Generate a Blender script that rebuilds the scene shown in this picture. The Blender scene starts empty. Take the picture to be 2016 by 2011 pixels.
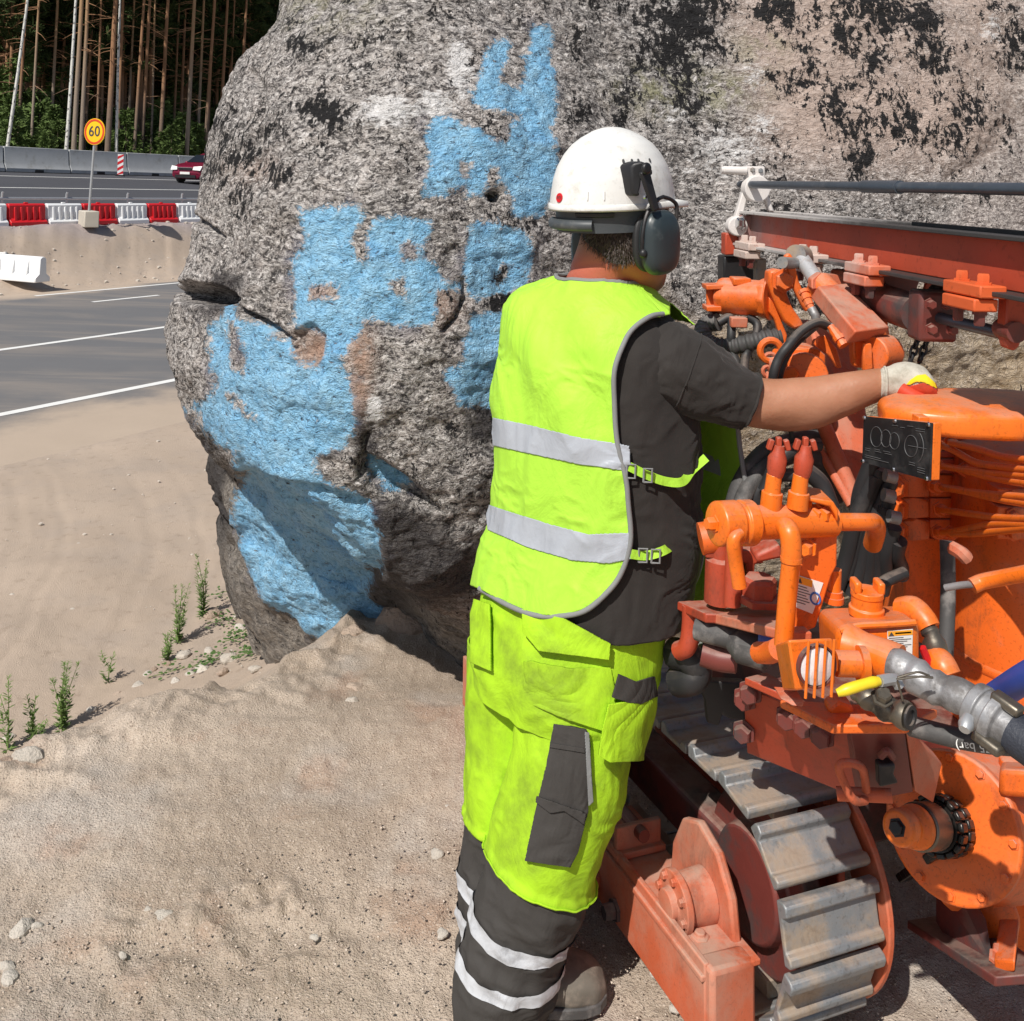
import bpy, bmesh, math, random
import numpy as np
from mathutils import Vector, Matrix

# ------------------------------------------------------------------ camera, sky, sun, exposure
SC = bpy.context.scene
F, CX, CY, EYE, ROLL = 1900.0, 1008.0, 360.0, 1.65, math.radians(2.0)
rc, rs = math.cos(ROLL), math.sin(ROLL)
cam = bpy.data.cameras.new('camera'); camo = bpy.data.objects.new('camera', cam)
SC.collection.objects.link(camo); SC.camera = camo
cam.sensor_fit = 'HORIZONTAL'; cam.sensor_width = 36.0
cam.lens = 36.0 * F / 2016.0
cam.shift_y = -(1005.5 - CY) / 2016.0
cam.clip_start = 0.05; cam.clip_end = 2000
camo.matrix_world = Matrix(((rc, -rs, 0, 0), (0, 0, -1, 0), (rs, rc, 0, EYE), (0, 0, 0, 1)))

SUN_EL = math.radians(49)
SUN_TO = Vector((0.52, 0.854, 0)).normalized()          # horizontal way the light travels
wd = bpy.data.worlds.new('World'); SC.world = wd; wd.use_nodes = True
wn = wd.node_tree.nodes; wn.clear()
wo = wn.new('ShaderNodeOutputWorld'); wb = wn.new('ShaderNodeBackground'); sk = wn.new('ShaderNodeTexSky')
sk.sky_type = 'NISHITA'; sk.sun_disc = False; sk.sun_elevation = SUN_EL
sk.sun_rotation = math.atan2(-SUN_TO.x, -SUN_TO.y)
sk.air_density = 1.0; sk.dust_density = 1.2; sk.ozone_density = 1.0
wb.inputs['Strength'].default_value = 0.072
wd.node_tree.links.new(sk.outputs[0], wb.inputs[0]); wd.node_tree.links.new(wb.outputs[0], wo.inputs[0])
sun = bpy.data.lights.new('sun', 'SUN'); suno = bpy.data.objects.new('sun', sun); SC.collection.objects.link(suno)
sun.energy = 5.0; sun.angle = math.radians(0.55); sun.color = (1.0, 0.955, 0.88)
suno.rotation_euler = Vector((SUN_TO.x * math.cos(SUN_EL), SUN_TO.y * math.cos(SUN_EL), -math.sin(SUN_EL))).to_track_quat('-Z', 'Y').to_euler()
suno.location = (-6, -5, 12)
SC.view_settings.view_transform = 'Standard'; SC.view_settings.look = 'None'
SC.view_settings.exposure = 0.02; SC.view_settings.gamma = 1.0
SC.view_settings.use_curve_mapping = False
SC.cycles.max_bounces = 6; SC.cycles.use_denoising = True

rnd = random.Random(11); nr = np.random.default_rng(5)

# ------------------------------------------------------------------ measuring helpers (photo position + distance -> place)
def T(x, y, d):
    u = (x - CX) / F; v = (CY - y) / F
    return np.array(((u * rc - v * rs) * d, d, EYE + (u * rs + v * rc) * d))
K = 2016.0 / 1932.0
def D(x, y, d): return T(x * K, y * K, d)
def T5(x, y, d): return T(1360 + x / 2.945, 300 + y / 2.945, d)
def T6(x, y, d): return T(1340 + x / 2.858, 820 + y / 2.858, d)
def T7(x, y, d): return T(1180 + x / 2.311, 1340 + y / 2.311, d)
def G(x, y, z=0.0):
    u = (x - CX) / F; v = (CY - y) / F
    d = (z - EYE) / (u * rs + v * rc)
    return T(x, y, d)
def land_hit(x, y, d0=1.2, d1=60):
    """first place where the sight line through a photo position meets the ground"""
    D_ = np.geomspace(d0, d1, 900); P = np.array([T(x, y, q) for q in D_]); z = land(P[:, 0], P[:, 1])[0]; k = int(np.argmax(P[:, 2] < z)); p = P[k].copy(); p[2] = z[k]; return p
def proj(P):
    P = np.asarray(P, float)
    u0 = P[..., 0] / P[..., 1]; v0 = (P[..., 2] - EYE) / P[..., 1]
    u = u0 * rc + v0 * rs; v = -u0 * rs + v0 * rc
    return CX + u * F, CY - v * F
def nrm(v):
    v = np.asarray(v, float); return v / (np.linalg.norm(v) + 1e-12)

# ------------------------------------------------------------------ noise in numpy
def _hash(i, j, k, s):
    h = (i * 374761393 + j * 668265263 + k * 2147483647 + s * 1274126177) & 0xffffffff
    h = ((h ^ (h >> 13)) * 1274126177) & 0xffffffff
    return (((h ^ (h >> 16)) & 0xffff) / 32767.5) - 1.0
def vnoise(P, scale=1.0, seed=0):
    P = np.asarray(P, float) * scale
    I = np.floor(P).astype(np.int64); f = P - I; f = f * f * f * (f * (f * 6 - 15) + 10)
    out = 0
    for dx in (0, 1):
        for dy in (0, 1):
            for dz in (0, 1):
                w = (f[..., 0] if dx else 1 - f[..., 0]) * (f[..., 1] if dy else 1 - f[..., 1]) * (f[..., 2] if dz else 1 - f[..., 2])
                out = out + w * _hash(I[..., 0] + dx, I[..., 1] + dy, I[..., 2] + dz, seed)
    return out
def fbm(P, scale=1.0, octs=4, seed=0, gain=0.5):
    a = 1.0; o = 0
    for k in range(octs):
        o = o + a * vnoise(P, scale * 2.03 ** k, seed + k * 17); a *= gain
    return o
def ridge(P, scale=1.0, octs=3, seed=0):
    a = 1.0; o = 0
    for k in range(octs):
        o = o + a * (1 - 2 * np.abs(vnoise(P, scale * 2.1 ** k, seed + k * 31))); a *= 0.5
    return o
def sstep(a, b, x):
    t = np.clip((x - a) / (b - a), 0, 1); return t * t * (3 - 2 * t)
def sdpoly(px, py, poly):
    """signed distance to a closed outline, negative inside"""
    poly = np.asarray(poly, float); d = np.full(px.shape, 1e18); ins = np.zeros(px.shape, bool)
    n = len(poly)
    for i in range(n):
        ax, ay = poly[i]; bx, by = poly[(i + 1) % n]
        ex, ey = bx - ax, by - ay
        t = np.clip(((px - ax) * ex + (py - ay) * ey) / (ex * ex + ey * ey + 1e-12), 0, 1)
        d = np.minimum(d, (px - ax - t * ex) ** 2 + (py - ay - t * ey) ** 2)
        c = (ay > py) != (by > py)
        xi = ax + (py - ay) * ex / (ey if abs(ey) > 1e-12 else 1e-12)
        ins ^= c & (px < xi)
    d = np.sqrt(d); return np.where(ins, -d, d)
def cr(pts, n=8):
    """smooth curve through points"""
    p = [np.asarray(q, float) for q in pts]
    p = [2 * p[0] - p[1]] + p + [2 * p[-1] - p[-2]]
    out = []
    for i in range(1, len(p) - 2):
        for k in range(n):
            t = k / n
            out.append(0.5 * (2 * p[i] + (p[i + 1] - p[i - 1]) * t + (2 * p[i - 1] - 5 * p[i] + 4 * p[i + 1] - p[i + 2]) * t * t
                              + (3 * p[i] - p[i - 1] - 3 * p[i + 1] + p[i + 2]) * t ** 3))
    out.append(p[-2]); return out

# ------------------------------------------------------------------ mesh builder
class MB:
    def __init__(s): s.v = []; s.f = []
    def add(s, V, Fc):
        o = len(s.v); s.v.extend([tuple(map(float, q)) for q in V]); s.f.extend([tuple(i + o for i in f) for f in Fc]); return s
    def box(s, c, dims, ax=(1, 0, 0), ay=(0, 1, 0), az=None):
        c = np.asarray(c, float); ax = nrm(ax); ay = nrm(np.asarray(ay, float) - ax * np.dot(ax, ay))
        az = np.cross(ax, ay) if az is None else nrm(az)
        h = [d / 2 for d in dims]
        V = [c + ax * h[0] * i + ay * h[1] * j + az * h[2] * k for k in (-1, 1) for j in (-1, 1) for i in (-1, 1)]
        return s.add(V, [(0, 2, 3, 1), (4, 5, 7, 6), (0, 1, 5, 4), (2, 6, 7, 3), (0, 4, 6, 2), (1, 3, 7, 5)])
    def hexa(s, lo, hi):
        """two quads (same order) joined"""
        return s.add(list(lo) + list(hi), [(3, 2, 1, 0), (4, 5, 6, 7), (0, 1, 5, 4), (1, 2, 6, 5), (2, 3, 7, 6), (3, 0, 4, 7)])
    def prism(s, poly, ext):
        poly = [np.asarray(p, float) for p in poly]; ext = np.asarray(ext, float); n = len(poly)
        V = poly + [p + ext for p in poly]
        Fc = [tuple(range(n - 1, -1, -1)), tuple(range(n, 2 * n))] + [(i, (i + 1) % n, (i + 1) % n + n, i + n) for i in range(n)]
        return s.add(V, Fc)
    def tube(s, path, r, n=12, caps=True):
        path = [np.asarray(p, float) for p in path]; m = len(path)
        R = [r] * m if np.isscalar(r) else list(r)
        if len(R) != m: R = list(np.interp(np.linspace(0, 1, m), np.linspace(0, 1, len(R)), R))
        tg = [nrm(path[min(i + 1, m - 1)] - path[max(i - 1, 0)]) for i in range(m)]
        ref = np.array((0, 0, 1.0)) if abs(tg[0][2]) < 0.9 else np.array((1.0, 0, 0))
        a = nrm(np.cross(tg[0], ref)); V = []
        for i in range(m):
            a = nrm(a - tg[i] * np.dot(a, tg[i])); b = np.cross(tg[i], a)
            for k in range(n):
                t = 2 * math.pi * k / n; V.append(path[i] + (a * math.cos(t) + b * math.sin(t)) * R[i])
        Fc = [(i * n + k, i * n + (k + 1) % n, (i + 1) * n + (k + 1) % n, (i + 1) * n + k) for i in range(m - 1) for k in range(n)]
        if caps: Fc += [tuple(range(n - 1, -1, -1)), tuple((m - 1) * n + k for k in range(n))]
        return s.add(V, Fc)
    def lathe(s, prof, o, axis, n=24, ref=None, sx=1.0, sy=1.0):
        """prof = [(height, radius)] along axis from o"""
        o = np.asarray(o, float); ax = nrm(axis)
        rf = np.asarray(ref, float) if ref is not None else (np.array((0, 0, 1.0)) if abs(ax[2]) < 0.9 else np.array((1.0, 0, 0)))
        a = nrm(rf - ax * np.dot(rf, ax)); b = np.cross(ax, a); V = []
        for h, r in prof:
            for k in range(n):
                t = 2 * math.pi * k / n; V.append(o + ax * h + (a * math.cos(t) * sx + b * math.sin(t) * sy) * max(r, 1e-5))
        m = len(prof)
        Fc = [(i * n + k, i * n + (k + 1) % n, (i + 1) * n + (k + 1) % n, (i + 1) * n + k) for i in range(m - 1) for k in range(n)]
        Fc += [tuple(range(n - 1, -1, -1)), tuple((m - 1) * n + k for k in range(n))]
        return s.add(V, Fc)
    def bolt(s, o, axis, r, h):
        return s.lathe([(0, r * 1.35), (h * .25, r * 1.35), (h * .25, r), (h * .85, r), (h, r * .85)], o, axis, 6)
    def grid(s, P, wrap=False):
        P = np.asarray(P); m, n = P.shape[:2]; o = len(s.v)
        s.v.extend(map(tuple, P.reshape(-1, 3).tolist()))
        nn = n if wrap else n - 1
        for i in range(m - 1):
            a = o + i * n; b = a + n
            s.f.extend([(a + k, a + (k + 1) % n, b + (k + 1) % n, b + k) for k in range(nn)])
        return s
    def ball(s, c, r, n=10, sc=(1, 1, 1)):
        c = np.asarray(c, float); V = []; m = max(4, n // 2 + 1)
        for i in range(m):
            ph = math.pi * (i + .02) / (m - 1 + .04)
            for k in range(n):
                t = 2 * math.pi * k / n
                V.append(c + np.array((math.sin(ph) * math.cos(t) * sc[0], math.sin(ph) * math.sin(t) * sc[1], math.cos(ph) * sc[2])) * r)
        Fc = [(i * n + k, (i + 1) * n + k, (i + 1) * n + (k + 1) % n, i * n + (k + 1) % n) for i in range(m - 1) for k in range(n)]
        return s.add(V, Fc)
    def mesh(s, name, mat=None, smooth=40):
        me = bpy.data.meshes.new(name); me.from_pydata(s.v, [], s.f)
        if mat: me.materials.append(mat)
        if smooth:
            me.polygons.foreach_set('use_smooth', np.ones(len(me.polygons), bool))
            me.set_sharp_from_angle(angle=math.radians(smooth))
        me.update(); return me

_loc = {}
def world_of(p):
    return _loc.get(p.name, Matrix.Identity(4))
def put(name, me, parent=None, bevel=0, seg=2):
    o = bpy.data.objects.new(name, me); SC.collection.objects.link(o)
    while parent is not None and parent.parent is not None and parent.parent.parent is not None: parent = parent.parent   # thing > part > sub-part, no deeper
    if parent is not None:
        o.parent = parent; o.matrix_parent_inverse = world_of(parent).inverted()
    _loc[o.name] = Matrix.Identity(4)
    if bevel:
        b = o.modifiers.new('bevel', 'BEVEL'); b.width = bevel; b.segments = seg; b.limit_method = 'ANGLE'; b.angle_limit = math.radians(35)
        b.harden_normals = False
    return o
def part(name, mb, mat, parent=None, smooth=40, bevel=0, seg=2):
    return put(name, mb.mesh(name, mat, smooth), parent, bevel, seg)
def tag(o, label=None, cat=None, group=None, kind=None):
    if label: o['label'] = label
    if cat: o['category'] = cat
    if group: o['group'] = group
    if kind: o['kind'] = kind
    return o
def thing(name, label, cat, loc=(0, 0, 0), group=None):
    o = bpy.data.objects.new(name, None); SC.collection.objects.link(o)
    o.location = tuple(float(q) for q in loc); o.empty_display_size = .1
    _loc[o.name] = Matrix.Translation(o.location)
    return tag(o, label, cat, group)
def copy_part(src, parent, mw):
    """another piece sharing src's mesh, moved by mw (world matrix)"""
    c = src.copy(); SC.collection.objects.link(c); c.parent = parent
    if parent is not None: c.matrix_parent_inverse = world_of(parent).inverted()
    c.matrix_basis = mw; _loc[c.name] = mw; return c
def frame(o, x, y, z=None):
    x = nrm(x); y = nrm(np.asarray(y, float) - x * np.dot(x, y)); z = np.cross(x, y)
    return Matrix(((x[0], y[0], z[0], o[0]), (x[1], y[1], z[1], o[1]), (x[2], y[2], z[2], o[2]), (0, 0, 0, 1)))

# ------------------------------------------------------------------ materials
class NT:
    def __init__(s, name):
        s.m = bpy.data.materials.new(name); s.m.use_nodes = True; s.t = s.m.node_tree; s.t.nodes.clear()
        s.out = s.n('ShaderNodeOutputMaterial'); s.b = s.n('ShaderNodeBsdfPrincipled')
        s.l(s.b.outputs[0], s.out.inputs[0]); s.tc = s.n('ShaderNodeTexCoord').outputs['Object']
    def n(s, t, **kw):
        x = s.t.nodes.new(t)
        for k, v in kw.items(): setattr(x, k, v)
        return x
    def l(s, a, b): s.t.links.new(a, b)
    def set(s, sock, v):
        if hasattr(v, 'is_output'): s.l(v, sock)
        elif isinstance(v, (tuple, list)) and len(v) == 3 and sock.type == 'RGBA': sock.default_value = (*v, 1)
        else: sock.default_value = v
    def map(s, scale=(1, 1, 1), rot=(0, 0, 0), vec=None):
        x = s.n('ShaderNodeMapping'); x.inputs['Scale'].default_value = scale; x.inputs['Rotation'].default_value = rot
        s.l(vec or s.tc, x.inputs[0]); return x.outputs[0]
    def noise(s, scale, detail=4, rough=.55, vec=None, dist=0, col=False):
        x = s.n('ShaderNodeTexNoise'); x.inputs['Scale'].default_value = scale; x.inputs['Detail'].default_value = detail
        x.inputs['Roughness'].default_value = rough; x.inputs['Distortion'].default_value = dist
        s.l(vec or s.tc, x.inputs['Vector']); return x.outputs[1 if col else 0]
    def vor(s, scale, feat='F1', vec=None, out='Distance', rand=1.0):
        x = s.n('ShaderNodeTexVoronoi'); x.feature = feat; x.inputs['Scale'].default_value = scale
        x.inputs['Randomness'].default_value = rand
        s.l(vec or s.tc, x.inputs['Vector']); return x.outputs[out]
    def ramp(s, fac, a, b, ca=0.0, cb=1.0):
        """smooth remap of fac from [a,b] to [ca,cb]"""
        x = s.n('ShaderNodeMapRange'); x.interpolation_type = 'SMOOTHSTEP'
        s.l(fac, x.inputs[0]); x.inputs[1].default_value = a; x.inputs[2].default_value = b
        x.inputs[3].default_value = ca; x.inputs[4].default_value = cb; return x.outputs[0]
    def mix(s, fac, a, b, mode='MIX'):
        x = s.n('ShaderNodeMix'); x.data_type = 'RGBA'; x.blend_type = mode
        s.set(x.inputs[0], fac); s.set(x.inputs[6], a); s.set(x.inputs[7], b); return x.outputs[2]
    def math(s, op, a, b=0.0, clamp=False):
        x = s.n('ShaderNodeMath'); x.operation = op; x.use_clamp = clamp
        s.set(x.inputs[0], a); s.set(x.inputs[1], b); return x.outputs[0]
    def attr(s, name, out='Fac'):
        x = s.n('ShaderNodeAttribute'); x.attribute_name = name; return x.outputs[out]
    def bump(s, h, strength=.3, dist=.01, nin=None):
        x = s.n('ShaderNodeBump'); x.inputs['Strength'].default_value = strength; x.inputs['Distance'].default_value = dist
        s.l(h, x.inputs['Height'])
        if nin is not None: s.l(nin, x.inputs['Normal'])
        return x.outputs[0]
    def done(s, col, rough=.6, metal=0.0, normal=None, spec=.5, **kw):
        s.set(s.b.inputs['Base Color'], col); s.set(s.b.inputs['Roughness'], rough); s.set(s.b.inputs['Metallic'], metal)
        s.b.inputs['Specular IOR Level'].default_value = spec
        if normal is not None: s.l(normal, s.b.inputs['Normal'])
        for k, v in kw.items(): s.set(s.b.inputs[k], v)
        return s.m
def sc3(c, k): return tuple(min(1.0, q * k) for q in c)
def simple(name, col, rough=.5, metal=0.0, var=.18, vs=9, dirt=None, dscale=6, dlo=.5, dhi=.72, fine=0.0, fs=160, bump=.15, bs=90, spec=.5, dmax=1.0, blotch=0.0, settle=0.0, **kw):
    t = NT(name); n1 = t.noise(vs, 5)
    c = t.mix(n1, sc3(col, 1 - var), sc3(col, 1 + var))
    if fine: c = t.mix(t.ramp(t.noise(fs, 3), .55, .7, 0, fine), c, sc3(col, .35))
    r = rough
    if dirt:
        dm = t.ramp(t.noise(dscale, 8, .68), dlo, dhi, 0, dmax); c = t.mix(dm, c, dirt); r = t.math('ADD', t.math('MULTIPLY', dm, .3), rough, True)
    if blotch:  # blackish grime scattered over paint and steel
        gm_ = t.ramp(t.noise(dscale * 2.3, 9, .75, t.map((1, 1, .55)), .4), .50, .72, 0, blotch); c = t.mix(gm_, c, (.055, .036, .026))
    if settle:      # rock dust lying on faces that look up
        gn = t.n('ShaderNodeNewGeometry'); sz = t.n('ShaderNodeSeparateXYZ'); t.l(gn.outputs['True Normal'], sz.inputs[0])
        sm_ = t.math('MULTIPLY', t.ramp(sz.outputs[2], .35, .95, 0, settle), t.ramp(t.noise(16, 6, .7), .33, .62), True); c = t.mix(sm_, c, (.40, .31, .25)); r = t.math('ADD', t.math('MULTIPLY', sm_, .35), r, True)
    nn = t.bump(t.noise(bs, 4), bump, .002) if bump else None
    return t.done(c, r, metal, nn, spec, **kw)
# ------------------------------------------------------------------ palette
DUST = (0.42, 0.31, 0.235)
m_orange = simple('orange_paint', (0.74, 0.130, 0.014), .45, 0, .18, 7, DUST, 6, .50, .80, .45, 200, .2, 60, dmax=.5, blotch=0.5, settle=0.6)
m_orange_dusty = simple('dusty_orange_paint', (0.55, 0.108, 0.040), .62, 0, .16, 9, DUST, 4, .40, .72, .35, 220, .2, 60, dmax=.55, blotch=0.5, settle=0.5)
m_orange_clean = simple('fresh_orange_paint', (0.80, 0.165, 0.012), .36, 0, .14, 9, (.36, .17, .09), 9, .52, .82, .4, 170, .14, 70, dmax=.6, blotch=0.38, settle=0.4)
m_red = simple('red_paint_with_shade', (0.42, 0.058, 0.024), .5, 0, .18, 7, (0.20, .14, .13), 5, .52, .8, .3, 180, .15, 80, dmax=.7, blotch=0.5, settle=0.65)  # red paint, base deepened so rig parts look shaded; the shade is in the colour
m_darkred = simple('dark_oily_red_paint', (0.16, 0.035, 0.028), .45, 0, .25, 8, (0.05, .045, .045), 7, .45, .7, 0, 100, .2, 90, settle=0.4)
m_steel = simple('worn_track_steel', (0.25, 0.265, 0.28), .5, .45, .2, 10, (0.40, .31, .225), 8, .43, .66, .45, 120, .4, 90, dmax=.9, blotch=.45, settle=0.55)
m_rubber = simple('black_rubber', (0.022, 0.022, 0.024), .55, 0, .3, 12, (0.22, .19, .17), 7, .58, .85, 0, 1, .1, 200, dmax=.45, settle=0.35)
m_rubberdusty = simple('dusty_rubber', (0.06, 0.058, 0.058), .65, 0, .3, 10, (0.36, .33, .31), 9, .46, .7, 0, 1, .2, 160, dmax=.75)
m_black = simple('black_metal', (0.018, 0.018, 0.02), .45, .2, .3, 10, (0.12, .10, .09), 9, .55, .8, 0, 1, .1, 120, dmax=.5)
m_grease = simple('greasy_chain_steel', (0.035, 0.032, 0.03), .3, .6, .4, 30, None, bump=.3, bs=150)
m_whitedust = simple('rock_dust_coating', (0.62, 0.585, 0.565), .85, 0, .12, 14, (0.36, .30, .28), 11, .55, .75, 0, 1, .25, 120, dmax=.7)
m_drillrod = simple('drill_rod_steel', (0.10, 0.12, 0.15), .38, .6, .25, 9, (0.34, .33, .33), 7, .52, .75, 0, 1, .12, 120, dmax=.6)
m_chrome = simple('bright_steel', (0.62, 0.63, 0.65), .24, 1.0, .1, 12, (0.3, .28, .26), 14, .55, .75, 0, 1, .06, 120, dmax=.5)
m_silver = simple('silver_tape', (0.36, 0.36, 0.37), .46, .45, .25, 18, (0.12, .11, .105), 17, .42, .62, 0, 1, .8, 45, dmax=.85)
m_brass = simple('dull_plated_steel', (0.20, 0.175, 0.14), .42, .8, .25, 20, (0.07, .065, .06), 18, .45, .7, 0, 1, .2, 120)
m_yellow = simple('yellow_plastic', (0.75, 0.56, 0.02), .4, 0, .1, 20, (0.3, .24, .08), 20, .6, .8, 0, 1, .05, 100)
m_blue_hose = simple('blue_hose_rubber', (0.03, 0.07, 0.34), .45, 0, .12, 12, None, bump=.1, bs=150)
m_panel = simple('black_anodised_plate', (0.020, 0.020, 0.023), .4, .3, .25, 14, (0.06, .06, .06), 10, .5, .7, 0, 1, .05, 150)
m_engrave = simple('engraved_line', (0.075, 0.075, 0.078), .6, 0, .3, 60, None, bump=0)
m_sticker = simple('sticker_white', (0.72, 0.72, 0.70), .5, 0, .06, 20, (0.5, .42, .36), 14, .58, .8, 0, 1, 0)
m_stick_or = simple('sticker_orange', (0.85, 0.36, 0.02), .5, 0, .05, 20, None, bump=0)
m_stick_ink = simple('sticker_ink', (0.06, 0.06, 0.06), .6, 0, .1, 20, None, bump=0)
m_stick_blue = simple('sticker_blue', (0.04, 0.13, 0.42), .6, 0, .1, 20, None, bump=0)
m_conc = simple('concrete_barrier', (0.40, 0.41, 0.42), .85, 0, .12, 3, (0.30, .30, .29), 2, .5, .7, .15, 60, .2, 60)
m_concblock = simple('concrete_block', (0.50, 0.46, 0.39), .85, 0, .1, 4, None, bump=.2)
m_plred = simple('red_barrier_plastic', (0.56, 0.012, 0.018), .42, 0, .12, 5, (0.35, .12, .1), 4, .6, .85, bump=0, dmax=.5)
m_plwhite = simple('white_barrier_plastic', (0.74, 0.75, 0.76), .45, 0, .06, 5, (0.5, .45, .4), 4, .6, .9, bump=0, dmax=.5)
m_galv = simple('galvanised_steel', (0.50, 0.51, 0.52), .45, .6, .1, 8, None, bump=0)
m_signy = simple('sign_yellow', (0.90, 0.52, 0.012), .4, 0, .03, 5, None, bump=0)
m_signr = simple('sign_red', (0.62, 0.06, 0.02), .4, 0, .03, 5, None, bump=0)
m_line = simple('road_marking', (0.74, 0.74, 0.72), .7, 0, .1, 6, (0.35, .34, .33), 9, .58, .8, bump=0, dmax=.6)

# ------------------------------------------------------------------ the lie of the land
RD = np.array((0.5, 0.866)); RN = np.array((-0.866, 0.5))          # along the roads, away across them
def along(s, t, z): return np.array((RN[0] * s + RD[0] * t, RN[1] * s + RD[1] * t, z))
MOUND = [(-1.60, 2.2), (-1.40, 2.66), (-1.06, 3.02), (-.80, 3.24), (-.62, 3.7), (-.35, 4.6), (1, 6.8), (5, 9), (11, 6), (11, -8), (-9, -8), (-5, 0), (-2.5, 1.2)]
def land_s(s):
    return np.interp(s, [-60, 8, 8.2, 18.9, 19.4, 20.2, 21.0, 23.2, 24.6, 25, 41, 44, 60, 120, 400], [-1.0, -1.0, -1.03, -1.03, -1.0, -.62, .20, .26, .40, .44, 1.40, 1.5, 1.9, 2.6, 4.5])
def land(X, Y):
    X = np.asarray(X, float); Y = np.asarray(Y, float)
    s = RN[0] * X + RN[1] * Y
    low = land_s(s)
    md = sdpoly(X, Y, MOUND)
    t = np.clip((md + .06) / 1.75, 0, 1); z = low * (1 - (1 - t) ** 1.9) * sstep(0, .10, t) 
    z = z - .095 * sstep(2.85, 3.5, Y) * sstep(5.5, 4.5, Y) * sstep(-1.3, -.9, X) * sstep(.9, .3, X) * (1 - np.clip(t * 4, 0, 1))      # hollow at the boulder's foot
    return z, s, md
# ------------------------------------------------------------------ ground sheet
def build_ground():
    ang = np.radians(np.concatenate([np.linspace(-180, -42, 24)[:-1], np.linspace(-42, 36, 560), np.linspace(36, 180, 24)[1:]]))
    rad = np.concatenate([[0.05], np.geomspace(.5, 1.2, 14)[:-1], np.geomspace(1.2, 7.5, 330)[:-1], np.geomspace(7.5, 45, 130)[:-1], np.geomspace(45, 900, 26)])
    A, R = np.meshgrid(ang, rad)
    X = np.sin(A) * R; Y = np.cos(A) * R
    z, s, md = land(X, Y)
    P = np.stack([X, Y, np.zeros_like(X)], -1)
    near = np.clip(1 - R / 9, 0, 1); mid = (R < 60)
    rise = sstep(.3, 1.2, np.where(md < .4, 1.0, 0.0))
    z = z + fbm(P, 1.1, 3, 3) * .022 * mid * np.where((s > 8) & (s < 19), .15, 1) * np.where((s > 24.4) & (s < 41.5), 0, 1) + fbm(P, 7, 3, 9) * .007 * near
    z = z + (ridge(P, 16, 2, 21) * .0035 + vnoise(P, 60, 4) * .003) * near
    z = z + (fbm(P, 2.2, 4, 15) * .045 + ridge(P, 5, 2, 16) * .012) * ((s > 19.2) & (s < 24.2)) * np.exp(-((s - 20.9) / 1.6) ** 2)
    z = z + (ridge(P, 6, 3, 61) * .018 + fbm(P, 14, 2, 62) * .012) * np.exp(-((md + .02) / .22) ** 2) * (R < 8)
    # scuffed prints in the sand beside the worker
    for (gx, gy, rr) in ((470, 1790, .10), (560, 1830, .12), (300, 1860, .10), (520, 1760, .07)):
        g = G(gx, gy); q = np.hypot(X - g[0], (Y - g[1]) * 1.6) / rr
        z = z + np.exp(-(q - 1) ** 2 * 9) * .010 * (0.6 + fbm(P, 22, 2, 7)) - np.exp(-q * q * 1.6) * .010
    # curved tyre tracks on the low sand
    low = (md > .9) & (s < 8.4) & (R < 30)
    for c, r0, w in (((-9.5, 4.2), 6.6, .05), ((-9.5, 4.2), 6.9, .04), ((-9.3, 4.4), 7.25, .05), ((-9.2, 4.3), 7.55, .04), ((-8.6, 4.0), 5.2, .05), ((-8.6, 4.0), 5.5, .04)):
        q = np.abs(np.hypot(X - c[0], Y - c[1]) - r0 + fbm(P, 1.5, 2, 5) * .05) / w
        z = z - np.where(low, np.exp(-q * q) * .0035 - np.exp(-(q - 1.6) ** 2 * 2) * .0012, 0)
    # lip of earth against the boulder's foot
    g1 = G(700, 1262); q = np.hypot(X - g1[0], (Y - g1[1] - .05) * 1.5) / .26
    z = z + np.exp(-q * q) * .012
    g1 = G(830, 1255); q = np.hypot(X - g1[0], (Y - g1[1] - .1) * 1.3) / .3
    z = z + np.exp(-q * q) * .008
    mb = MB(); mb.grid(np.stack([X, Y, z], -1), wrap=False)
    me = mb.mesh('ground', None, 0)
    me.polygons.foreach_set('use_smooth', np.ones(len(me.polygons), bool))
    mound = 1 - sstep(-.15, .9, md)
    grav = sstep(20.6, 21.2, s + fbm(P, .8, 2, 3) * .3) * (1 - sstep(24.6, 25, s))
    soil = np.clip(sstep(18.2, 19, s) * (1 - sstep(19.4, 20.3, s)) * sstep(-11, -12.6, X + fbm(P, .6, 2, 8) * .8) + 0, 0, 1)
    wood = sstep(41.5, 43, s)
    for nm, a in (('mound', mound), ('gravel', grav), ('soil', soil), ('wood', wood)):
        at = me.attributes.new(nm, 'FLOAT', 'POINT'); at.data.foreach_set('value', a.ravel().astype(np.float32))
    t = NT('sandy_ground')
    big = t.noise(.9, 5, .6); fine = t.noise(55, 6, .7); gr = t.noise(190, 3, .6)
    c = t.mix(big, (.40, .315, .245), (.50, .405, .325))
    c = t.mix(t.ramp(t.noise(2.3, 5, .6), .45, .68, 0, .55), c, (.40, .33, .275))
    cm = t.mix(t.ramp(big, .35, .65), (.365, .29, .225), (.51, .42, .338))
    cm = t.mix(t.ramp(t.noise(1.5, 4, .6), .50, .66, 0, .7), cm, (.47, .42, .375))
    cm = t.mix(t.ramp(t.noise(3.1, 4, .6), .54, .70, 0, .55), cm, (.36, .22, .15))
    cm = t.mix(t.ramp(fine, .50, .72, 0, .45), cm, (.25, .18, .135))
    vc = t.vor(130, out='Color'); vd = t.vor(130)
    sep = t.n('ShaderNodeSeparateColor'); t.l(vc, sep.inputs[0])
    cm = t.mix(t.math('MULTIPLY', t.ramp(sep.outputs[0], .80, .86, 0, .6), t.ramp(vd, .5, .3), True), cm, (.58, .49, .41))
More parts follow.
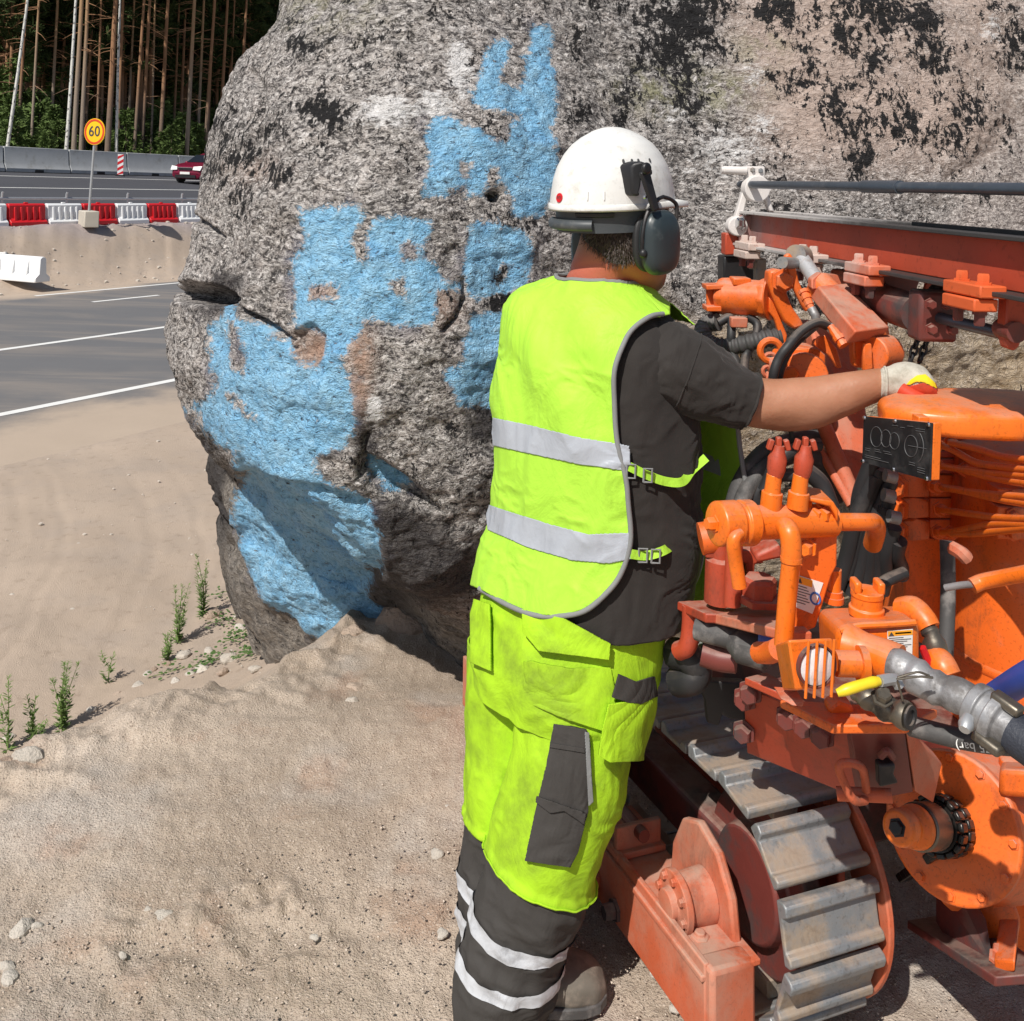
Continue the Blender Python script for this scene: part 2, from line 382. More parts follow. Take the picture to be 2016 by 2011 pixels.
    cm = t.mix(t.math('MULTIPLY', t.ramp(sep.outputs[1], .86, .9, 0, .5), t.ramp(vd, .5, .3), True), cm, (.22, .165, .135))
    v2 = t.vor(270, out='Color'); v2d = t.vor(270); sp2 = t.n('ShaderNodeSeparateColor'); t.l(v2, sp2.inputs[0])
    cm = t.mix(t.math('MULTIPLY', t.ramp(sp2.outputs[0], .70, .85), t.ramp(v2d, .6, .3, 0, .55), True), cm, (.60, .51, .43))
    cm = t.mix(t.math('MULTIPLY', t.ramp(sp2.outputs[1], .68, .85), t.ramp(v2d, .6, .3, 0, .6), True), cm, (.17, .125, .10))
    c = t.mix(t.ramp(t.noise(11, 6, .7), .52, .72, 0, .45), c, (.27, .205, .155))
    c = t.mix(t.attr('mound'), c, cm)
    c = t.mix(t.attr('gravel'), c, t.mix(t.noise(9, 5, .7), (.24, .20, .205), (.40, .35, .34)))
    c = t.mix(t.attr('soil'), c, t.mix(t.noise(4, 6, .7), (.14, .11, .095), (.28, .225, .19)))
    c = t.mix(t.attr('wood'), c, t.mix(t.noise(1.2, 5), (.03, .035, .015), (.08, .055, .03)))
    h = t.math('ADD', t.math('MULTIPLY', fine, .45), t.math('ADD', t.math('MULTIPLY', t.noise(420, 3, .7), .5), t.math('ADD', t.math('MULTIPLY', t.ramp(vd, .6, .1), .4), t.math('MULTIPLY', t.ramp(v2d, .6, .1), .3))))
    m = t.done(c, .93, 0, t.bump(h, .7, .006), .2)
    me.materials.append(m)
    return tag(put('ground', me), kind='structure')
ground = build_ground()

# ------------------------------------------------------------------ roads
def m_asphalt(name, a, b, dusty):
    t = NT(name); c = t.mix(t.noise(.7, 5, .6), a, b)
    if dusty:
        st = t.noise(1.0, 6, .65, t.map((.22, 1.3, 1), (0, 0, math.radians(-42))), .6)
        c = t.mix(t.ramp(st, .42, .72, 0, .55), c, (.30, .255, .215))
        c = t.mix(t.ramp(t.math('ADD', t.attr('dust'), t.math('MULTIPLY', t.math('SUBTRACT', t.noise(1.3, 6, .65), .5), .9)), .25, .85), c, t.mix(t.noise(2, 4), (.40, .32, .25), (.46, .37, .29)))
    c = t.mix(t.ramp(t.noise(70, 4, .7), .55, .75, 0, .35), c, (.22, .215, .21))
    return t.done(c, .85, 0, t.bump(t.noise(90, 4), .3, .006), .3)
def strip(name, s0, s1, t0, t1, zf, mat, ns=6, nt=90, dust=None):
    S, Tt = np.meshgrid(np.linspace(s0, s1, ns), np.linspace(t0, t1, nt), indexing='ij')
    P = np.stack([RN[0] * S + RD[0] * Tt, RN[1] * S + RD[1] * Tt, zf(S)], -1)
    mb = MB(); mb.grid(P); me = mb.mesh(name, mat, 0)
    if dust is not None:
        at = me.attributes.new('dust', 'FLOAT', 'POINT'); at.data.foreach_set('value', dust(S, Tt).ravel().astype(np.float32))
    return me
def low_dust(S, Tt):
    P = np.stack([S, Tt, 0 * S], -1); w = fbm(P, .35, 3, 12) * .5
    return np.clip((1 - sstep(8.2, 10.8, S + w)) + sstep(17.6, 18.8, S + w) * .8, 0, 1)
lower = put('lower_road', strip('lower_road', 6.6, 19.2, -8, 60, lambda s: -.995 - .06 * sstep(8.9, 6.6, s) - .05 * sstep(18.3, 19.2, s), m_asphalt('dusty_asphalt', (.125, .125, .13), (.155, .155, .16), True), 50, 200, low_dust)); tag(lower, kind='structure')
ZL = -.991
def mark(name, s, w, t0, t1, z0, parent=None):
    o = put(name, strip(name, s - w / 2, s + w / 2, t0, t1, z0, m_line, 2, 40), parent); return tag(o, kind='structure')
mark('road_marking', 9.72, .13, 3.85, 60, lambda s: 0 * s + ZL)
mark('road_marking', 13.15, .13, -6, 60, lambda s: 0 * s + ZL)
for t0 in (-1.0, 4.9, 8.2, 12.4, 18.4): mark('road_marking', 16.62, .11, t0, t0 + 1.6, lambda s: 0 * s + ZL)
mark('road_marking', 18.15, .12, 12.2, 60, lambda s: 0 * s + ZL)
zmain = lambda s: land_s(s) + .02
main = put('main_road', strip('main_road', 25.0, 41, -60, 160, zmain, m_asphalt('main_asphalt', (.055, .056, .066), (.075, .076, .086), False), 8, 60)); tag(main, kind='structure')
for s in (31.8, 37.4): mark('road_marking', s, .16, -60, 160, lambda q: zmain(q) + .004)

def ray_s(x, s, y=400):
    """place on the line across-distance s that is seen at photo column x"""
    for _ in range(4):
        u = (x - CX) / F; v = (CY - y) / F; u0 = u * rc - v * rs
        d = s / (RN[0] * u0 + RN[1]); X = u0 * d; t = RD[0] * X + RD[1] * d
    return t, d

# ------------------------------------------------------------------ concrete barrier row on the far side
def wedge(mb, c, L, prof):
    """profile (across, up) extruded along the road"""
    e = np.array((RD[0], RD[1], 0)); n = np.array((RN[0], RN[1], 0))
    mb.prism([np.asarray(c) - e * L / 2 + n * a + np.array((0, 0, 1)) * b for a, b in prof], e * L); return mb
tA, _ = ray_s(70, 40, 320); BL = 3.15
prof = [(-.30, 0), (-.30, .16), (-.16, .40), (-.09, 1.10), (.09, 1.10), (.16, .40), (.30, .16), (.30, 0)]
names = ['leftmost grey concrete barrier block, cut by the photo edge', 'grey concrete barrier block left of the yellow speed sign', 'grey concrete barrier block behind the yellow speed sign',
         'grey concrete barrier block behind the striped marker panel', 'grey concrete barrier block left of the red car', 'grey concrete barrier block behind the red car', 'grey concrete barrier block mostly hidden by the boulder edge']
for i in range(-1, 6):
    c = along(40, tA + BL * (i - .0), land_s(40) + .022)
    th = thing('concrete_barrier', names[i + 1], 'barrier', c, 'concrete barriers along the far road')
    b = part('barrier_body', wedge(MB(), c, BL - .05, prof), m_conc, th, 30, .02)
    part('drain_slot', MB().box(c - np.array((RN[0], RN[1], 0)) * .27 + np.array((0, 0, .06)), (.42, .09, .12), (RD[0], RD[1], 0), (RN[0], RN[1], 0)), m_black, th)
# striped marker panel in front of the barrier
t0, d0 = ray_s(237, 39.2, 330); c = along(39.2, t0, land_s(39.2) + .02)
th = thing('marker_panel', 'red and white striped marker panel in front of concrete barrier', 'sign', c)
ex = np.array((.97, .24, 0)); ez = np.array((0, 0, 1.0)); ey = np.cross(ez, ex)
W_, H_ = .26, .98
part('panel', MB().box(c + ez * (.06 + H_ / 2), (W_, .03, H_), ex, ey), m_plwhite, th)
part('foot', MB().box(c + ez * .03, (.4, .3, .06), ex, ey), m_black, th)
for k in range(4):
    zb = .06 + k * .28 - .10; q = [(-W_ / 2, zb), (W_ / 2, zb + .16), (W_ / 2, zb + .30), (-W_ / 2, zb + .14)]
    q = [(a, min(max(b, .06), .06 + H_)) for a, b in q]
    part('red_stripe', MB().prism([c + ex * a + ez * b - ey * .019 for a, b in q], ey * .003), m_plred, th)

# ------------------------------------------------------------------ cable guard rail
rail_t = [ray_s(x, 23.4, 390)[0] for x in (4, 131, 251, 358, 470)]
c = along(23.4, rail_t[0], land_s(23.4)); th = thing('guard_rail', 'thin grey steel guard rail behind red and white barriers', 'guard rail', c)
part('rail', MB().tube([along(23.4, t, land_s(23.4) + .52) for t in (rail_t[0] - 14, rail_t[-1] + 14)], .035, 8), m_galv, th)
for t in rail_t:
    b = along(23.4, t, land_s(23.4)); part('post', MB().tube([b, b + ez * .64, b + np.array((.02, 0, .69))], .028, 6), m_galv, th)

# ------------------------------------------------------------------ red and white water filled barriers
def block_meshes():
    e = np.array((1.0, 0, 0)); n = np.array((0, 1.0, 0)); L = 1.0
    pr = [(-.20, 0), (-.20, .10), (-.10, .18), (-.085, .50), (-.03, .54), (.03, .54), (.085, .50), (.10, .18), (.20, .10), (.20, 0)]
    mb = MB().prism([-e * .47 + n * a + ez * b for a, b in pr], e * .94)
    body = mb.mesh('barrier_body', None, 30)
    rb = MB()
    for x in (0.0,):
        rb.hexa([(x - .035, -.155, .14), (x + .035, -.155, .14), (x + .03, -.10, .14), (x - .03, -.10, .14)],
                [(x - .03, -.105, .46), (x + .03, -.105, .46), (x + .025, -.06, .46), (x - .025, -.06, .46)])
    ribs = rb.mesh('rib', None, 30)
    cp = MB().box((-.49, 0, .27), (.06, .09, .40)).box((.0, 0, .555), (.10, .06, .03)).mesh('coupling', None, 30)
    return body, ribs, cp
bm_, br_, bc_ = block_meshes()
def water_barrier(c, yaw, mat, label, group='plastic road barriers', sx=1.0):
    th = thing('water_barrier', label, 'barrier', c, group)
    Mx = Matrix.Translation(Vector(tuple(c))) @ Matrix.Rotation(yaw, 4, 'Z') @ Matrix.Diagonal((sx, 1, 1, 1))
    for nm, me, dx in (('barrier_body', bm_, 0), ('coupling', bc_, 0), *(('rib', br_, -.32 + .16 * k) for k in range(5))):
        o = bpy.data.objects.new(nm, me); SC.collection.objects.link(o); o.parent = th; o.matrix_parent_inverse = world_of(th).inverted(); o.matrix_basis = Mx @ Matrix.Translation((dx, 0, 0))
        if len(me.materials) == 0: me.materials.append(m_plwhite)
        o.material_slots[0].link = 'OBJECT'; o.material_slots[0].material = mat
        b = o.modifiers.new('bevel', 'BEVEL'); b.width = .012; b.segments = 2; b.limit_method = 'ANGLE'
    return th
yaw = math.atan2(RD[1], RD[0])
tb, _ = ray_s(-30, 21.75, 430)
lab = ['white plastic barrier at the left photo edge', 'leftmost red plastic barrier in the row', 'white plastic barrier left of the sign block', 'red plastic barrier behind the sign post',
       'white plastic barrier right of the sign block', 'red plastic barrier second from the boulder edge', 'white plastic barrier nearest the boulder edge', 'red plastic barrier partly hidden by the boulder']
for k in range(8):
    t = tb + k * 1.0
    water_barrier(along(21.75, t, land_s(21.75) - .02), yaw, m_plwhite if k % 2 == 0 else m_plred, lab[k])
# loose white one lying at the foot of the bank
cL = land_hit(2, 540)
water_barrier((cL[0], cL[1], cL[2] - .10), math.radians(-20), m_plwhite, 'loose white plastic barrier at the foot of the bank', sx=2.5)

# ------------------------------------------------------------------ speed sign
t0, d0 = ray_s(174, 21.1, 445); c = along(21.1, t0, land_s(21.1) - .01)
th = thing('speed_sign', 'round yellow 60 speed limit sign on pole in concrete block', 'sign', c)
by = nrm((.80, .60, 0)); bx = nrm((.6, -.8, 0))
part('base_block', MB().box(c + ez * .19, (.34, .66, .40), by, bx), m_concblock, th, 30, .02)
top = c + np.array((.10, 0, 2.62)); part('pole', MB().tube([c + ez * .3, top], .03, 10), m_galv, th)
sc = c + np.array((.10, -.05, 2.36)); fx = nrm((.93, -.36, 0)); fn = np.cross(ez, fx) * -1; fn = nrm((-.36, -.93, 0)); fx = nrm(np.cross(ez, fn)) ; fx = -fx if fx[0] < 0 else fx
disc = part('sign_disc', MB().lathe([(-.012, .33), (.012, .33)], sc, fn, 40), m_signy, th)
ringm = MB()
ang = np.linspace(0, 2 * math.pi, 49)[:-1]
ro = [[sc + fn * h + (fx * math.cos(a) + ez * math.sin(a)) * r for a in ang] for h, r in ((.0135, .312), (.019, .312), (.019, .262), (.0135, .262))]
ringm.grid(np.array(ro), True); part('red_ring', ringm, m_signr, disc)
tx = bpy.data.curves.new('digits', 'FONT'); tx.body = '60'; tx.size = .36; tx.align_x = 'CENTER'; tx.align_y = 'CENTER'; tx.extrude = .002; tx.offset = .004; tx.space_character = 1.05
txo = bpy.data.objects.new('tmp', tx); SC.collection.objects.link(txo)
bpy.context.view_layer.update()
me = bpy.data.meshes.new_from_object(txo.evaluated_get(bpy.context.evaluated_depsgraph_get())); bpy.data.objects.remove(txo)
me.name = 'digits'; me.materials.clear(); me.materials.append(m_stick_ink)
FM = frame(sc + fn * .017, fx, ez); me.transform(FM); put('digits', me, disc)

# ------------------------------------------------------------------ red car on the main road
def build_car():
    t0, d0 = ray_s(416, 35.6, 350); o = along(35.6, t0, zmain(35.6))
    th = thing('car', 'dark red hatchback car driving on the main road', 'car', o)
    fwd = -np.array((RD[0], RD[1], 0)); fwd = nrm((-.30, -.95, 0)); lf = np.cross(ez, fwd); up = ez
    def L(x, y, z): return o + fwd * x + lf * y + up * z
    red = simple('car_paint', (.20, .012, .04), .22, .2, .05, 3, None, bump=0, spec=.6); glass = simple('car_glass', (.015, .02, .03), .08, 0, .1, 3, None, bump=0, spec=.8)
    dk = m_black
    # stations along the length: (x, half width, bottom, belt, roof half width, roof z)
    st = [(2.0, .62, .34, .62, .62, .64), (1.92, .78, .22, .74, .70, .78), (1.5, .84, .18, .86, .74, .90), (.95, .86, .18, .93, .76, .98), (.45, .86, .18, .97, .62, 1.30), (.0, .86, .18, .97, .60, 1.45),
          (-.9, .86, .18, .98, .60, 1.47), (-1.5, .86, .18, 1.0, .58, 1.38), (-1.85, .84, .20, 1.0, .66, 1.08), (-2.0, .74, .30, .9, .66, .95)]
    rows = []
    for x, w, b, belt, rw, rz in st:
        half = [(0, b), (w * .8, b), (w, b + .12), (w, belt * .7), (w * .98, belt), (rw, rz - .05 if rz - belt > .2 else rz), (rw * .8, rz), (0, rz + .01)]
        ring = [L(x, y, z) for y, z in half] + [L(x, -y, z) for y, z in half[-2:0:-1]]
        rows.append(ring)
    mb = MB(); mb.grid(np.array(rows), True); n = len(rows[0]); m = len(rows)
    mb.f.append(tuple(range(n - 1, -1, -1))); mb.f.append(tuple((m - 1) * n + k for k in range(n)))
    body = part('body', mb, red, th, 30, .03)
    part('windscreen', MB().prism([L(.98, .66, .985), L(.98, -.66, .985), L(.42, -.57, 1.335), L(.42, .57, 1.335)], fwd * .012 + up * .018), glass, th)
    for sgn in (1, -1):
        part('side_window', MB().prism([L(.55, sgn * .845, 1.0), L(.3, sgn * .67, 1.32), L(-1.3, sgn * .665, 1.36), L(-1.5, sgn * .85, 1.02)], lf * .02 * sgn), glass, th)
        hl = part('headlight', MB().hexa([L(1.98, sgn * .80, .60), L(2.0, sgn * .42, .62), L(1.97, sgn * .44, .76), L(1.86, sgn * .82, .80)],
                 [L(2.03, sgn * .79, .60), L(2.06, sgn * .42, .62), L(2.02, sgn * .44, .77), L(1.90, sgn * .82, .81)]), m_sticker, th)
        part('mirror', MB().ball(L(.62, sgn * .95, .98), .09, 8, (1, 1, .7)), red, th)
        for x in (1.28, -1.28):
            w = part('wheel', MB().lathe([(-.09, .20), (-.09, .29), (-.05, .31), (.05, .31), (.09, .29), (.09, .2)], L(x, sgn * .76, .31), lf, 20), m_rubber, th)
            part('rim', MB().lathe([(.0, .19), (.1, .18), (.095, .05)], L(x, sgn * .76, .31), lf * sgn, 12), m_galv, w)
    part('grille', MB().box(L(2.02, 0, .66), (.05, .72, .09), fwd, lf), dk, th)
    part('grille_bar', MB().box(L(2.055, 0, .72), (.02, .8, .025), fwd, lf), m_chrome, th)
    part('air_intake', MB().box(L(1.99, 0, .32), (.06, 1.1, .14), fwd, lf), dk, th)
    part('number_plate', MB().box(L(2.045, 0, .47), (.02, .52, .11), fwd, lf), m_sticker, th)
build_car()

# ------------------------------------------------------------------ trees
def bark(name, lo, hi, top, zs=6.0):
    t = NT(name); sp = t.n('ShaderNodeSeparateXYZ'); t.l(t.tc, sp.inputs[0])
    c = t.mix(t.noise(3, 5, .7, t.map((2, 2, .5))), lo, hi)
    c = t.mix(t.ramp(sp.outputs[2], zs * .4, zs), c, top)
    return t.done(c, .9, 0, t.bump(t.noise(6, 4, .7, t.map((2, 2, .6))), .8, .03), .2)
m_pine = bark('pine_bark', (.15, .11, .085), (.27, .20, .155), (.33, .18, .10))
m_pine2 = bark('grey_pine_bark', (.24, .19, .15), (.36, .29, .23), (.40, .25, .14), 9)
tb_ = NT('birch_bark'); bands = tb_.noise(8, 5, .75, tb_.map((.10, .10, .55)))
m_birch = tb_.done(tb_.mix(tb_.ramp(bands, .53, .60), (.66, .65, .61), (.04, .037, .034)), .8, 0, None, .2)
def foliage(name, a, b):
    t = NT(name); oi = t.n('ShaderNodeObjectInfo'); c = t.mix(t.noise(1.3, 4), a, b)
    return t.done(c, .75, 0, None, .15)
m_needle = foliage('pine_needles', (.028, .048, .016), (.085, .115, .038))
m_spruce = foliage('young_spruce_needles', (.06, .10, .028), (.15, .21, .065))
m_leaf = foliage('leaf_green', (.07, .13, .03), (.13, .21, .05))
def tuft(mb, c, d, L, w, n, rg):
    """short spray of needles: n thin blades round direction d"""
    d = nrm(d)
    for _ in range(n):
        q = nrm(d * .9 + rg.normal(0, .45, 3)); sd = nrm(np.cross(q, rg.normal(0, 1, 3))) * w * rg.uniform(.6, 1.2)
        l = L * rg.uniform(.6, 1.2); o = c + rg.normal(0, .35, 3) * L * .5
        mb.add([o - sd, o + sd, o + sd * .4 + q * l, o - sd * .4 + q * l], [(0, 1, 2, 3)])
def pine_meshes(h, z0, seed, nb=46, spread=1.9):
    rg = np.random.default_rng(seed); tr = MB()
    lean = rg.normal(0, .12, 2); pts = [np.array((lean[0] * (z / h) ** 1.4 + .05 * math.sin(z * .9 + seed), lean[1] * (z / h), z)) for z in np.linspace(0, h, 14)]
    tr.tube(pts, list(np.linspace(1, .35, 14)), 9)
    cr_ = MB(); br = MB()
    for k in range(nb):
        z = z0 + (h - z0) * (k / nb) ** .9; a = rg.uniform(0, 6.283); L = spread * (1 - .55 * (z - z0) / (h - z0)) * rg.uniform(.55, 1.1)
        o = np.array((0, 0, z)); dr = np.array((math.cos(a), math.sin(a), rg.uniform(-.05, .35))); e = o + dr * L
        br.tube([o, o + dr * L * .5 + np.array((0, 0, -.08)), e], [.035, .022, .008], 4, False)
        for j in range(6):
            f = .35 + .65 * j / 5; c = o + dr * L * f + rg.normal(0, .16, 3); tuft(cr_, c, dr + np.array((0, 0, .25)), .42, .045, 16, rg)
    for k in range(16):      # dead lower twigs
        z = rg.uniform(z0 * .35, z0); a = rg.uniform(0, 6.283); L = rg.uniform(.5, 1.6); dr = np.array((math.cos(a), math.sin(a), rg.uniform(-.35, .15)))
        br.tube([np.array((0, 0, z)), np.array((0, 0, z - .04)) + dr * L * .5, np.array((0, 0, z - .2)) + dr * L], [.022, .014, .005], 4, False)
    return tr.mesh('trunk', None, 60), cr_.mesh('crown', m_needle, 0), br.mesh('branches', m_pine, 0)
PV = [pine_meshes(17, 7.6, 1, 56), pine_meshes(18.5, 6.4, 2, 60), pine_meshes(16.5, 8.4, 3, 56), pine_meshes(15, 5.6, 4, 56)]
PF = [pine_meshes(21, 12.5, 11, 30, 1.3), pine_meshes(20, 11.5, 12, 30, 1.4), pine_meshes(22, 13.5, 13, 30, 1.3)]
def spruce_mesh(h, seed):
    rg = np.random.default_rng(seed); cm = MB(); tr = MB().tube([(0, 0, 0), (0, 0, h * .5), (0, 0, h)], [.06, .04, .008], 6)
    for k in range(int(30 * h)):
        z = h * rg.uniform(.02, .97) ; a = rg.uniform(0, 6.283); L = (1 - z / h) * h * .36 + .08
        dr = np.array((math.cos(a), math.sin(a), -.12)); o = np.array((0, 0, z))
        for j in range(4): tuft(cm, o + dr * L * (.25 + .75 * j / 3), dr + np.array((0, 0, .12)), .26, .035, 7, rg)
    return tr.mesh('trunk', m_pine, 60), cm.mesh('crown', m_spruce, 0)
SV = [spruce_mesh(2.6, 5), spruce_mesh(3.4, 6), spruce_mesh(1.9, 7)]
def birch_meshes(h, seed):
    rg = np.random.default_rng(seed); pts = [np.array((.10 * math.sin(z * .5 + seed), .06 * math.cos(z * .7), z)) for z in np.linspace(0, h, 16)]
    tr = MB().tube(pts, list(np.linspace(1, .3, 16)), 8); br = MB(); cm = MB()
    for k in range(26):
        z = h * rg.uniform(.82, 1); a = rg.uniform(0, 6.283); L = rg.uniform(.8, 2.0); dr = np.array((math.cos(a), math.sin(a), .6)); o = np.array((0, 0, z))
        br.tube([o, o + dr * L * .6, o + dr * L + np.array((0, 0, -.2))], [.02, .012, .004], 4, False)
        for j in range(5): tuft(cm, o + dr * L * (.4 + .15 * j) + rg.normal(0, .2, 3), dr, .16, .06, 12, rg)
    return tr.mesh('trunk', None, 60), cm.mesh('crown', m_leaf, 0), br.mesh('branches', m_pine, 0)
BV = [birch_meshes(17, 8), birch_meshes(16, 9)]
def plant_tree(name, meshes, c, r, yaw, tilt, mat, label, cat='tree', group=None, sc=1.0):
    th = thing(name, label, cat, c, group)
    Mx = Matrix.Translation(Vector(tuple(c))) @ Matrix.Rotation(tilt, 4, 'Y') @ Matrix.Rotation(yaw, 4, 'Z')
    for me in meshes:
        o = bpy.data.objects.new(me.name.split('.')[0], me); SC.collection.objects.link(o); o.parent = th; o.matrix_parent_inverse = world_of(th).inverted()
        if me.name.startswith('trunk') and r is not None:
            o.matrix_basis = Mx @ Matrix.Diagonal((r, r, 1, 1))
            if len(me.materials) == 0: me.materials.append(mat)
            o.material_slots[0].link = 'OBJECT'; o.material_slots[0].material = mat
        else:
            o.matrix_basis = Mx @ Matrix.Scale(sc, 4)
            if not me.name.startswith('trunk'): o['kind'] = 'stuff'
    return th
def at_s(x, s):
    t, d = ray_s(x, s, 300); p = along(s, t, 0); p[2] = land(p[0], p[1])[0] - .1; return p
front = [  # photo column, distance across, radius, kind, tilt, label
    (12, 43.2, .085, 'b', .10, 'leaning white birch trunk at the far left of the wood'),
    (131, 43.5, .10, 'b', .03, 'white birch left of the yellow speed sign'),
    (231, 43.8, .085, 'b', -.01, 'white birch standing right of the yellow speed sign'),
    (146, 44.0, .13, 'p', .02, 'grey pine just right of a white birch, left of the sign'),
    (161, 44.5, .12, 'p', .01, 'grey pine directly behind the yellow speed sign'),
    (213, 45.0, .16, 'p', .02, 'thick brown pine right of the yellow speed sign'),
    (265, 46.0, .10, 'p', .03, 'slim pine between the striped marker and the car'),
    (280, 47.0, .12, 'p', .02, 'reddish pine between the striped marker and the car'),
    (316, 46.5, .13, 'p', .02, 'dark pine behind the barrier left of the car'),
    (369, 43.8, .13, 'p', .015, 'pale barked pine with dead side branches above the car'),
    (404, 45.0, .12, 'p', .03, 'pine with orange upper bark right above the car'),
    (432, 47.0, .12, 'p', .02, 'second pine from the boulder edge, orange bark'),
    (470, 48.0, .12, 'p', .02, 'pine standing closest to the boulder edge')]
for i, (x, s, r, k, tl, lb) in enumerate(front):
    c = at_s(x - 2, s)
    if k == 'b': plant_tree('birch_tree', BV[i % 2], c, r, rnd.uniform(0, 6), tl, m_birch, lb, group='trees of the roadside wood')
    else: plant_tree('pine_tree', PF[i % 3], c, r, rnd.uniform(0, 6), tl, m_pine2 if i in (3, 4, 9) else m_pine, lb, group='trees of the roadside wood')
thin = ['between the leaning birch and the next birch', 'near the left photo edge', 'left of the yellow speed sign', 'behind the sign, thin and reddish', 'right of the third birch', 'above the striped marker', 'above the gap between marker and car', 'left of the car roof', 'right of the car roof', 'next to the boulder top edge']
for i, x in enumerate((60, 32, 98, 190, 250, 232, 298, 340, 388, 448)):
    plant_tree('pine_tree', PF[i % 3], at_s(x, 47 + (i * 7 % 5) * .8), .075 + .012 * (i % 3), rnd.uniform(0, 6), rnd.uniform(-.01, .03), (m_pine2, m_pine)[i % 2], 'thin sunlit pine trunk ' + thin[i], group='trees of the roadside wood')
k = 0
for s in np.arange(51, 94, 2.7):
    for x in np.arange(-30, 560, 37):
        xx = x + rnd.uniform(-17, 17); c = at_s(xx, s + rnd.uniform(-1, 1))
        plant_tree('pine_tree', PV[k % 4], c, rnd.uniform(.09, .17), rnd.uniform(0, 6), rnd.uniform(-.03, .03), m_pine, 'slender dark pine trunk deep in the roadside wood', group='pines deep in the wood'); k += 1
for i in range(26):
    x = rnd.choice([rnd.uniform(15, 130), rnd.uniform(280, 470), rnd.uniform(20, 480)]); c = at_s(x, rnd.uniform(43.6, 47.5))
    plant_tree('spruce_sapling', SV[i % 3], c, None, rnd.uniform(0, 6), 0, None, 'young bushy green spruce growing behind the concrete barrier', 'tree', 'young spruces behind the barrier', rnd.uniform(.7, 1.15))
for i in range(24):
    c = at_s(rnd.uniform(0, 500), rnd.uniform(49, 60))
    plant_tree('spruce_sapling', SV[i % 3], c, None, rnd.uniform(0, 6), 0, None, 'taller young spruce standing between the pine trunks', 'tree', 'young spruces inside the wood', rnd.uniform(1.4, 2.3))
fw = MB(); rg = np.random.default_rng(3)
for i in range(5200):
    x = rg.uniform(-160, 640); s = rg.uniform(94, 112); t, d = ray_s(x, s, 300); p = along(s, t, rg.uniform(2, 24))
    a = nrm(rg.normal(0, 1, 3)) * rg.uniform(.5, 1.1); b = nrm(np.cross(a, rg.normal(0, 1, 3))) * rg.uniform(.4, .9)
    fw.add([p - a - b, p + a - b, p + a + b, p - a + b], [(0, 1, 2, 3)])
tag(part('far_wood', fw, m_needle, None, 0), 'dark mass of forest far behind the trunks', 'forest', kind='stuff')
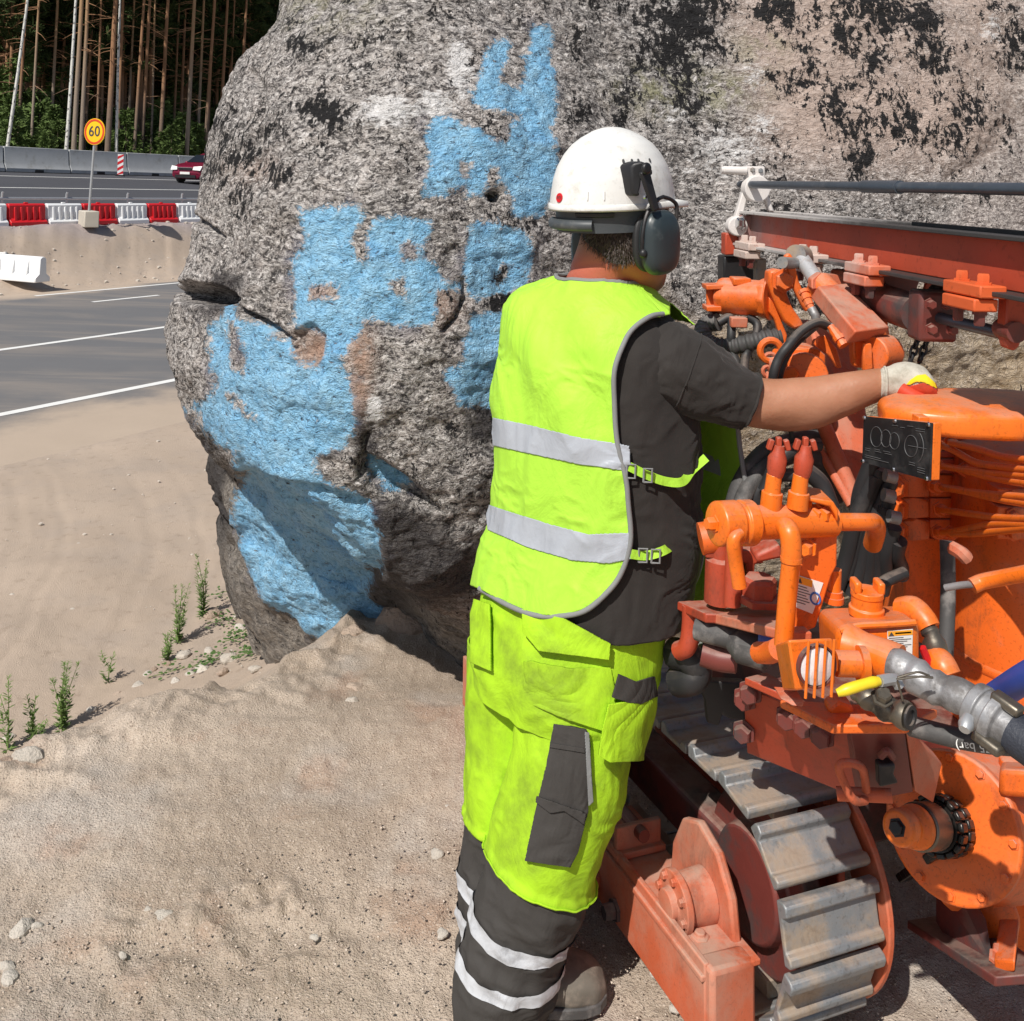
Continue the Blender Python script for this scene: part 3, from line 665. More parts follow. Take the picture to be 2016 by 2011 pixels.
# ------------------------------------------------------------------ the boulder
C4 = lambda L: [(300 + x / 2.273, y / 2.273) for x, y in L]
C5 = lambda L: [(300 + x / 2.503, 550 + y / 2.503) for x, y in L]
LEFT = np.array([(-260, 760), (-100, 610), (0, 555), (57, 540), (84, 520), (114, 489), (185, 454), (260, 419), (317, 399), (374, 384), (422, 377), (484, 366), (563, 348), (633, 335), (670, 332), (710, 352), (790, 384),
                 (830, 408), (870, 420), (930, 420), (989, 432), (1061, 432), (1141, 452), (1209, 472), (1261, 516), (1299, 580), (1340, 660), (1400, 760)], float)
PAINT = [C4([(1715, 95), (1800, 85), (1812, 130), (1815, 300), (1815, 490), (1800, 560), (1780, 600), (1800, 680), (1810, 740), (1790, 900), (1740, 960), (1650, 985), (1590, 960), (1600, 900), (1570, 870), (1560, 830), (1520, 840), (1480, 880), (1400, 890), (1390, 830), (1300, 890), (1210, 880), (1215, 800), (1240, 750), (1230, 660), (1225, 560), (1260, 520), (1350, 530), (1400, 560), (1460, 600), (1510, 640), (1560, 640), (1600, 560), (1650, 520), (1550, 510), (1480, 500), (1440, 460), (1425, 410), (1450, 370), (1470, 300), (1490, 220), (1550, 165), (1590, 150), (1625, 175), (1610, 230), (1580, 300), (1550, 350), (1560, 370), (1640, 390), (1680, 340), (1660, 270), (1650, 240), (1700, 220), (1710, 150)]),
         C4([(690, 940), (760, 930), (950, 930), (970, 975), (930, 1030), (900, 1070), (930, 1100), (970, 1060), (985, 985), (1100, 975), (1245, 995), (1240, 1050), (1210, 1100), (1200, 1160), (1240, 1180), (1270, 1200), (1280, 1250), (1380, 1270), (1380, 1300), (1280, 1310), (1265, 1340), (1240, 1450), (1150, 1470), (1060, 1440), (960, 1440), (930, 1500), (900, 1560), (880, 1620), (800, 1620), (790, 1540), (750, 1470), (650, 1470), (650, 1380), (660, 1300), (640, 1240), (640, 1170), (690, 1120), (700, 1060), (690, 1000)]),
         C4([(1410, 1010), (1530, 980), (1560, 1010), (1640, 1020), (1680, 1060), (1690, 1150), (1680, 1290), (1600, 1310), (1530, 1320), (1440, 1350), (1390, 1300), (1385, 1200), (1400, 1100)]),
         C5([(370, 100), (430, 110), (420, 180), (480, 210), (600, 220), (630, 260), (600, 290), (700, 300), (760, 330), (740, 400), (830, 420), (870, 380), (880, 330), (860, 270), (840, 200), (1050, 200), (1000, 290), (975, 350), (970, 420), (1000, 500), (1020, 560), (1015, 650), (1000, 770), (960, 830), (880, 850), (820, 870), (830, 930), (860, 1000), (950, 1020), (1060, 1090), (1090, 1170), (1080, 1200), (1130, 1280), (1110, 1320), (1160, 1420), (1060, 1440), (1090, 1500), (1150, 1590), (1200, 1640), (1120, 1700), (960, 1760), (820, 1760), (620, 1640), (560, 1540), (490, 1440), (470, 1350), (430, 1250), (420, 1150), (430, 1050), (450, 980), (420, 930), (420, 850), (330, 800), (270, 700), (220, 610), (300, 560), (310, 500), (290, 400), (300, 240), (360, 150)]),
         C5([(1050, 870), (1120, 900), (1200, 950), (1280, 1020), (1290, 1060), (1230, 1080), (1130, 1040), (1060, 990), (1030, 930)]),
         C5([(1560, 180), (1700, 150), (1800, 160), (1800, 700), (1700, 640), (1600, 620), (1500, 610), (1480, 560), (1420, 470), (1510, 380), (1540, 280)])]
HOLES = [C4([(1370, 740), (1415, 740), (1415, 800), (1385, 800)]), C4([(1495, 770), (1530, 760), (1530, 850), (1490, 860)]), C4([(1505, 560), (1580, 545), (1590, 620), (1520, 650)]),
         C4([(735, 1290), (850, 1280), (840, 1330), (740, 1345)]), C4([(1125, 1100), (1170, 1100), (1175, 1160), (1125, 1160)]), C4([(1080, 1270), (1125, 1260), (1125, 1325), (1085, 1325)]), C4([(910, 1060), (975, 1050), (970, 1170), (935, 1160)]),
         C4([(1535, 1260), (1580, 1175), (1615, 1200), (1550, 1290)]), C4([(1580, 280), (1650, 210), (1690, 260), (1660, 350), (1590, 370), (1560, 345)]),
         C5([(400, 200), (450, 240), (490, 400), (480, 470), (430, 440), (400, 330)]), C5([(640, 250), (740, 260), (880, 300), (860, 420), (740, 410)]), C5([(400, 560), (470, 600), (530, 690), (470, 660)])]
BLACK = [(1345, 60, 70, 90, 1), (1525, 40, 40, 35, .9), (1600, 60, 30, 60, .7), (1660, 60, 50, 60, .95), (1740, 30, 60, 50, 1), (1810, 60, 40, 90, .9), (1590, 120, 25, 40, .8), (1560, 170, 50, 30, .8), (1720, 115, 25, 40, .9), (1650, 190, 90, 40, .85),
         (1690, 240, 60, 60, .8), (1780, 240, 40, 50, .8), (1690, 330, 25, 40, .9), (1830, 270, 40, 40, .7), (1900, 230, 60, 70, .75), (1990, 80, 40, 60, .9), (1940, 30, 40, 30, .6), (1240, 170, 30, 30, .7), (1365, 205, 30, 25, .9), (1225, 245, 15, 25, .8),
         (1200, 10, 80, 40, .5), (1150, 60, 60, 60, .4), (1130, 150, 50, 60, .35), (590, 60, 60, 40, .5), (610, 90, 25, 30, .85), (740, 60, 25, 25, .6), (640, 225, 50, 35, .85), (560, 260, 35, 30, .85), (470, 280, 35, 55, .85), (430, 330, 35, 45, .7), (640, 300, 30, 20, .7),
         (560, 340, 30, 40, .6), (500, 390, 40, 40, .5), (780, 60, 20, 60, .4), (970, 550, 25, 25, 1), (1000, 595, 40, 18, 1), (935, 330, 20, 20, .5), (700, 160, 60, 40, .45), (1150, 230, 30, 18, .8), (800, 110, 40, 40, .4), (1480, 330, 60, 30, .5), (1350, 260, 60, 40, .45)]
DARK_AREAS = [(760, 1050, 120, 60, .9), (830, 1110, 110, 70, 1.0), (700, 1000, 60, 40, .6), (430, 600, 60, 40, .7), (720, 860, 40, 60, .7), (950, 830, 40, 60, .8), (460, 560, 50, 25, .8), (660, 890, 50, 25, .6), (420, 990, 22, 130, .9), (450, 1180, 25, 80, .5), (1330, 720, 40, 90, .4)]  # darker patches of rock, several over hollows and low on the face
WHITE = [(907, 128, 28, 60, .85), (762, 218, 50, 30, .9), (855, 205, 40, 30, .8), (700, 245, 30, 22, .5), (850, 90, 30, 30, .4), (1480, 150, 40, 30, .6), (1430, 300, 90, 60, .6), (1330, 220, 60, 40, .5), (1500, 250, 40, 30, .6), (1350, 330, 70, 40, .45), (1950, 60, 30, 30, .6), (1440, 950, 60, 40, .6), (1390, 930, 40, 60, .5), (740, 800, 14, 26, .9), (1740, 420, 30, 20, .5), (950, 1040, 60, 80, .5), (930, 940, 60, 60, .4), (1100, 330, 50, 120, .35)]
def gsum(px, py, L):
    o = np.zeros(px.shape)
    for x, y, a, b, k in L: o = np.maximum(o, k * np.exp(-.5 * (((px - x) / a) ** 2 + ((py - y) / b) ** 2)))
    return o
def pline(px, py, pts):
    d = np.full(px.shape, 1e18)
    for (ax, ay), (bx, by) in zip(pts[:-1], pts[1:]):
        ex, ey = bx - ax, by - ay; t = np.clip(((px - ax) * ex + (py - ay) * ey) / (ex * ex + ey * ey), 0, 1)
        d = np.minimum(d, (px - ax - t * ex) ** 2 + (py - ay - t * ey) ** 2)
    return np.sqrt(d)
def build_boulder():
    th = np.radians(np.concatenate([np.linspace(172, 318, 560), np.linspace(318, 532, 60)[1:-1]]))
    Z = np.concatenate([np.linspace(-.7, -.22, 14)[:-1], np.linspace(-.22, 2.5, 430), np.linspace(2.5, 3.75, 26)[1:]])
    XR, p = 3.0, 2.7
    yf = np.interp(Z, [-.7, -.3, 0, .25, .5, .8, 1.15, 1.55, 1.95, 2.35, 2.8, 3.2, 3.5, 3.7, 3.75], [3.85, 3.68, 3.56, 3.46, 3.37, 3.28, 3.25, 3.30, 3.42, 3.6, 3.9, 4.35, 4.9, 5.5, 5.68])
    cy = 5.7; ct, sn = np.cos(th), np.sin(th)
    fx = np.sign(ct) * np.abs(ct) ** (2 / p); fy = np.sign(sn) * np.abs(sn) ** (2 / p)
    xl = np.full(Z.shape, -1.4); xr = np.interp(Z, [-.7, 2.5, 3.2, 3.5, 3.75], [XR, XR, 2.4, 1.9, 1.2])
    for _ in range(12):
        cx = (xl + xr) / 2; rx = np.maximum((xr - xl) / 2, .05)
        X = cx[:, None] + rx[:, None] * fx; Y = cy + (cy - yf)[:, None] * fy; ZZ = np.repeat(Z[:, None], len(th), 1)
        back = (Y > 5.2)
        Y = Y - .68 * sstep(.75, -.55, X) * ~back
        und = .80 * sstep(0, .74, 1.0 - .55 * (X + 1.05) - ZZ) * (1 - sstep(-.42, .12, X)) * sstep(5.2, 4.2, Y); Y = Y + und
        px, py = proj(np.stack([X, Y, ZZ], -1)); j = np.argmin(px[:, :540], 1); i = np.arange(len(Z))
        tx = np.interp(py[i, j], LEFT[:, 0], LEFT[:, 1])
        xl = np.clip(xl + (tx - px[i, j]) * Y[i, j] / F * .8, -2.2, 1.0)
        lim = Z > 2.6; xl[lim] = np.interp(Z[lim], [2.6, 3.2, 3.75], [xl[~lim][-1], xl[~lim][-1] + .5, 1.1])
    P = np.stack([X, Y, ZZ], -1)
    def normals(P):
        a = np.roll(P, -1, 1) - np.roll(P, 1, 1); b = np.gradient(P, axis=0); n = np.cross(a, b)
        return n / (np.linalg.norm(n, axis=-1, keepdims=True) + 1e-9)
    N = normals(P)
    px, py = proj(P); frontm = (P[..., 1] < 5.2)
    fl = np.zeros(px.shape)
    fl += fbm(P, 1.3, 3, 2) * .045 + ridge(P, 3.1, 3, 5) * .010 + fbm(P, 9, 3, 8) * .009 + vnoise(P, 34, 3) * .0055 + vnoise(P, 75, 6) * .0035
    S = np.stack([P[..., 0] * 2 + P[..., 2] * 2.6, P[..., 1] * 3, P[..., 2] * 6 - P[..., 0] * 3.6], -1)
    fl += vnoise(S, 1.6, 40) * .02 * sstep(.9, .3, P[..., 2]) + vnoise(S, 5, 41) * .006 * sstep(.9, .3, P[..., 2])
    def groove(pts, w, dep): return -dep * np.exp(-(pline(px, py, pts) / w) ** 2) * frontm
    fl += groove(C4([(190, 980), (250, 1010), (330, 1070)]), 6, .05) + groove(C5([(460, 150), (560, 200), (700, 300)]), 5, .035) + groove(C4([(1290, 1480), (1350, 1420), (1390, 1330), (1385, 1250)]), 3.5, .03)
    fl += groove(C5([(1030, 880), (1020, 980), (1060, 760)]), 5, .04) + groove(C4([(480, 350), (520, 430), (500, 600), (470, 780)]), 9, .03) + groove(C4([(400, 1370), (560, 1480), (640, 1560)]), 5, .03)
    fl += groove([(1700, 650), (1800, 500), (1900, 340), (2016, 230)], 26, .012)
    hol = sdpoly(px, py, C4([(105, 1300), (190, 1265), (330, 1290), (430, 1345), (330, 1365), (230, 1362), (130, 1345)])); fl -= .16 * sstep(6, -14, hol) * frontm
    led = sdpoly(px, py, C5([(1040, 850), (1130, 880), (1330, 1030), (1420, 1130), (1330, 1130), (1200, 1090), (1060, 1030), (1010, 930)])); fl -= .06 * sstep(5, -12, led) * frontm
    led = sdpoly(px, py, C5([(420, 930), (480, 930), (600, 960), (850, 1010), (1060, 1090), (1090, 1200), (1160, 1430), (1080, 1500), (800, 1520), (560, 1420), (440, 1250)])); fl -= .035 * sstep(6, -14, led) * frontm
    led = sdpoly(px, py, C4([(640, 1490), (740, 1440), (800, 1500), (780, 1600), (720, 1650), (640, 1560)])); fl -= .03 * sstep(3, -8, led) * frontm
    hx, hy = 971, 387
    hole = np.hypot(px - hx, py - hy); fl -= .20 * sstep(12.5, 8.5, hole) * frontm
    P = P + N * fl[..., None]
    px2, py2 = px, py
    mb = MB(); mb.grid(P, True); me = mb.mesh('boulder', None, 0)
    me.polygons.foreach_set('use_smooth', np.ones(len(me.polygons), bool))
    sd = np.full(px.shape, 1e9)
    for q in PAINT: sd = np.minimum(sd, sdpoly(px, py, q))
    for q in HOLES: sd = np.maximum(sd, -sdpoly(px, py, q))
    sd = np.where(frontm, sd, 60)
    A = {'paint': np.clip(sd / 40, -1.5, 1.5), 'black': np.maximum(gsum(px, py, BLACK) * .84, .13 + .16 * fbm(P, 2.2, 2, 91)) * frontm, 'blotch': gsum(px, py, DARK_AREAS) * frontm, 'white': gsum(px, py, WHITE) * frontm,
         'pink': np.clip(sstep(1380, 1560, px + (py - 150) * -.3) * sstep(420, 250, py) * sstep(2100, 1900, px), 0, 1) * frontm,
         'facet': sstep(12, -60, sdpoly(px, py, [(1690, 660), (1800, 500), (1900, 340), (2040, 210), (2200, 480), (2200, 560), (1700, 560), (1480, 470), (1560, 430)])) * frontm,
         'ochre': sstep(520, 700, py + fbm(P, 3, 3, 77) * 90) * sstep(1150, 1330, px) * frontm,
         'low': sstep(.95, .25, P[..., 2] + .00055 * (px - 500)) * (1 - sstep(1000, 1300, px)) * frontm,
         'moss': gsum(px, py, [(1310, 170, 60, 35, .9), (1400, 180, 70, 30, .8), (1500, 100, 40, 30, .6), (640, 20, 90, 40, .5), (1330, 120, 40, 20, .4)]) * frontm,
         'bare': gsum(px, py, [(630, 690, 34, 26, 1), (717, 690, 16, 50, 1), (715, 760, 14, 40, .9), (860, 600, 30, 30, .6), (640, 575, 30, 14, .6), (510, 340, 40, 20, .3)]) * frontm}
    for nm, a in A.items():
        at = me.attributes.new(nm, 'FLOAT', 'POINT'); at.data.foreach_set('value', a.ravel().astype(np.float32))
    t = NT('granite_with_paint')
    wv = t.n('ShaderNodeVectorMath'); wv.operation = 'ADD'; t.l(t.tc, wv.inputs[0])
    wsc = t.n('ShaderNodeVectorMath'); wsc.operation = 'SCALE'; wsc.inputs['Scale'].default_value = .035; t.l(t.noise(14, 3, col=True), wsc.inputs[0]); t.l(wsc.outputs[0], wv.inputs[1])
    W = wv.outputs[0]
    n_big = t.noise(2.2, 6, .62); n_mid = t.noise(16, 6, .7, W); n_fin = t.noise(62, 4, .65, W); n_grain = t.noise(150, 3, .6)
    flat = t.map((1, 1, 2.2), (0, math.radians(12), 0), W); n_lay = t.noise(30, 5, .7, flat)
    c = t.mix(t.ramp(n_big, .32, .68), (.21, .195, .187), (.345, .32, .305))
    c = t.mix(t.ramp(n_mid, .42, .62, 0, .8), c, (.46, .415, .39))
    fk = t.noise(48, 3, .75, t.map((1, 1, 1.7), (0, math.radians(14), 0), W), .6); fk2 = t.noise(95, 3, .7, W, .4)
    c = t.mix(t.ramp(n_lay, .53, .63, 0, .75), c, (.60, .565, .54))
    c = t.mix(t.ramp(n_lay, .475, .40, 0, .85), c, (.060, .053, .052))
    c = t.mix(t.ramp(t.noise(22, 5, .75, t.map((1, 1, 1.5), (0, .3, 0), W), .8), .44, .37, 0, .9), c, (.035, .032, .033))
    c = t.mix(t.ramp(fk, .55, .62, 0, .85), c, (.70, .665, .645))
    c = t.mix(t.ramp(fk, .445, .385, 0, .92), c, (.036, .033, .034))
    c = t.mix(t.ramp(fk2, .58, .65, 0, .7), c, (.62, .585, .56))
    c = t.mix(t.ramp(fk2, .42, .36, 0, .75), c, (.05, .046, .045))
    c = t.mix(t.math('MULTIPLY', t.attr('pink'), t.ramp(n_big, .25, .55, .35, .8)), c, t.mix(n_mid, (.36, .27, .225), (.60, .47, .405)))
    fc = t.mix(t.ramp(fk2, .38, .62), (.22, .185, .175), (.56, .50, .465)); fc = t.mix(t.ramp(fk, .42, .36, 0, .6), fc, (.12, .10, .10)); c = t.mix(t.math('MULTIPLY', t.attr('facet'), .75), c, fc)
    oc = t.mix(t.ramp(t.noise(9, 6, .7, t.map((1, 1, 2.4), (0, math.radians(28), 0), W)), .35, .65), (.25, .165, .085), (.54, .43, .30)); oc = t.mix(t.ramp(n_fin, .55, .7, 0, .6), oc, (.60, .52, .43))
    c = t.mix(t.math('MULTIPLY', t.attr('ochre'), t.ramp(n_big, .25, .6, .35, .9)), c, oc)
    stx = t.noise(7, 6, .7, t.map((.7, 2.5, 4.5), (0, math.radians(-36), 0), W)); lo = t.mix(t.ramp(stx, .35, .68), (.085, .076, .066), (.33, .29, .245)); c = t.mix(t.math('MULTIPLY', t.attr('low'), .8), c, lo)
    c = t.mix(t.math('MULTIPLY', t.attr('moss'), t.ramp(n_mid, .42, .6)), c, (.22, .215, .12))
    c = t.mix(t.math('MULTIPLY', t.attr('bare'), t.ramp(n_mid, .3, .5)), c, t.mix(n_fin, (.26, .14, .10), (.56, .40, .31)))
    wf = t.ramp(t.math('ADD', t.attr('white'), t.math('MULTIPLY', t.math('SUBTRACT', n_lay, .5), 1.5)), .42, .75); c = t.mix(t.math('MULTIPLY', wf, .85), c, (.72, .71, .71))
    c = t.mix(t.math('MULTIPLY', t.ramp(t.math('ADD', t.attr('blotch'), t.math('MULTIPLY', t.math('SUBTRACT', stx, .5), .9)), .3, .8), .85), c, (.030, .027, .030))
    # paint: outline broken up by the rock's relief
    brk = t.math('ADD', t.math('MULTIPLY', t.math('SUBTRACT', n_mid, .5), 1.0), t.math('ADD', t.math('MULTIPLY', t.math('SUBTRACT', n_lay, .5), .7), t.math('MULTIPLY', t.math('SUBTRACT', fk, .5), .8)))
    pd = t.math('ADD', t.attr('paint'), brk); pm = t.ramp(pd, .09, -.20)
    thin = t.ramp(t.math('ADD', t.math('MULTIPLY', n_lay, .5), t.math('MULTIPLY', fk, .5)), .425, .375, 0, .85)
    pm = t.math('MULTIPLY', pm, t.math('SUBTRACT', 1.0, thin))
    bl = t.mix(t.ramp(n_mid, .3, .7), (.20, .45, .69), (.32, .57, .77)); bl = t.mix(t.ramp(n_lay, .55, .72, 0, .5), bl, (.46, .66, .80)); bl = t.mix(t.ramp(t.noise(4, 4), .58, .75, 0, .5), bl, (.09, .34, .70)); bl = t.mix(t.ramp(fk, .47, .40, 0, .6), bl, (.07, .20, .36))
    halo = t.math('MULTIPLY', t.ramp(t.attr('paint'), .9, .05), t.ramp(t.noise(6, 4, .6), .5, .68, 0, .42)); c = t.mix(halo, c, (.10, .105, .17))
    c = t.mix(pm, c, bl)
    bf = t.ramp(t.math('ADD', t.attr('black'), t.math('ADD', t.math('MULTIPLY', t.math('SUBTRACT', t.noise(30, 6, .78, t.map((1.6, 1.6, .75), (0, 0, 0), W)), .5), 3.2), t.math('MULTIPLY', t.math('SUBTRACT', t.noise(8, 4, .6, W), .5), 1.7))), .48, .58)
    c = t.mix(t.math('MULTIPLY', bf, t.math('SUBTRACT', 1.0, t.math('MULTIPLY', pm, .75))), c, (.016, .0155, .0165))
    h = t.math('ADD', t.math('MULTIPLY', n_mid, .9), t.math('ADD', t.math('MULTIPLY', n_lay, .8), t.math('ADD', t.math('MULTIPLY', fk, 1.0), t.math('MULTIPLY', fk2, .45))))
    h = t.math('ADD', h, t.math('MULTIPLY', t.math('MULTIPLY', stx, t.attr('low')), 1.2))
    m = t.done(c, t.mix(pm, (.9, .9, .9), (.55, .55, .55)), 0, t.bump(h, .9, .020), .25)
    me.materials.append(m)
    o = put('boulder', me); return tag(o, 'huge grey granite boulder covered in patchy light blue paint', 'boulder')
boulder = build_boulder()
# ------------------------------------------------------------------ crawler drill rig
ez = np.array((0, 0, 1.0)); eY = np.array((0, 1.0, 0)); eX = np.array((1.0, 0, 0))
RIG = thing('drill_rig', 'orange crawler rock drilling rig standing beside the worker', 'drill rig', (.9, 2.1, 0))
def plate(fn, pts, d, th, ext=None):
    dd = [d] * len(pts) if np.isscalar(d) else d
    return MB().prism([fn(x, y, q) for (x, y), q in zip(pts, dd)], eY * th if ext is None else ext)
def facing(n, p):
    n = nrm(n); return n if np.dot(n, np.array((0, 0, EYE)) - p) > 0 else -n
def bolts(name, pts, axis, r, h, mat, parent):
    src = None
    for p in pts:
        part(name, MB().bolt(p, axis, r, h), mat, parent, 30)
def by_depth(name, near, far, y0, y1, rough=.55, metal=0.0, extra=None):
    t = NT(name); g = t.n('ShaderNodeNewGeometry'); sp = t.n('ShaderNodeSeparateXYZ'); t.l(g.outputs['Position'], sp.inputs[0])
    f = t.ramp(t.math('ADD', sp.outputs[1], t.math('MULTIPLY', t.math('SUBTRACT', t.noise(9, 5, .65), .5), .7)), y0, y1)
    n = t.noise(14, 5); c = t.mix(f, t.mix(n, sc3(near, .8), sc3(near, 1.2)), t.mix(n, sc3(far, .85), sc3(far, 1.12)))
    c = t.mix(t.ramp(t.noise(70, 3), .58, .7, 0, .4), c, sc3(near, .45))
    return t.done(c, rough, metal, t.bump(t.noise(80, 4), .2, .002), .45)
# dust from the drilling covers the end next to the rock
m_web = by_depth('red_web_dusted', (.43, .062, .027), (.25, .165, .155), 2.45, 3.0)
m_flange = by_depth('flange_dusted', (.05, .047, .046), (.58, .55, .53), 2.05, 2.75, .5, .2)
m_clamp = by_depth('clamp_dusted', (.62, .11, .03), (.55, .44, .39), 1.9, 2.3)

m_rodgrey = simple('dusty_piston_rod', (.50, .50, .51), .4, .35, .1, 12, (.28, .22, .19), 20, .55, .7, .3, 150, .05, 100)
P0 = T5(330, 440, 2.95); P1 = T5(1932, 640, 1.65); P1[2] = P0[2]
be = nrm(P1 - P0); bn = -nrm(np.cross(ez, be)); BLEN = 2.2
def BP(s, n=0, z=0): return P0 + be * s + bn * n + ez * z
def bs(x5):
    lo, hi = -.3, 2.2; X = 1360 + x5 / 2.945
    for _ in range(40):
        m = (lo + hi) / 2
        if proj(BP(m))[0] < X: lo = m
        else: hi = m
    return lo
beam = part('feed_beam', MB().box(BP(BLEN / 2), (BLEN, .014, .088), be, bn), m_web, RIG, 30, .002)
part('top_flange', MB().box(BP(BLEN / 2, .0, .048), (BLEN, .07, .008), be, bn), m_flange, beam, 30, .0015)
part('bottom_flange', MB().box(BP(BLEN / 2, .008, -.0485), (BLEN, .085, .008), be, bn), m_flange, beam, 30, .0015)
part('far_rail', MB().box(BP(BLEN / 2, -.10, .05), (BLEN, .05, .010), be, bn).box(BP(BLEN / 2, -.10, 0), (BLEN, .012, .09), be, bn), m_flange, beam, 30, .0015)
part('cross_web', MB().box(BP(BLEN / 2, -.05, -.03), (BLEN, .09, .012), be, bn), m_red, beam, 30)
part('end_stiffener', MB().box(BP(.035, .022, 0), (.016, .035, .08), be, bn), m_web, beam, 30, .002)
part('feed_chain', MB().box(BP(1.55, -.035, .056), (1.3, .022, .008), be, bn), m_black, beam, 30)
for x5 in (435, 795, 1145, 1790):
    s = bs(x5); cl = part('clamp', MB().box(BP(s, .047, -.046), (.115, .05, .022), be, bn).box(BP(s, .055, -.070), (.10, .045, .022), be, bn), m_clamp, beam, 30, .003)
    for k in (-.032, .032):
        part('clamp_bolt', MB().bolt(BP(s + k, .05, -.036), ez, .011, .02), m_clamp, cl, 30)
        part('clamp_nut', MB().bolt(BP(s + k, .055, -.081), -ez, .010, .026), m_darkred, cl, 30)
# drill rod and its guide at the tip
zr = T5(385, 190, 2.95)[2] - P0[2]
rod = part('drill_rod', MB().tube([BP(-.05, .01, zr), BP(1.0, .01, zr), BP(BLEN, .01, zr)], .0115, 18), m_drillrod, RIG)
for s in (.75,): part('rod_coupling', MB().tube([BP(s, .01, zr), BP(s + .16, .01, zr)], .0145, 18), m_drillrod, rod)
gd = 2.93
guide = part('rod_guide', plate(T5, [(320, 82), (430, 82), (432, 120), (425, 165), (440, 200), (420, 240), (375, 262), (335, 240), (325, 190), (322, 160)], gd, .035), m_whitedust, RIG, 30, .004)
part('guide_ring', MB().lathe([(-.012, .013), (-.012, .040), (.030, .040), (.030, .013)], T5(376, 212, gd) - eY * .012, be * -1, 22), m_whitedust, guide, 40, .003)
part('guide_leg', MB().hexa([T5(248, 405, gd), T5(295, 412, gd), T5(335, 232, gd), T5(302, 222, gd)], [T5(248, 405, gd) + eY * .03, T5(295, 412, gd) + eY * .03, T5(335, 232, gd) + eY * .03, T5(302, 222, gd) + eY * .03]), m_whitedust, guide, 30, .004)
part('guide_leg', MB().hexa([T5(455, 345, gd), T5(485, 345, gd), T5(445, 232, gd), T5(420, 240, gd)], [q + eY * .03 for q in (T5(455, 345, gd), T5(485, 345, gd), T5(445, 232, gd), T5(420, 240, gd))]), m_whitedust, guide, 30, .004)
part('guide_handle', MB().tube([T5(175, 104, gd), T5(190, 104, gd), T5(192, 104, gd), T5(322, 108, gd)], [.0115, .0115, .0125, .0125], 16), m_whitedust, guide)
bolts('guide_bolt', [T5(358, 103, gd), T5(405, 108, gd)], -eY, .006, .008, m_steel, guide)
part('pivot_lug', MB().lathe([(0, .030), (.05, .030)], T5(275, 430, gd - .03), eY, 18), m_whitedust, guide, 30, .004)
part('pivot_nut', MB().bolt(T5(303, 412, gd - .04), bn, .017, .02), m_chrome, guide, 30)
part('end_bracket', plate(T5, [(200, 470), (260, 470), (330, 560), (330, 590), (200, 598)], 2.93, .06), m_red, RIG, 30, .004)
part('end_pad', plate(T5, [(190, 605), (375, 605), (375, 755), (190, 755)], 2.95, .09), m_black, RIG, 30, .006)
part('slide_post', plate(T5, [(380, 620), (440, 620), (440, 760), (380, 760)], 2.85, .04), m_steel, RIG, 30, .003)
bolts('slide_bolt', [T5(375, 655, 2.84)], -eX, .012, .02, m_steel, RIG)
# lower cylinder under the beam
dcyl = lambda x5: BP(bs(x5))[1]
ca = T5(1060, 850, 2.20); cb = T5(1330, 940, dcyl(1330) - .02)
fc = part('feed_cylinder', MB().tube([ca, ca + (cb - ca) * .06, ca + (cb - ca) * .07, cb], [.046, .046, .040, .039], 28), m_darkred, RIG)
part('cylinder_gland', MB().box(T5(1400, 945, dcyl(1400)), (.06, .10, .078), nrm(cb - ca), ez), m_darkred, fc, 30, .008)
for dx, dy in ((1385, 880), (1390, 1025), (1480, 880), (1510, 1030)):
    part('gland_bolt', MB().bolt(T5(dx, dy, dcyl(1400) - .06), -eY, .009, .016), m_darkred, fc, 30)
part('piston_rod', MB().tube([T5(1420, 955, dcyl(1420)), T5(1845, 1060, dcyl(1845))], .0115, 18), m_drillrod, fc)
part('gland_hose', MB().tube(cr([T5(1380, 830, 1.97), T5(1430, 775, 1.97), T5(1490, 790, 1.96), T5(1540, 850, 1.95), T5(1560, 930, 1.94)], 6), .009, 10), m_rubber, fc)
part('hanger_plate', plate(T5, [(1110, 700), (1330, 740), (1290, 850), (1220, 860), (1130, 780)], 2.15, .012), m_darkred, RIG, 30, .002)
part('hanger_plate', plate(T5, [(1370, 740), (1430, 750), (1400, 820), (1350, 830)], 2.05, .012), m_red, RIG, 30, .002)
lug = part('rod_bracket', plate(T5, [(1830, 830), (1932, 840), (1990, 860), (1960, 1000), (1905, 1130), (1880, 1155), (1840, 1140), (1820, 1060)], dcyl(1860) - .015, .03), m_red, RIG, 30, .004)
part('bracket_pin', MB().lathe([(-.012, .018), (.04, .018)], T5(1870, 1040, dcyl(1860) - .015), eY, 18), m_darkred, lug)
# chain hanging below the gland
def chain(name, pts, n, r, w, mat, parent, skip=0):
    pts = cr(pts, 12); L = np.linspace(0, len(pts) - 1, n + 1)
    for k in range(n):
        a = pts[int(L[k])]; b = pts[int(L[k + 1])]; ax = nrm(b - a); l = np.linalg.norm(b - a) * .72
        sd = nrm(np.cross(ax, eY if k % 2 == 0 else eX)); c = (a + b) / 2; ring = []
        for q in range(13):
            t = 2 * math.pi * q / 12; ring.append(c + ax * l * math.cos(t) + sd * w * math.sin(t))
        part(name, MB().tube(ring, r, 6, False), mat, parent)
for x in (1330, 1385): chain('chain_link', [T5(x, 1050, 1.98), T5(x - 30, 1130, 1.98), T5(x - 60, 1215, 1.98)], 4, .0028, .0065, m_black, fc)

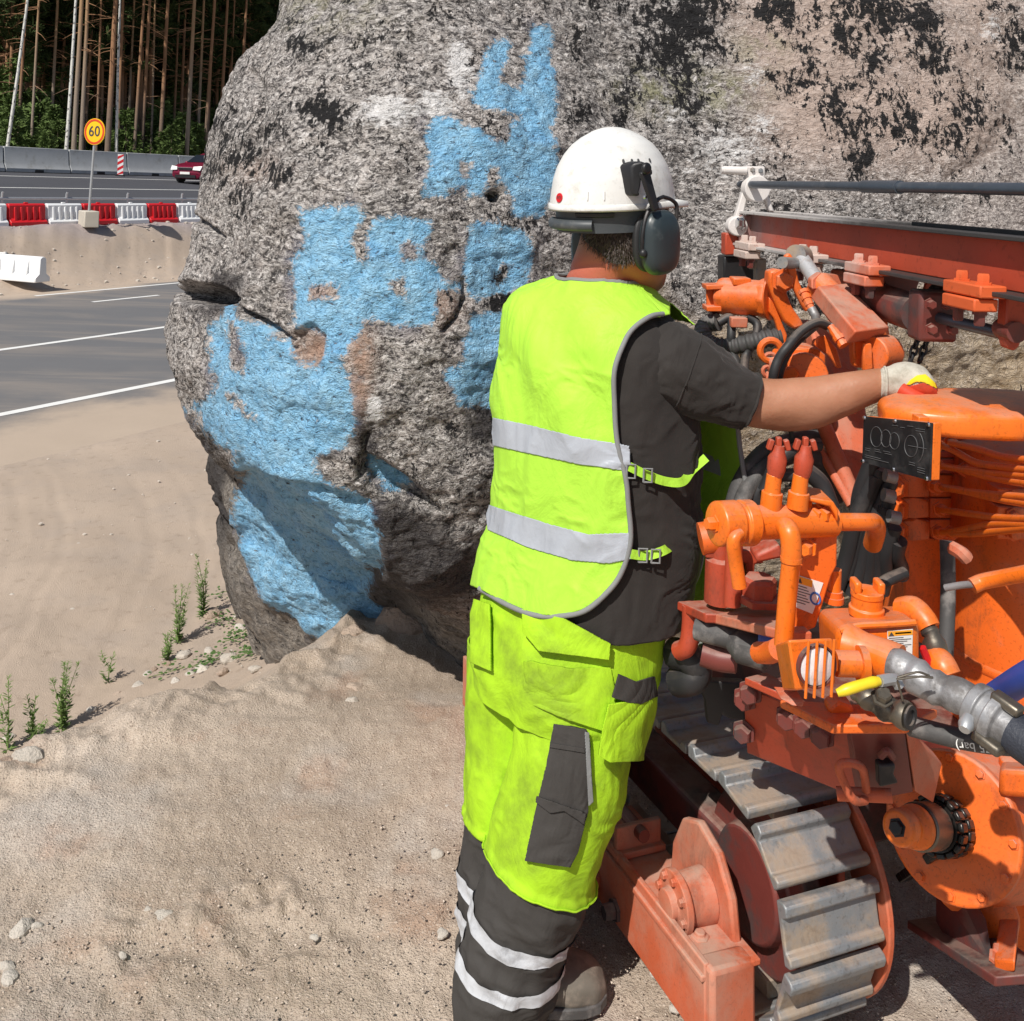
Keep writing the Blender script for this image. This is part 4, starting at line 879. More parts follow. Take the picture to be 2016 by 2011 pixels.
# boom head, swing cylinder and lift cylinder
hd = part('swing_motor', MB().lathe([(-.01, .042), (.0, .047), (.015, .048), (.095, .045), (.105, .050), (.118, .050), (.118, .03)], T5(180, 835, 2.42), nrm(T5(450, 850, 2.36) - T5(180, 835, 2.42)), 8), m_orange, RIG, 30, .004)
hd2 = part('motor_housing', MB().tube([T5(200, 838, 2.41), T5(440, 850, 2.36), T5(445, 850, 2.36), T5(465, 851, 2.355)], [.043, .043, .052, .052], 30), m_orange, RIG, 30, .002)
part('motor_bracket', plate(T5, [(90, 772), (180, 770), (180, 925), (95, 925)], 2.41, .012), m_orange, hd2, 30, .002)
part('motor_bracket', plate(T5, [(90, 772), (190, 770), (190, 795), (92, 800)], 2.38, .06), m_orange, hd2, 30, .002)
part('motor_bracket', plate(T5, [(92, 895), (180, 895), (180, 925), (95, 925)], 2.38, .06), m_orange, hd2, 30, .002)
part('motor_port', MB().box(T5(285, 748, 2.39), (.045, .05, .02)), m_orange, hd2, 30, .004)
part('motor_foot', plate(T5, [(120, 925), (170, 925), (165, 985), (122, 975)], 2.42, .03), m_darkred, hd2, 30, .003)
yk = part('yoke_plate', plate(T5, [(455, 690), (500, 680), (560, 690), (570, 780), (560, 820), (590, 900), (640, 970), (660, 1010), (600, 1030), (540, 980), (500, 900), (470, 830), (450, 760)], 2.31, .045), m_orange, RIG, 30, .006)
part('yoke_cap', MB().bolt(T5(535, 745, 2.30), -eY, .022, .02), m_orange, yk, 30)
part('yoke_rib', plate(T5, [(455, 840), (500, 900), (530, 990), (560, 1060), (545, 1150), (515, 1140), (510, 1040), (480, 960), (455, 930)], 2.33, .02), m_orange, yk, 30, .003)
part('yoke_ear', plate(T5, [(545, 600), (575, 585), (600, 620), (625, 740), (650, 800), (690, 850), (700, 900), (670, 930), (640, 880), (600, 800), (570, 720), (555, 660)], 2.29, .018), m_orange, yk, 30, .004)
part('yoke_ear', plate(T5, [(655, 590), (690, 580), (715, 610), (735, 700), (705, 720), (680, 660)], 2.36, .018), m_orange, yk, 30, .004)
part('yoke_pin', MB().tube([T5(530, 640, 2.25), T5(740, 655, 2.42)], .014, 16), m_steel, yk)
part('yoke_foot', plate(T5, [(870, 690), (1010, 690), (1015, 750), (940, 755), (860, 725)], 2.30, .07), m_orange_dusty, RIG, 30, .004)
lr0, lr1 = T5(632, 600, 2.33), T5(745, 770, 2.24)
lift = part('lift_cylinder', MB().tube([lr1 + (lr1 - lr0) * -.02, T5(1010, 1035, 2.10)], .032, 28), m_orange, RIG)
part('lift_rod', MB().tube([lr0, lr1], .0185, 22), m_rodgrey, lift)
part('rod_eye', MB().lathe([(-.022, .026), (.022, .026)], T5(628, 600, 2.33), nrm(T5(740, 655, 2.42) - T5(530, 640, 2.25)), 20), m_steel, lift)
cap_a = [(735, 770), (760, 740), (900, 745), (925, 775), (900, 790)]
part('cylinder_cover', MB().hexa([T5(735, 775, 2.15), T5(905, 758, 2.19), T5(1155, 1015, 2.02), T5(955, 1040, 1.96)], [q + np.array((-.006, .03, -.030)) for q in (T5(735, 775, 2.15), T5(905, 758, 2.19), T5(1155, 1015, 2.02), T5(955, 1040, 1.96))]), m_orange_dusty, lift, 30, .004)
part('side_pipe', MB().tube([T5(735, 840, 2.20), T5(905, 1070, 2.05)], .011, 14), m_orange, lift)
part('side_pipe', MB().tube([T5(920, 790, 2.27), T5(1120, 1000, 2.10)], .009, 14), m_orange, lift)
part('head_block', plate(T5, [(700, 735), (750, 700), (880, 715), (935, 745), (930, 790), (745, 790), (715, 800), (700, 790)], [2.21, 2.22, 2.27, 2.29, 2.28, 2.20, 2.20, 2.20], .03), m_orange_dusty, lift, 30, .004)
part('end_yoke', plate(T5, [(935, 1045), (985, 1035), (1150, 1010), (1160, 1080), (1140, 1140), (1110, 1240), (1040, 1260), (950, 1250), (940, 1150)], [2.02, 2.02, 2.09, 2.09, 2.09, 2.08, 2.05, 2.02, 2.02], .03), m_orange, lift, 30, .006)
part('clevis', MB().lathe([(-.02, .036), (.042, .036)], T5(1085, 1165, 2.03), nrm((.8, .6, 0)), 24), m_orange, lift, 30, .003)
part('clevis_cheek', plate(T5, [(1000, 1110), (1050, 1110), (1060, 1260), (1000, 1270)], 2.0, .012), m_orange, lift, 30, .003)
part('clevis_cheek', plate(T5, [(1125, 1110), (1170, 1115), (1175, 1240), (1130, 1250)], 2.03, .012), m_orange, lift, 30, .003)
part('clevis_pin', MB().bolt(T5(1172, 1165, 2.06), nrm((.8, .3, 0)), .014, .022), m_orange, lift, 30)
# hydraulic fittings along the lift cylinder
def fitting(a, b, parent):
    a = np.asarray(a); b = np.asarray(b); d = nrm(b - a); L = np.linalg.norm(b - a)
    pr = [(0, .008), (.02 * L, .012), (.18 * L, .012), (.2 * L, .009), (.3 * L, .009), (.3 * L, .0125), (.5 * L, .0125), (.5 * L, .010), (.8 * L, .010), (.82 * L, .008), (L, .008)]
    part('hose_fitting', MB().lathe(pr, a, d, 10), m_orange, parent, 30)
fitting(T5(650, 800, 2.20), T5(700, 910, 2.17), RIG); fitting(T5(890, 1125, 2.0), T5(810, 1010, 2.03), RIG)
part('hose_ferrule', MB().tube(cr([T5(698, 905, 2.17), T5(722, 950, 2.16), T5(730, 1000, 2.14)], 5), .010, 12), m_silver, RIG)
part('hose_ferrule', MB().tube(cr([T5(830, 1040, 2.03), T5(800, 1010, 2.04)], 3), .010, 12), m_silver, RIG)
part('hydraulic_hose', MB().tube(cr([T5(800, 1010, 2.04), T5(730, 990, 2.03), T5(640, 1040, 2.02), T5(560, 1130, 2.0), T5(510, 1200, 2.0), T5(480, 1290, 2.0), T5(470, 1420, 2.02)], 8), .010, 12), m_rubber, RIG)
part('hydraulic_hose', MB().tube(cr([T5(730, 1000, 2.14), T5(690, 1030, 2.08), T5(610, 1100, 2.05), T5(550, 1180, 2.03), T5(510, 1290, 2.02), T5(500, 1420, 2.03)], 8), .010, 12), m_rubber, RIG)
# boom body running down to the column
part('boom', MB().hexa([T5(690, 1000, 2.32), T5(930, 1010, 2.32), T6(1140, 470, 2.06), T6(960, 500, 2.02)], [q + eY * .10 for q in (T5(690, 1000, 2.32), T5(930, 1010, 2.32), T6(1140, 470, 2.06), T6(960, 500, 2.02))]), m_orange_dusty, RIG, 30, .008)
part('boom_flange', MB().hexa([T6(750, 190, 2.1), T6(790, 60, 2.12), T6(830, 40, 2.12), T6(800, 230, 2.1)], [q + eY * .02 for q in (T6(750, 190, 2.1), T6(790, 60, 2.12), T6(830, 40, 2.12), T6(800, 230, 2.1))]), m_orange, RIG, 30, .003)
part('boom_rail', MB().tube([T6(810, 60, 2.06), T6(985, 480, 1.99)], .016, 14), m_orange_dusty, RIG)
part('boom_rail', MB().tube([T6(790, 200, 2.05), T6(960, 500, 1.98)], .010, 12), m_orange_dusty, RIG)
part('boom_top_plate', plate(T5, [(740, 1075), (780, 1060), (850, 1140), (880, 1250), (850, 1255), (800, 1180), (720, 1120)], 2.18, .015), m_orange, RIG, 30, .003)
pv = part('pivot_block', plate(T5, [(560, 1170), (600, 1130), (740, 1140), (785, 1180), (785, 1290), (750, 1290), (740, 1210), (620, 1200), (560, 1240)], 2.12, .08), m_orange, RIG, 30, .006)
part('pivot_boss', MB().lathe([(-.02, .040), (.0, .050), (.06, .050)], T5(660, 1290, 2.12), nrm((-.3, -.95, .1)), 24), m_orange, pv, 30, .003)
part('pivot_arm', plate(T5, [(530, 1260), (600, 1240), (640, 1290), (600, 1330), (520, 1320)], 2.06, .05), m_orange, pv, 30, .005)
part('lifting_eye', MB().tube([T5(462, 1150, 2.05) + np.array((math.cos(a), 0, math.sin(a))) * .022 for a in np.linspace(0, 6.2832, 19)], .0075, 8, False), m_orange, RIG)
part('eye_shank', MB().tube([T5(490, 1160, 2.05), T5(560, 1170, 2.08)], .008, 10), m_orange, RIG)
chain('chain_link', [T5(462, 1175, 2.05), T5(455, 1250, 2.05), T5(430, 1330, 2.05)], 4, .0045, .012, m_orange_dusty, RIG)
# corrugated hoses left of the boom
cp = cr([T5(160, 985, 2.40), T5(90, 1000, 2.42), T5(70, 1060, 2.40), T5(130, 1120, 2.38), T5(250, 1125, 2.36), T5(400, 1090, 2.34), T5(520, 1070, 2.34)], 14)
rr = [.0225 if (k // 2) % 2 == 0 else .0195 for k in range(len(cp))]
part('corrugated_hose', MB().tube(cp, rr, 16), m_rubberdusty, RIG, 25)
part('hydraulic_hose', MB().tube(cr([T5(160, 990, 2.38), T5(230, 960, 2.38), T5(235, 1060, 2.36), T5(230, 1130, 2.36), T5(270, 1240, 2.34), T5(300, 1420, 2.3)], 8), .011, 10), m_rubber, RIG)
part('hydraulic_hose', MB().tube(cr([T5(330, 950, 2.37), T5(385, 1000, 2.36), T5(370, 1090, 2.34), T5(320, 1180, 2.34), T5(310, 1280, 2.3), T5(330, 1420, 2.28)], 8), .011, 10), m_rubber, RIG)
part('hose_clip', MB().box(T5(275, 985, 2.36), (.04, .03, .025)), m_orange_dusty, RIG, 30, .003)

# hose bundle behind the valve: big loops
def hose(pts, r=.012, mat=None, name='hydraulic_hose', par=None):
    return part(name, MB().tube(cr(pts, 8), r, 12), mat or m_rubber, par or RIG)
hose([T6(250, 700, 2.0), T6(330, 380, 2.02), T6(480, 190, 2.04), T6(680, 130, 2.06), T6(800, 120, 2.1)], .017, m_rubberdusty)
hose([T6(280, 700, 1.98), T6(370, 420, 2.0), T6(500, 270, 2.02), T6(700, 210, 2.04), T6(820, 300, 2.06), T6(870, 480, 2.06)], .018, m_rubberdusty)
hose([T6(470, 420, 1.97), T6(560, 240, 1.97), T6(700, 170, 1.99), T6(780, 160, 2.0)], .014)
hose([T6(700, 300, 1.98), T6(790, 380, 1.98), T6(850, 520, 1.97)], .018)
hose([T6(440, 560, 2.0), T6(430, 440, 2.0), T6(520, 340, 2.0), T6(640, 330, 2.0)], .014)
for k, (x0, y0, x1, y1) in enumerate(((1080, 250, 960, 700), (1120, 290, 930, 900), (1180, 360, 960, 1000), (1170, 470, 1010, 1010), (1150, 500, 1080, 1000), (1200, 620, 1130, 990), (1090, 330, 880, 960), (1230, 700, 1240, 900))):
    hose([T6(x0, y0, 1.93), T6((x0 * .6 + x1 * .4) - 20, y0 * .6 + y1 * .4, 1.95), T6((x0 + 3 * x1) / 4, (y0 + 3 * y1) / 4, 1.97), T6(x1, y1, 1.98)], .016)
hose([T6(1060, 1010, 1.9), T6(1150, 930, 1.9), T6(1260, 880, 1.92)], .012)
hose([T6(1500, 700, 1.9), T6(1505, 950, 1.88), T6(1500, 1150, 1.86), T6(1490, 1370, 1.84)], .014, m_rubberdusty)
hose([T6(620, 80, 2.0), T6(640, 180, 2.0), T6(650, 260, 2.0)], .005)
for y0, x0 in ((440, 1170), (330, 1180), (560, 1200)):
    part('hose_ferrule', MB().tube([T6(x0 - 30, y0, 1.9), T6(x0 + 30, y0 + 15, 1.9)], .013, 12), m_steel, RIG)

# engine tower: round lid, black dial plate, valve stack, column, tank
LC = T(1945, 803, 1.86); LC[2] = EYE - 405 * 1.775 / F - .012
lidp = [(-.045, .205), (-.040, .222), (-.012, .224), (.0, .214), (.004, .195), (.008, .12), (.010, .001)]
lid = part('tank_lid', MB().lathe(lidp, LC, ez, 14, ref=(math.cos(.2), math.sin(.2), 0), sx=1.0, sy=.56), m_orange_clean, RIG, 35, .006, 3)
part('hinge_tab', MB().box(T6(1350, 25, 1.735), (.02, .03, .02)), m_orange_clean, lid, 30, .002)
Q = [T6(1030, 0, 1.86), T6(1410, 38, 1.66), T6(1390, 362, 1.66), T6(1040, 258, 1.86)]
Q[3][:2] = Q[0][:2]; Q[2][:2] = Q[1][:2]
pn = facing(np.cross(Q[1] - Q[0], Q[3] - Q[0]), Q[0])
pnl = part('dial_plate', MB().prism(Q, -pn * .004), m_panel, RIG, 30)
part('plate_frame', MB().prism([Q[0] - pn * .005, Q[1] - pn * .005 + (Q[1] - Q[0]) * .0, Q[2] - pn * .005, Q[3] - pn * .005], -pn * .016), m_orange_clean, pnl, 30, .002)
px_, py_ = nrm(Q[1] - Q[0]), nrm(Q[0] - Q[3]); PW, PH = np.linalg.norm(Q[1] - Q[0]), np.linalg.norm(Q[0] - Q[3])
def PQ(a, b):   # a, b in 0..1 from the top left corner of the plate
    top = Q[0] + (Q[1] - Q[0]) * a; bot = Q[3] + (Q[2] - Q[3]) * a; return top + (bot - top) * b + pn * .0006
for a, b in ((.02, .03), (.5, .03), (.97, .03), (.02, .97), (.5, .97), (.97, .97)): part('plate_screw', MB().lathe([(0, .0045), (.003, .0035)], PQ(a, b), pn, 10), m_chrome, pnl)
for a, b, r in ((.22, .40, .019), (.37, .40, .016), (.50, .42, .015), (.74, .46, .019)):
    part('engraved_dial', MB().tube([PQ(a, b) + px_ * r * math.cos(t) + py_ * r * math.sin(t) for t in np.linspace(0, 6.2832, 33)], .0008, 4, False), m_engrave, pnl)
part('engraved_arc', MB().tube([PQ(.76, .46) + px_ * .032 * math.cos(t) + py_ * .032 * math.sin(t) for t in np.linspace(-.9, .9, 17)], .0008, 4, False), m_engrave, pnl)
for a0, a1, b in ((.46, .54, .12), (.58, .64, .14), (.68, .76, .10), (.80, .92, .13), (.80, .92, .17), (.05, .13, .68), (.05, .12, .72), (.20, .28, .66), (.34, .44, .66), (.20, .30, .70), (.36, .46, .70), (.05, .30, .83), (.05, .42, .87), (.72, .80, .76), (.72, .80, .80), (.84, .94, .82), (.84, .94, .86), (.84, .94, .90), (.70, .95, .46)):
    part('engraved_line', MB().tube([PQ(a0, b), PQ(a1, b)], .0008, 4), m_engrave, pnl)
stk = RIG
SD = 2.10
for k, (ya, yb) in enumerate(((330, 455), (462, 575), (582, 700))):
    vb = part('valve_block', plate(T6, [(1190, ya), (1300, ya), (1310 + 12 * k, ya), (1390 + 8 * k, ya + 12), (1400, yb), (1310, yb), (1200, yb)], [SD + .03, SD, SD - .01, SD + .03, SD + .03, SD - .01, SD + .03], .12), m_orange, RIG, 30, .004)
    part('block_bolt', MB().bolt(T6(1212, (ya + yb) / 2, SD + .01), nrm((-.5, -.85, 0)), .022, .02), m_orange, vb, 30)
    part('block_slice', plate(T6, [(1400, ya), (1580, ya), (1580, yb), (1400, yb)], SD + .07, .1), m_orange, vb, 30, .003)
for k in range(6):
    y0 = 60 + 45 * k; part('valve_section', plate(T6, [(1400, y0), (1600, y0), (1600, y0 + 40), (1400, y0 + 40)], SD + .05, .1), m_red, RIG, 30, .004)
part('column', plate(T6, [(1255, 690), (1385, 690), (1505, 700), (1500, 1260), (1380, 1280), (1255, 1250)], [2.16, 2.14, 2.18, 2.18, 2.14, 2.16], .14), m_orange, RIG, 30, .004)
tc = T(2040, 900, 2.12); tc[2] = .25
tank = part('oil_tank', MB().lathe([(0, .12), (.0, .164), (.02, .168), (.84, .168), (.86, .16), (.88, .10)], tc, ez, 36), m_orange, RIG)
part('tank_seam', MB().lathe([(.40, .169), (.405, .172), (.415, .172), (.42, .169)], tc, ez, 36), m_orange, tank)
for q in (0, 1, 2):
    b = T6(1830, 430 + 100 * q, 2.0); cpn = part('pipe_clamp', MB().box(b, (.06, .05, .03)), m_orange, RIG, 30, .004)
    part('clamp_bolt', MB().bolt(b + np.array((0, -.028, .0)), -eY, .012, .014), m_orange, cpn, 30)
for pts in ([(1520, 150), (1660, 180), (1800, 225), (1932, 245), (2100, 270)], [(1440, 155), (1540, 195), (1660, 260), (1800, 285), (1932, 300), (2100, 310)], [(1440, 275), (1580, 300), (1750, 345), (1932, 375), (2100, 400)], [(1600, 300), (1740, 318), (1932, 335), (2100, 345)],
            [(1440, 400), (1550, 410), (1760, 460), (1932, 490), (2100, 520)], [(1430, 395), (1700, 435), (1932, 455), (2100, 470)], [(1460, 525), (1600, 545), (1780, 570), (1932, 578), (2100, 580)], [(1450, 655), (1560, 645), (1740, 610), (1932, 612), (2100, 620)], [(1520, 660), (1640, 660), (1800, 645), (1932, 632), (2100, 625)]):
    x0 = pts[0][0]; dd = np.interp([p[0] for p in pts], [1430, 1932, 2100], [2.11, 1.76, 1.64])
    part('steel_pipe', MB().tube(cr([T6(x, y, q) for (x, y), q in zip(pts, dd)], 7), .0072, 12), m_orange_clean, RIG)
    part('pipe_nut', MB().bolt(T6(x0 - 5, pts[0][1], 2.10), nrm(T6(*pts[1], dd[1]) - T6(*pts[0], dd[0])), .0125, .02), m_orange, RIG, 30)
part('drain_cock', MB().tube(cr([T6(1530, 740, 1.82), T6(1580, 770, 1.80), T6(1610, 800, 1.8)], 4), .013, 8), m_orange_dusty, RIG, 30)
hose([T6(1640, 955, 1.66), T6(1700, 930, 1.66), T6(1800, 910, 1.64), T6(1932, 885, 1.60), T6(2100, 850, 1.55)], .013, m_orange_clean, 'steel_pipe')
hose([T6(1490, 965, 1.7), T6(1580, 950, 1.68), T6(1650, 945, 1.66)], .006, m_silver, 'wire_tie')

# valve group in front
VD = 1.60
va, vb_ = T6(345, 600, VD), T6(850, 585, VD + .06)
vv = part('air_valve', MB().tube([va, vb_], .0275, 30), m_orange_clean, RIG)
ax = nrm(vb_ - va)
part('end_cover', MB().lathe([(-.052, .029), (-.048, .036), (-.012, .037), (-.010, .033), (-.004, .033), (-.003, .037), (.018, .037), (.02, .031)], va, ax, 28), m_orange_clean, vv, 30, .002)
part('cover_bolt', MB().bolt(va - ax * .05, -ax, .011, .018), m_orange_clean, vv, 30)
part('valve_lever', MB().tube(cr([T6(345, 655, VD - .05), T6(310, 680, VD - .055), T6(298, 720, VD - .055), T6(310, 820, VD - .05), T6(332, 960, VD - .05)], 7), [.0075, .010, .0115, .0115, .0115], 14), m_orange_clean, vv)
for cx_ in (505, 655):
    b = T6(cx_, 520, VD + .02); st = part('valve_stub', MB().lathe([(0, .0175), (.028, .0175), (.028, .0135), (.058, .0125)], b, nrm((.08, .0, 1)), 20), m_orange_clean, vv, 30, .001)
    tp = part('tap_handle', MB().lathe([(.0, .0125), (.012, .0155), (.030, .016), (.042, .011), (.052, .009)], b + np.array((.006, 0, .055)), nrm((.1, 0, 1)), 14), m_red, vv, 35)
    for sg in (-1, 0, 1): part('tap_wing', MB().box(b + np.array((.010 + sg * .014, 0, .112 - abs(sg) * .004)), (.009, .012, .018), nrm((1, 0, .3 * sg)), eY), m_red, tp, 30, .002)
part('down_pipe', MB().tube(cr([T6(590, 620, VD - .03), T6(610, 650, VD - .05), T6(622, 720, VD - .055), T6(622, 800, VD - .055)], 6), .0165, 20), m_orange_clean, vv)
part('down_pipe', MB().tube([T6(622, 790, VD - .055), T6(622, 815, VD - .055), T6(622, 818, VD - .055), T6(600, 1020, VD - .05), T6(578, 1290, VD - .05)], [.0172, .0172, .0148, .0148, .0148], 20), m_orange_clean, vv)
fl_ = part('valve_flange', plate(T6, [(790, 475), (860, 485), (885, 530), (880, 840), (850, 900), (760, 1190), (700, 1215), (640, 1200), (650, 900), (690, 800), (830, 560)], [VD + .05] * 11, .016), m_orange, vv, 30, .003)
part('flange_edge', plate(T6, [(690, 455), (860, 480), (890, 530), (885, 600), (870, 560), (840, 510), (700, 475)], VD + .02, .07), m_orange_clean, vv, 30, .003)
for x, y in ((770, 545), (815, 545), (715, 735), (690, 500)): part('flange_bolt', MB().bolt(T6(x, y, VD + .045), nrm((-.6, -.8, .05)), .013, .022), m_orange_clean, vv, 30)
part('side_pipe', MB().tube(cr([T6(880, 595, VD + .07), T6(1040, 595, VD + .09), T6(1085, 600, VD + .12), T6(1100, 640, VD + .16), T6(1080, 720, VD + .2)], 6), [.0150] * 12 + [.017] * 13, 18), m_orange_clean, vv)
part('stand_pipe', MB().tube([T6(868, 860, VD + .08), T6(862, 1030, VD + .08)], .0115, 14), m_orange_clean, vv)
part('pipe_collar', MB().lathe([(0, .017), (.01, .017), (.01, .0145), (.02, .0145)], T6(862, 1045, VD + .08), ez, 16), m_orange, vv)
def sticker(Qd, par, big=True):
    n = facing(np.cross(Qd[1] - Qd[0], Qd[3] - Qd[0]), Qd[0])
    s = part('warning_label', MB().prism(Qd, -n * .0008), m_sticker, par, 0)
    def q(a, b, k=.0004): return Qd[0] + (Qd[1] - Qd[0]) * a + (Qd[3] - Qd[0]) * b + n * k
    def quad(nm, a0, b0, a1, b1, mt): part(nm, MB().prism([q(a0, b0), q(a1, b0), q(a1, b1), q(a0, b1)], n * .0003), mt, s, 0)
    if big:
        quad('label_header', .03, .02, .60, .24, m_stick_or)
        part('label_triangle', MB().prism([q(.06, .21, .001), q(.22, .21, .001), q(.14, .05, .001)], n * .0003), m_stick_ink, s, 0)
        for k in range(7): quad('label_text_line', .04, .30 + .085 * k, .42 + .14 * ((k * 7) % 3) / 2, .325 + .085 * k, m_stick_ink)
        c = q(.76, .55, .0008); ux, uy = nrm(Qd[1] - Qd[0]), nrm(Qd[3] - Qd[0])
        part('label_ring', MB().tube([c + ux * .0085 * math.cos(t) + uy * .0095 * math.sin(t) for t in np.linspace(0, 6.2832, 25)], .0016, 6, False), m_stick_blue, s)
    else:
        quad('label_header', .02, .03, .98, .27, m_stick_or)
        part('label_triangle', MB().prism([q(.05, .25, .001), q(.25, .25, .001), q(.15, .06, .001)], n * .0003), m_stick_ink, s, 0)
        quad('label_heading', .30, .11, .92, .19, m_stick_ink)
        for k in range(6): quad('label_text_line', .05, .36 + .095 * k, .62 + .3 * ((k * 5) % 3) / 2, .385 + .095 * k, m_stick_ink)
sticker([T6(652, 892, VD + .048), T6(803, 938, VD + .048), T6(742, 1112, VD + .048), T6(636, 1070, VD + .048)], vv)
# shelf the valves stand on, with the second valve group behind
part('shelf', MB().hexa([T6(90, 1090, 1.86), T6(620, 1215, 1.60), T6(740, 1215, 1.60), T6(560, 1060, 1.86)], [q - ez * .018 for q in (T6(90, 1090, 1.86), T6(620, 1215, 1.60), T6(740, 1215, 1.60), T6(560, 1060, 1.86))]), m_orange_dusty, RIG, 30, .003)
part('shelf_wing', MB().hexa([T6(-20, 1040, 1.9), T6(140, 1110, 1.8), T6(300, 1120, 1.8), T6(200, 1030, 1.9)], [q - ez * .018 for q in (T6(-20, 1040, 1.9), T6(140, 1110, 1.8), T6(300, 1120, 1.8), T6(200, 1030, 1.9))]), m_red, RIG, 30, .003)
bv = part('rear_valve', MB().tube([T6(110, 690, 1.85), T6(300, 660, 1.85)], .030, 20), m_orange, RIG)
part('rear_valve_body', plate(T6, [(130, 740), (460, 760), (470, 830), (420, 835), (410, 1000), (380, 1000), (370, 830), (140, 800)], 1.83, .05), m_red, bv, 30, .004)
part('rear_valve_neck', MB().lathe([(0, .03), (.08, .03), (.085, .02), (.15, .02)], T6(220, 1040, 1.84), ez, 18), m_red, bv)
part('rear_valve_post', MB().lathe([(0, .016), (.14, .016)], T6(290, 1060, 1.78), ez, 14), m_red, bv)
part('rear_valve_nut', MB().bolt(T6(440, 1040, 1.78), ez, .032, .045), m_red, bv, 30)
part('rear_valve_port', plate(T6, [(420, 780), (560, 720), (580, 800), (430, 830)], 1.75, .05), m_red, bv, 30, .006)
part('drop_pipe', MB().tube(cr([T6(60, 1060, 1.88), T6(58, 1180, 1.88), T6(40, 1290, 1.88), T6(-10, 1320, 1.9)], 6), .018, 14), m_red, RIG)
hose([T6(90, 1190, 1.84), T6(200, 1220, 1.82), T6(330, 1250, 1.8), T6(430, 1240, 1.78)], .022, m_rubberdusty)
hose([T6(120, 1330, 1.84), T6(220, 1360, 1.83), T6(310, 1370, 1.82)], .024, m_darkred, 'lower_pipe')
part('hose_bung', MB().lathe([(-.02, .014), (.0, .03), (.05, .03), (.06, .02)], T6(330, 1290, 1.78), nrm((.8, -.5, 0)), 12), m_rubberdusty, RIG, 30)
part('blue_cap', MB().lathe([(0, .024), (.05, .024)], T6(440, 1225, 1.74), nrm((.9, -.3, 0)), 14), m_blue_hose, RIG, 30, .004)
part('elbow', MB().tube(cr([T6(440, 1330, 1.66), T6(500, 1330, 1.63), T6(550, 1310, 1.60)], 5), .0175, 16), m_orange, RIG)

# lubricator tank with cap, outlet, work lamp
BD = 1.50
bxm = MB(); fr = [T6(880, 1185, BD), T6(1350, 1150, BD), T6(1350, 1440, BD), T6(880, 1430, BD)]; bk = [T6(760, 1075, BD + .17), T6(1230, 1060, BD + .17), T6(1250, 1300, BD + .17), T6(780, 1300, BD + .17)]
bxm.hexa(fr, bk); box = part('lubricator_box', bxm, m_orange_clean, RIG, 30, .016, 4)
part('weld_bead', MB().tube(cr([T6(900, 1210, BD - .002), T6(1000, 1180, BD - .004), T6(1150, 1172, BD - .004), T6(1320, 1160, BD - .002)], 8), .005, 8), m_orange_clean, box)
cc = T6(1045, 1115, BD + .08)
cap = part('filler_cap', MB().lathe([(0, .028), (.012, .028), (.014, .0245), (.030, .0245), (.031, .026), (.040, .026)], cc, ez, 24), m_orange_clean, box, 30, .001)
for sg in (-1, 1): part('cap_lug', MB().box(cc + np.array((sg * .019, 0, .047)), (.012, .030, .020)), m_orange_clean, cap, 30, .004)
sticker([T6(1163, 1207, BD - .0015), T6(1307, 1197, BD - .0015), T6(1303, 1345, BD - .0015), T6(1165, 1320, BD - .0015)], box, False)
part('outlet_pipe', MB().tube(cr([T6(930, 1290, BD - .01), T6(1060, 1330, BD - .03), T6(1230, 1400, BD - .06)], 6), [.034, .031, .027, .027, .029, .029], 26), m_orange_clean, box)
part('outlet_tee', MB().tube([T6(870, 1390, BD - .06), T6(1020, 1395, BD - .06)], .0185, 18), m_orange_clean, box)
part('tee_collar', MB().tube([T6(1000, 1395, BD - .06), T6(1040, 1398, BD - .06)], .026, 18), m_orange_clean, box)
part('rear_elbow', MB().tube(cr([T6(1240, 1090, BD + .12), T6(1310, 1090, BD + .1), T6(1370, 1140, BD + .08), T6(1400, 1190, BD + .07)], 6), [.020, .022, .019, .018], 16), m_orange_clean, box)
part('brass_tap', MB().tube(cr([T6(1390, 1190, BD + .07), T6(1420, 1250, BD + .06), T6(1440, 1350, BD + .06)], 4), [.012, .016, .012, .018, .02, .016], 12), m_brass, box, 30)
part('red_lever', MB().tube(cr([T6(1360, 1300, BD + .03), T6(1400, 1390, BD + .03), T6(1430, 1420, BD + .03)], 4), .006, 8), m_plred, box)
part('lower_elbow', MB().tube(cr([T6(1440, 1370, BD + .05), T6(1470, 1400, BD + .03), T6(1500, 1460, BD + .02)], 5), .022, 16), m_orange_clean, box)
# lamp
lq = [T6(603, 1258, BD - .10), T6(858, 1248, BD - .08), T6(872, 1510, BD - .09), T6(645, 1545, BD - .10)]
lb_ = [T6(530, 1285, BD + .0), T6(790, 1250, BD + .02), T6(800, 1480, BD + .02), T6(575, 1545, BD + .0)]
ln = facing(np.cross(lq[1] - lq[0], lq[3] - lq[0]), lq[0])
lamp = part('lamp_housing', MB().hexa(lq, lb_), m_orange_clean, RIG, 30, .004)
lc = T6(755, 1398, BD - .105) + ln * .004; lx = nrm(lq[1] - lq[0]); ly = np.cross(ln, lx)
part('lamp_rim', MB().lathe([(-.004, .031), (.004, .031), (.004, .0285), (-.004, .0285)], lc, ln, 30), m_darkred, lamp, 30)
lens = part('lamp_lens', MB().lathe([(-.006, .0285), (.002, .027), (.005, .018), (.006, .001)], lc, ln, 28), simple('lamp_glass', (.80, .81, .88), .2, .1, .3, 60, None, bump=.6, bs=60), lamp)
for k in range(4):
    a = -.021 + .014 * k; part('grille_bar', MB().tube([lc + lx * a + ly * .040 + ln * .009, lc + lx * a - ly * .040 + ln * .009], .0022, 8), m_orange_clean, lamp)
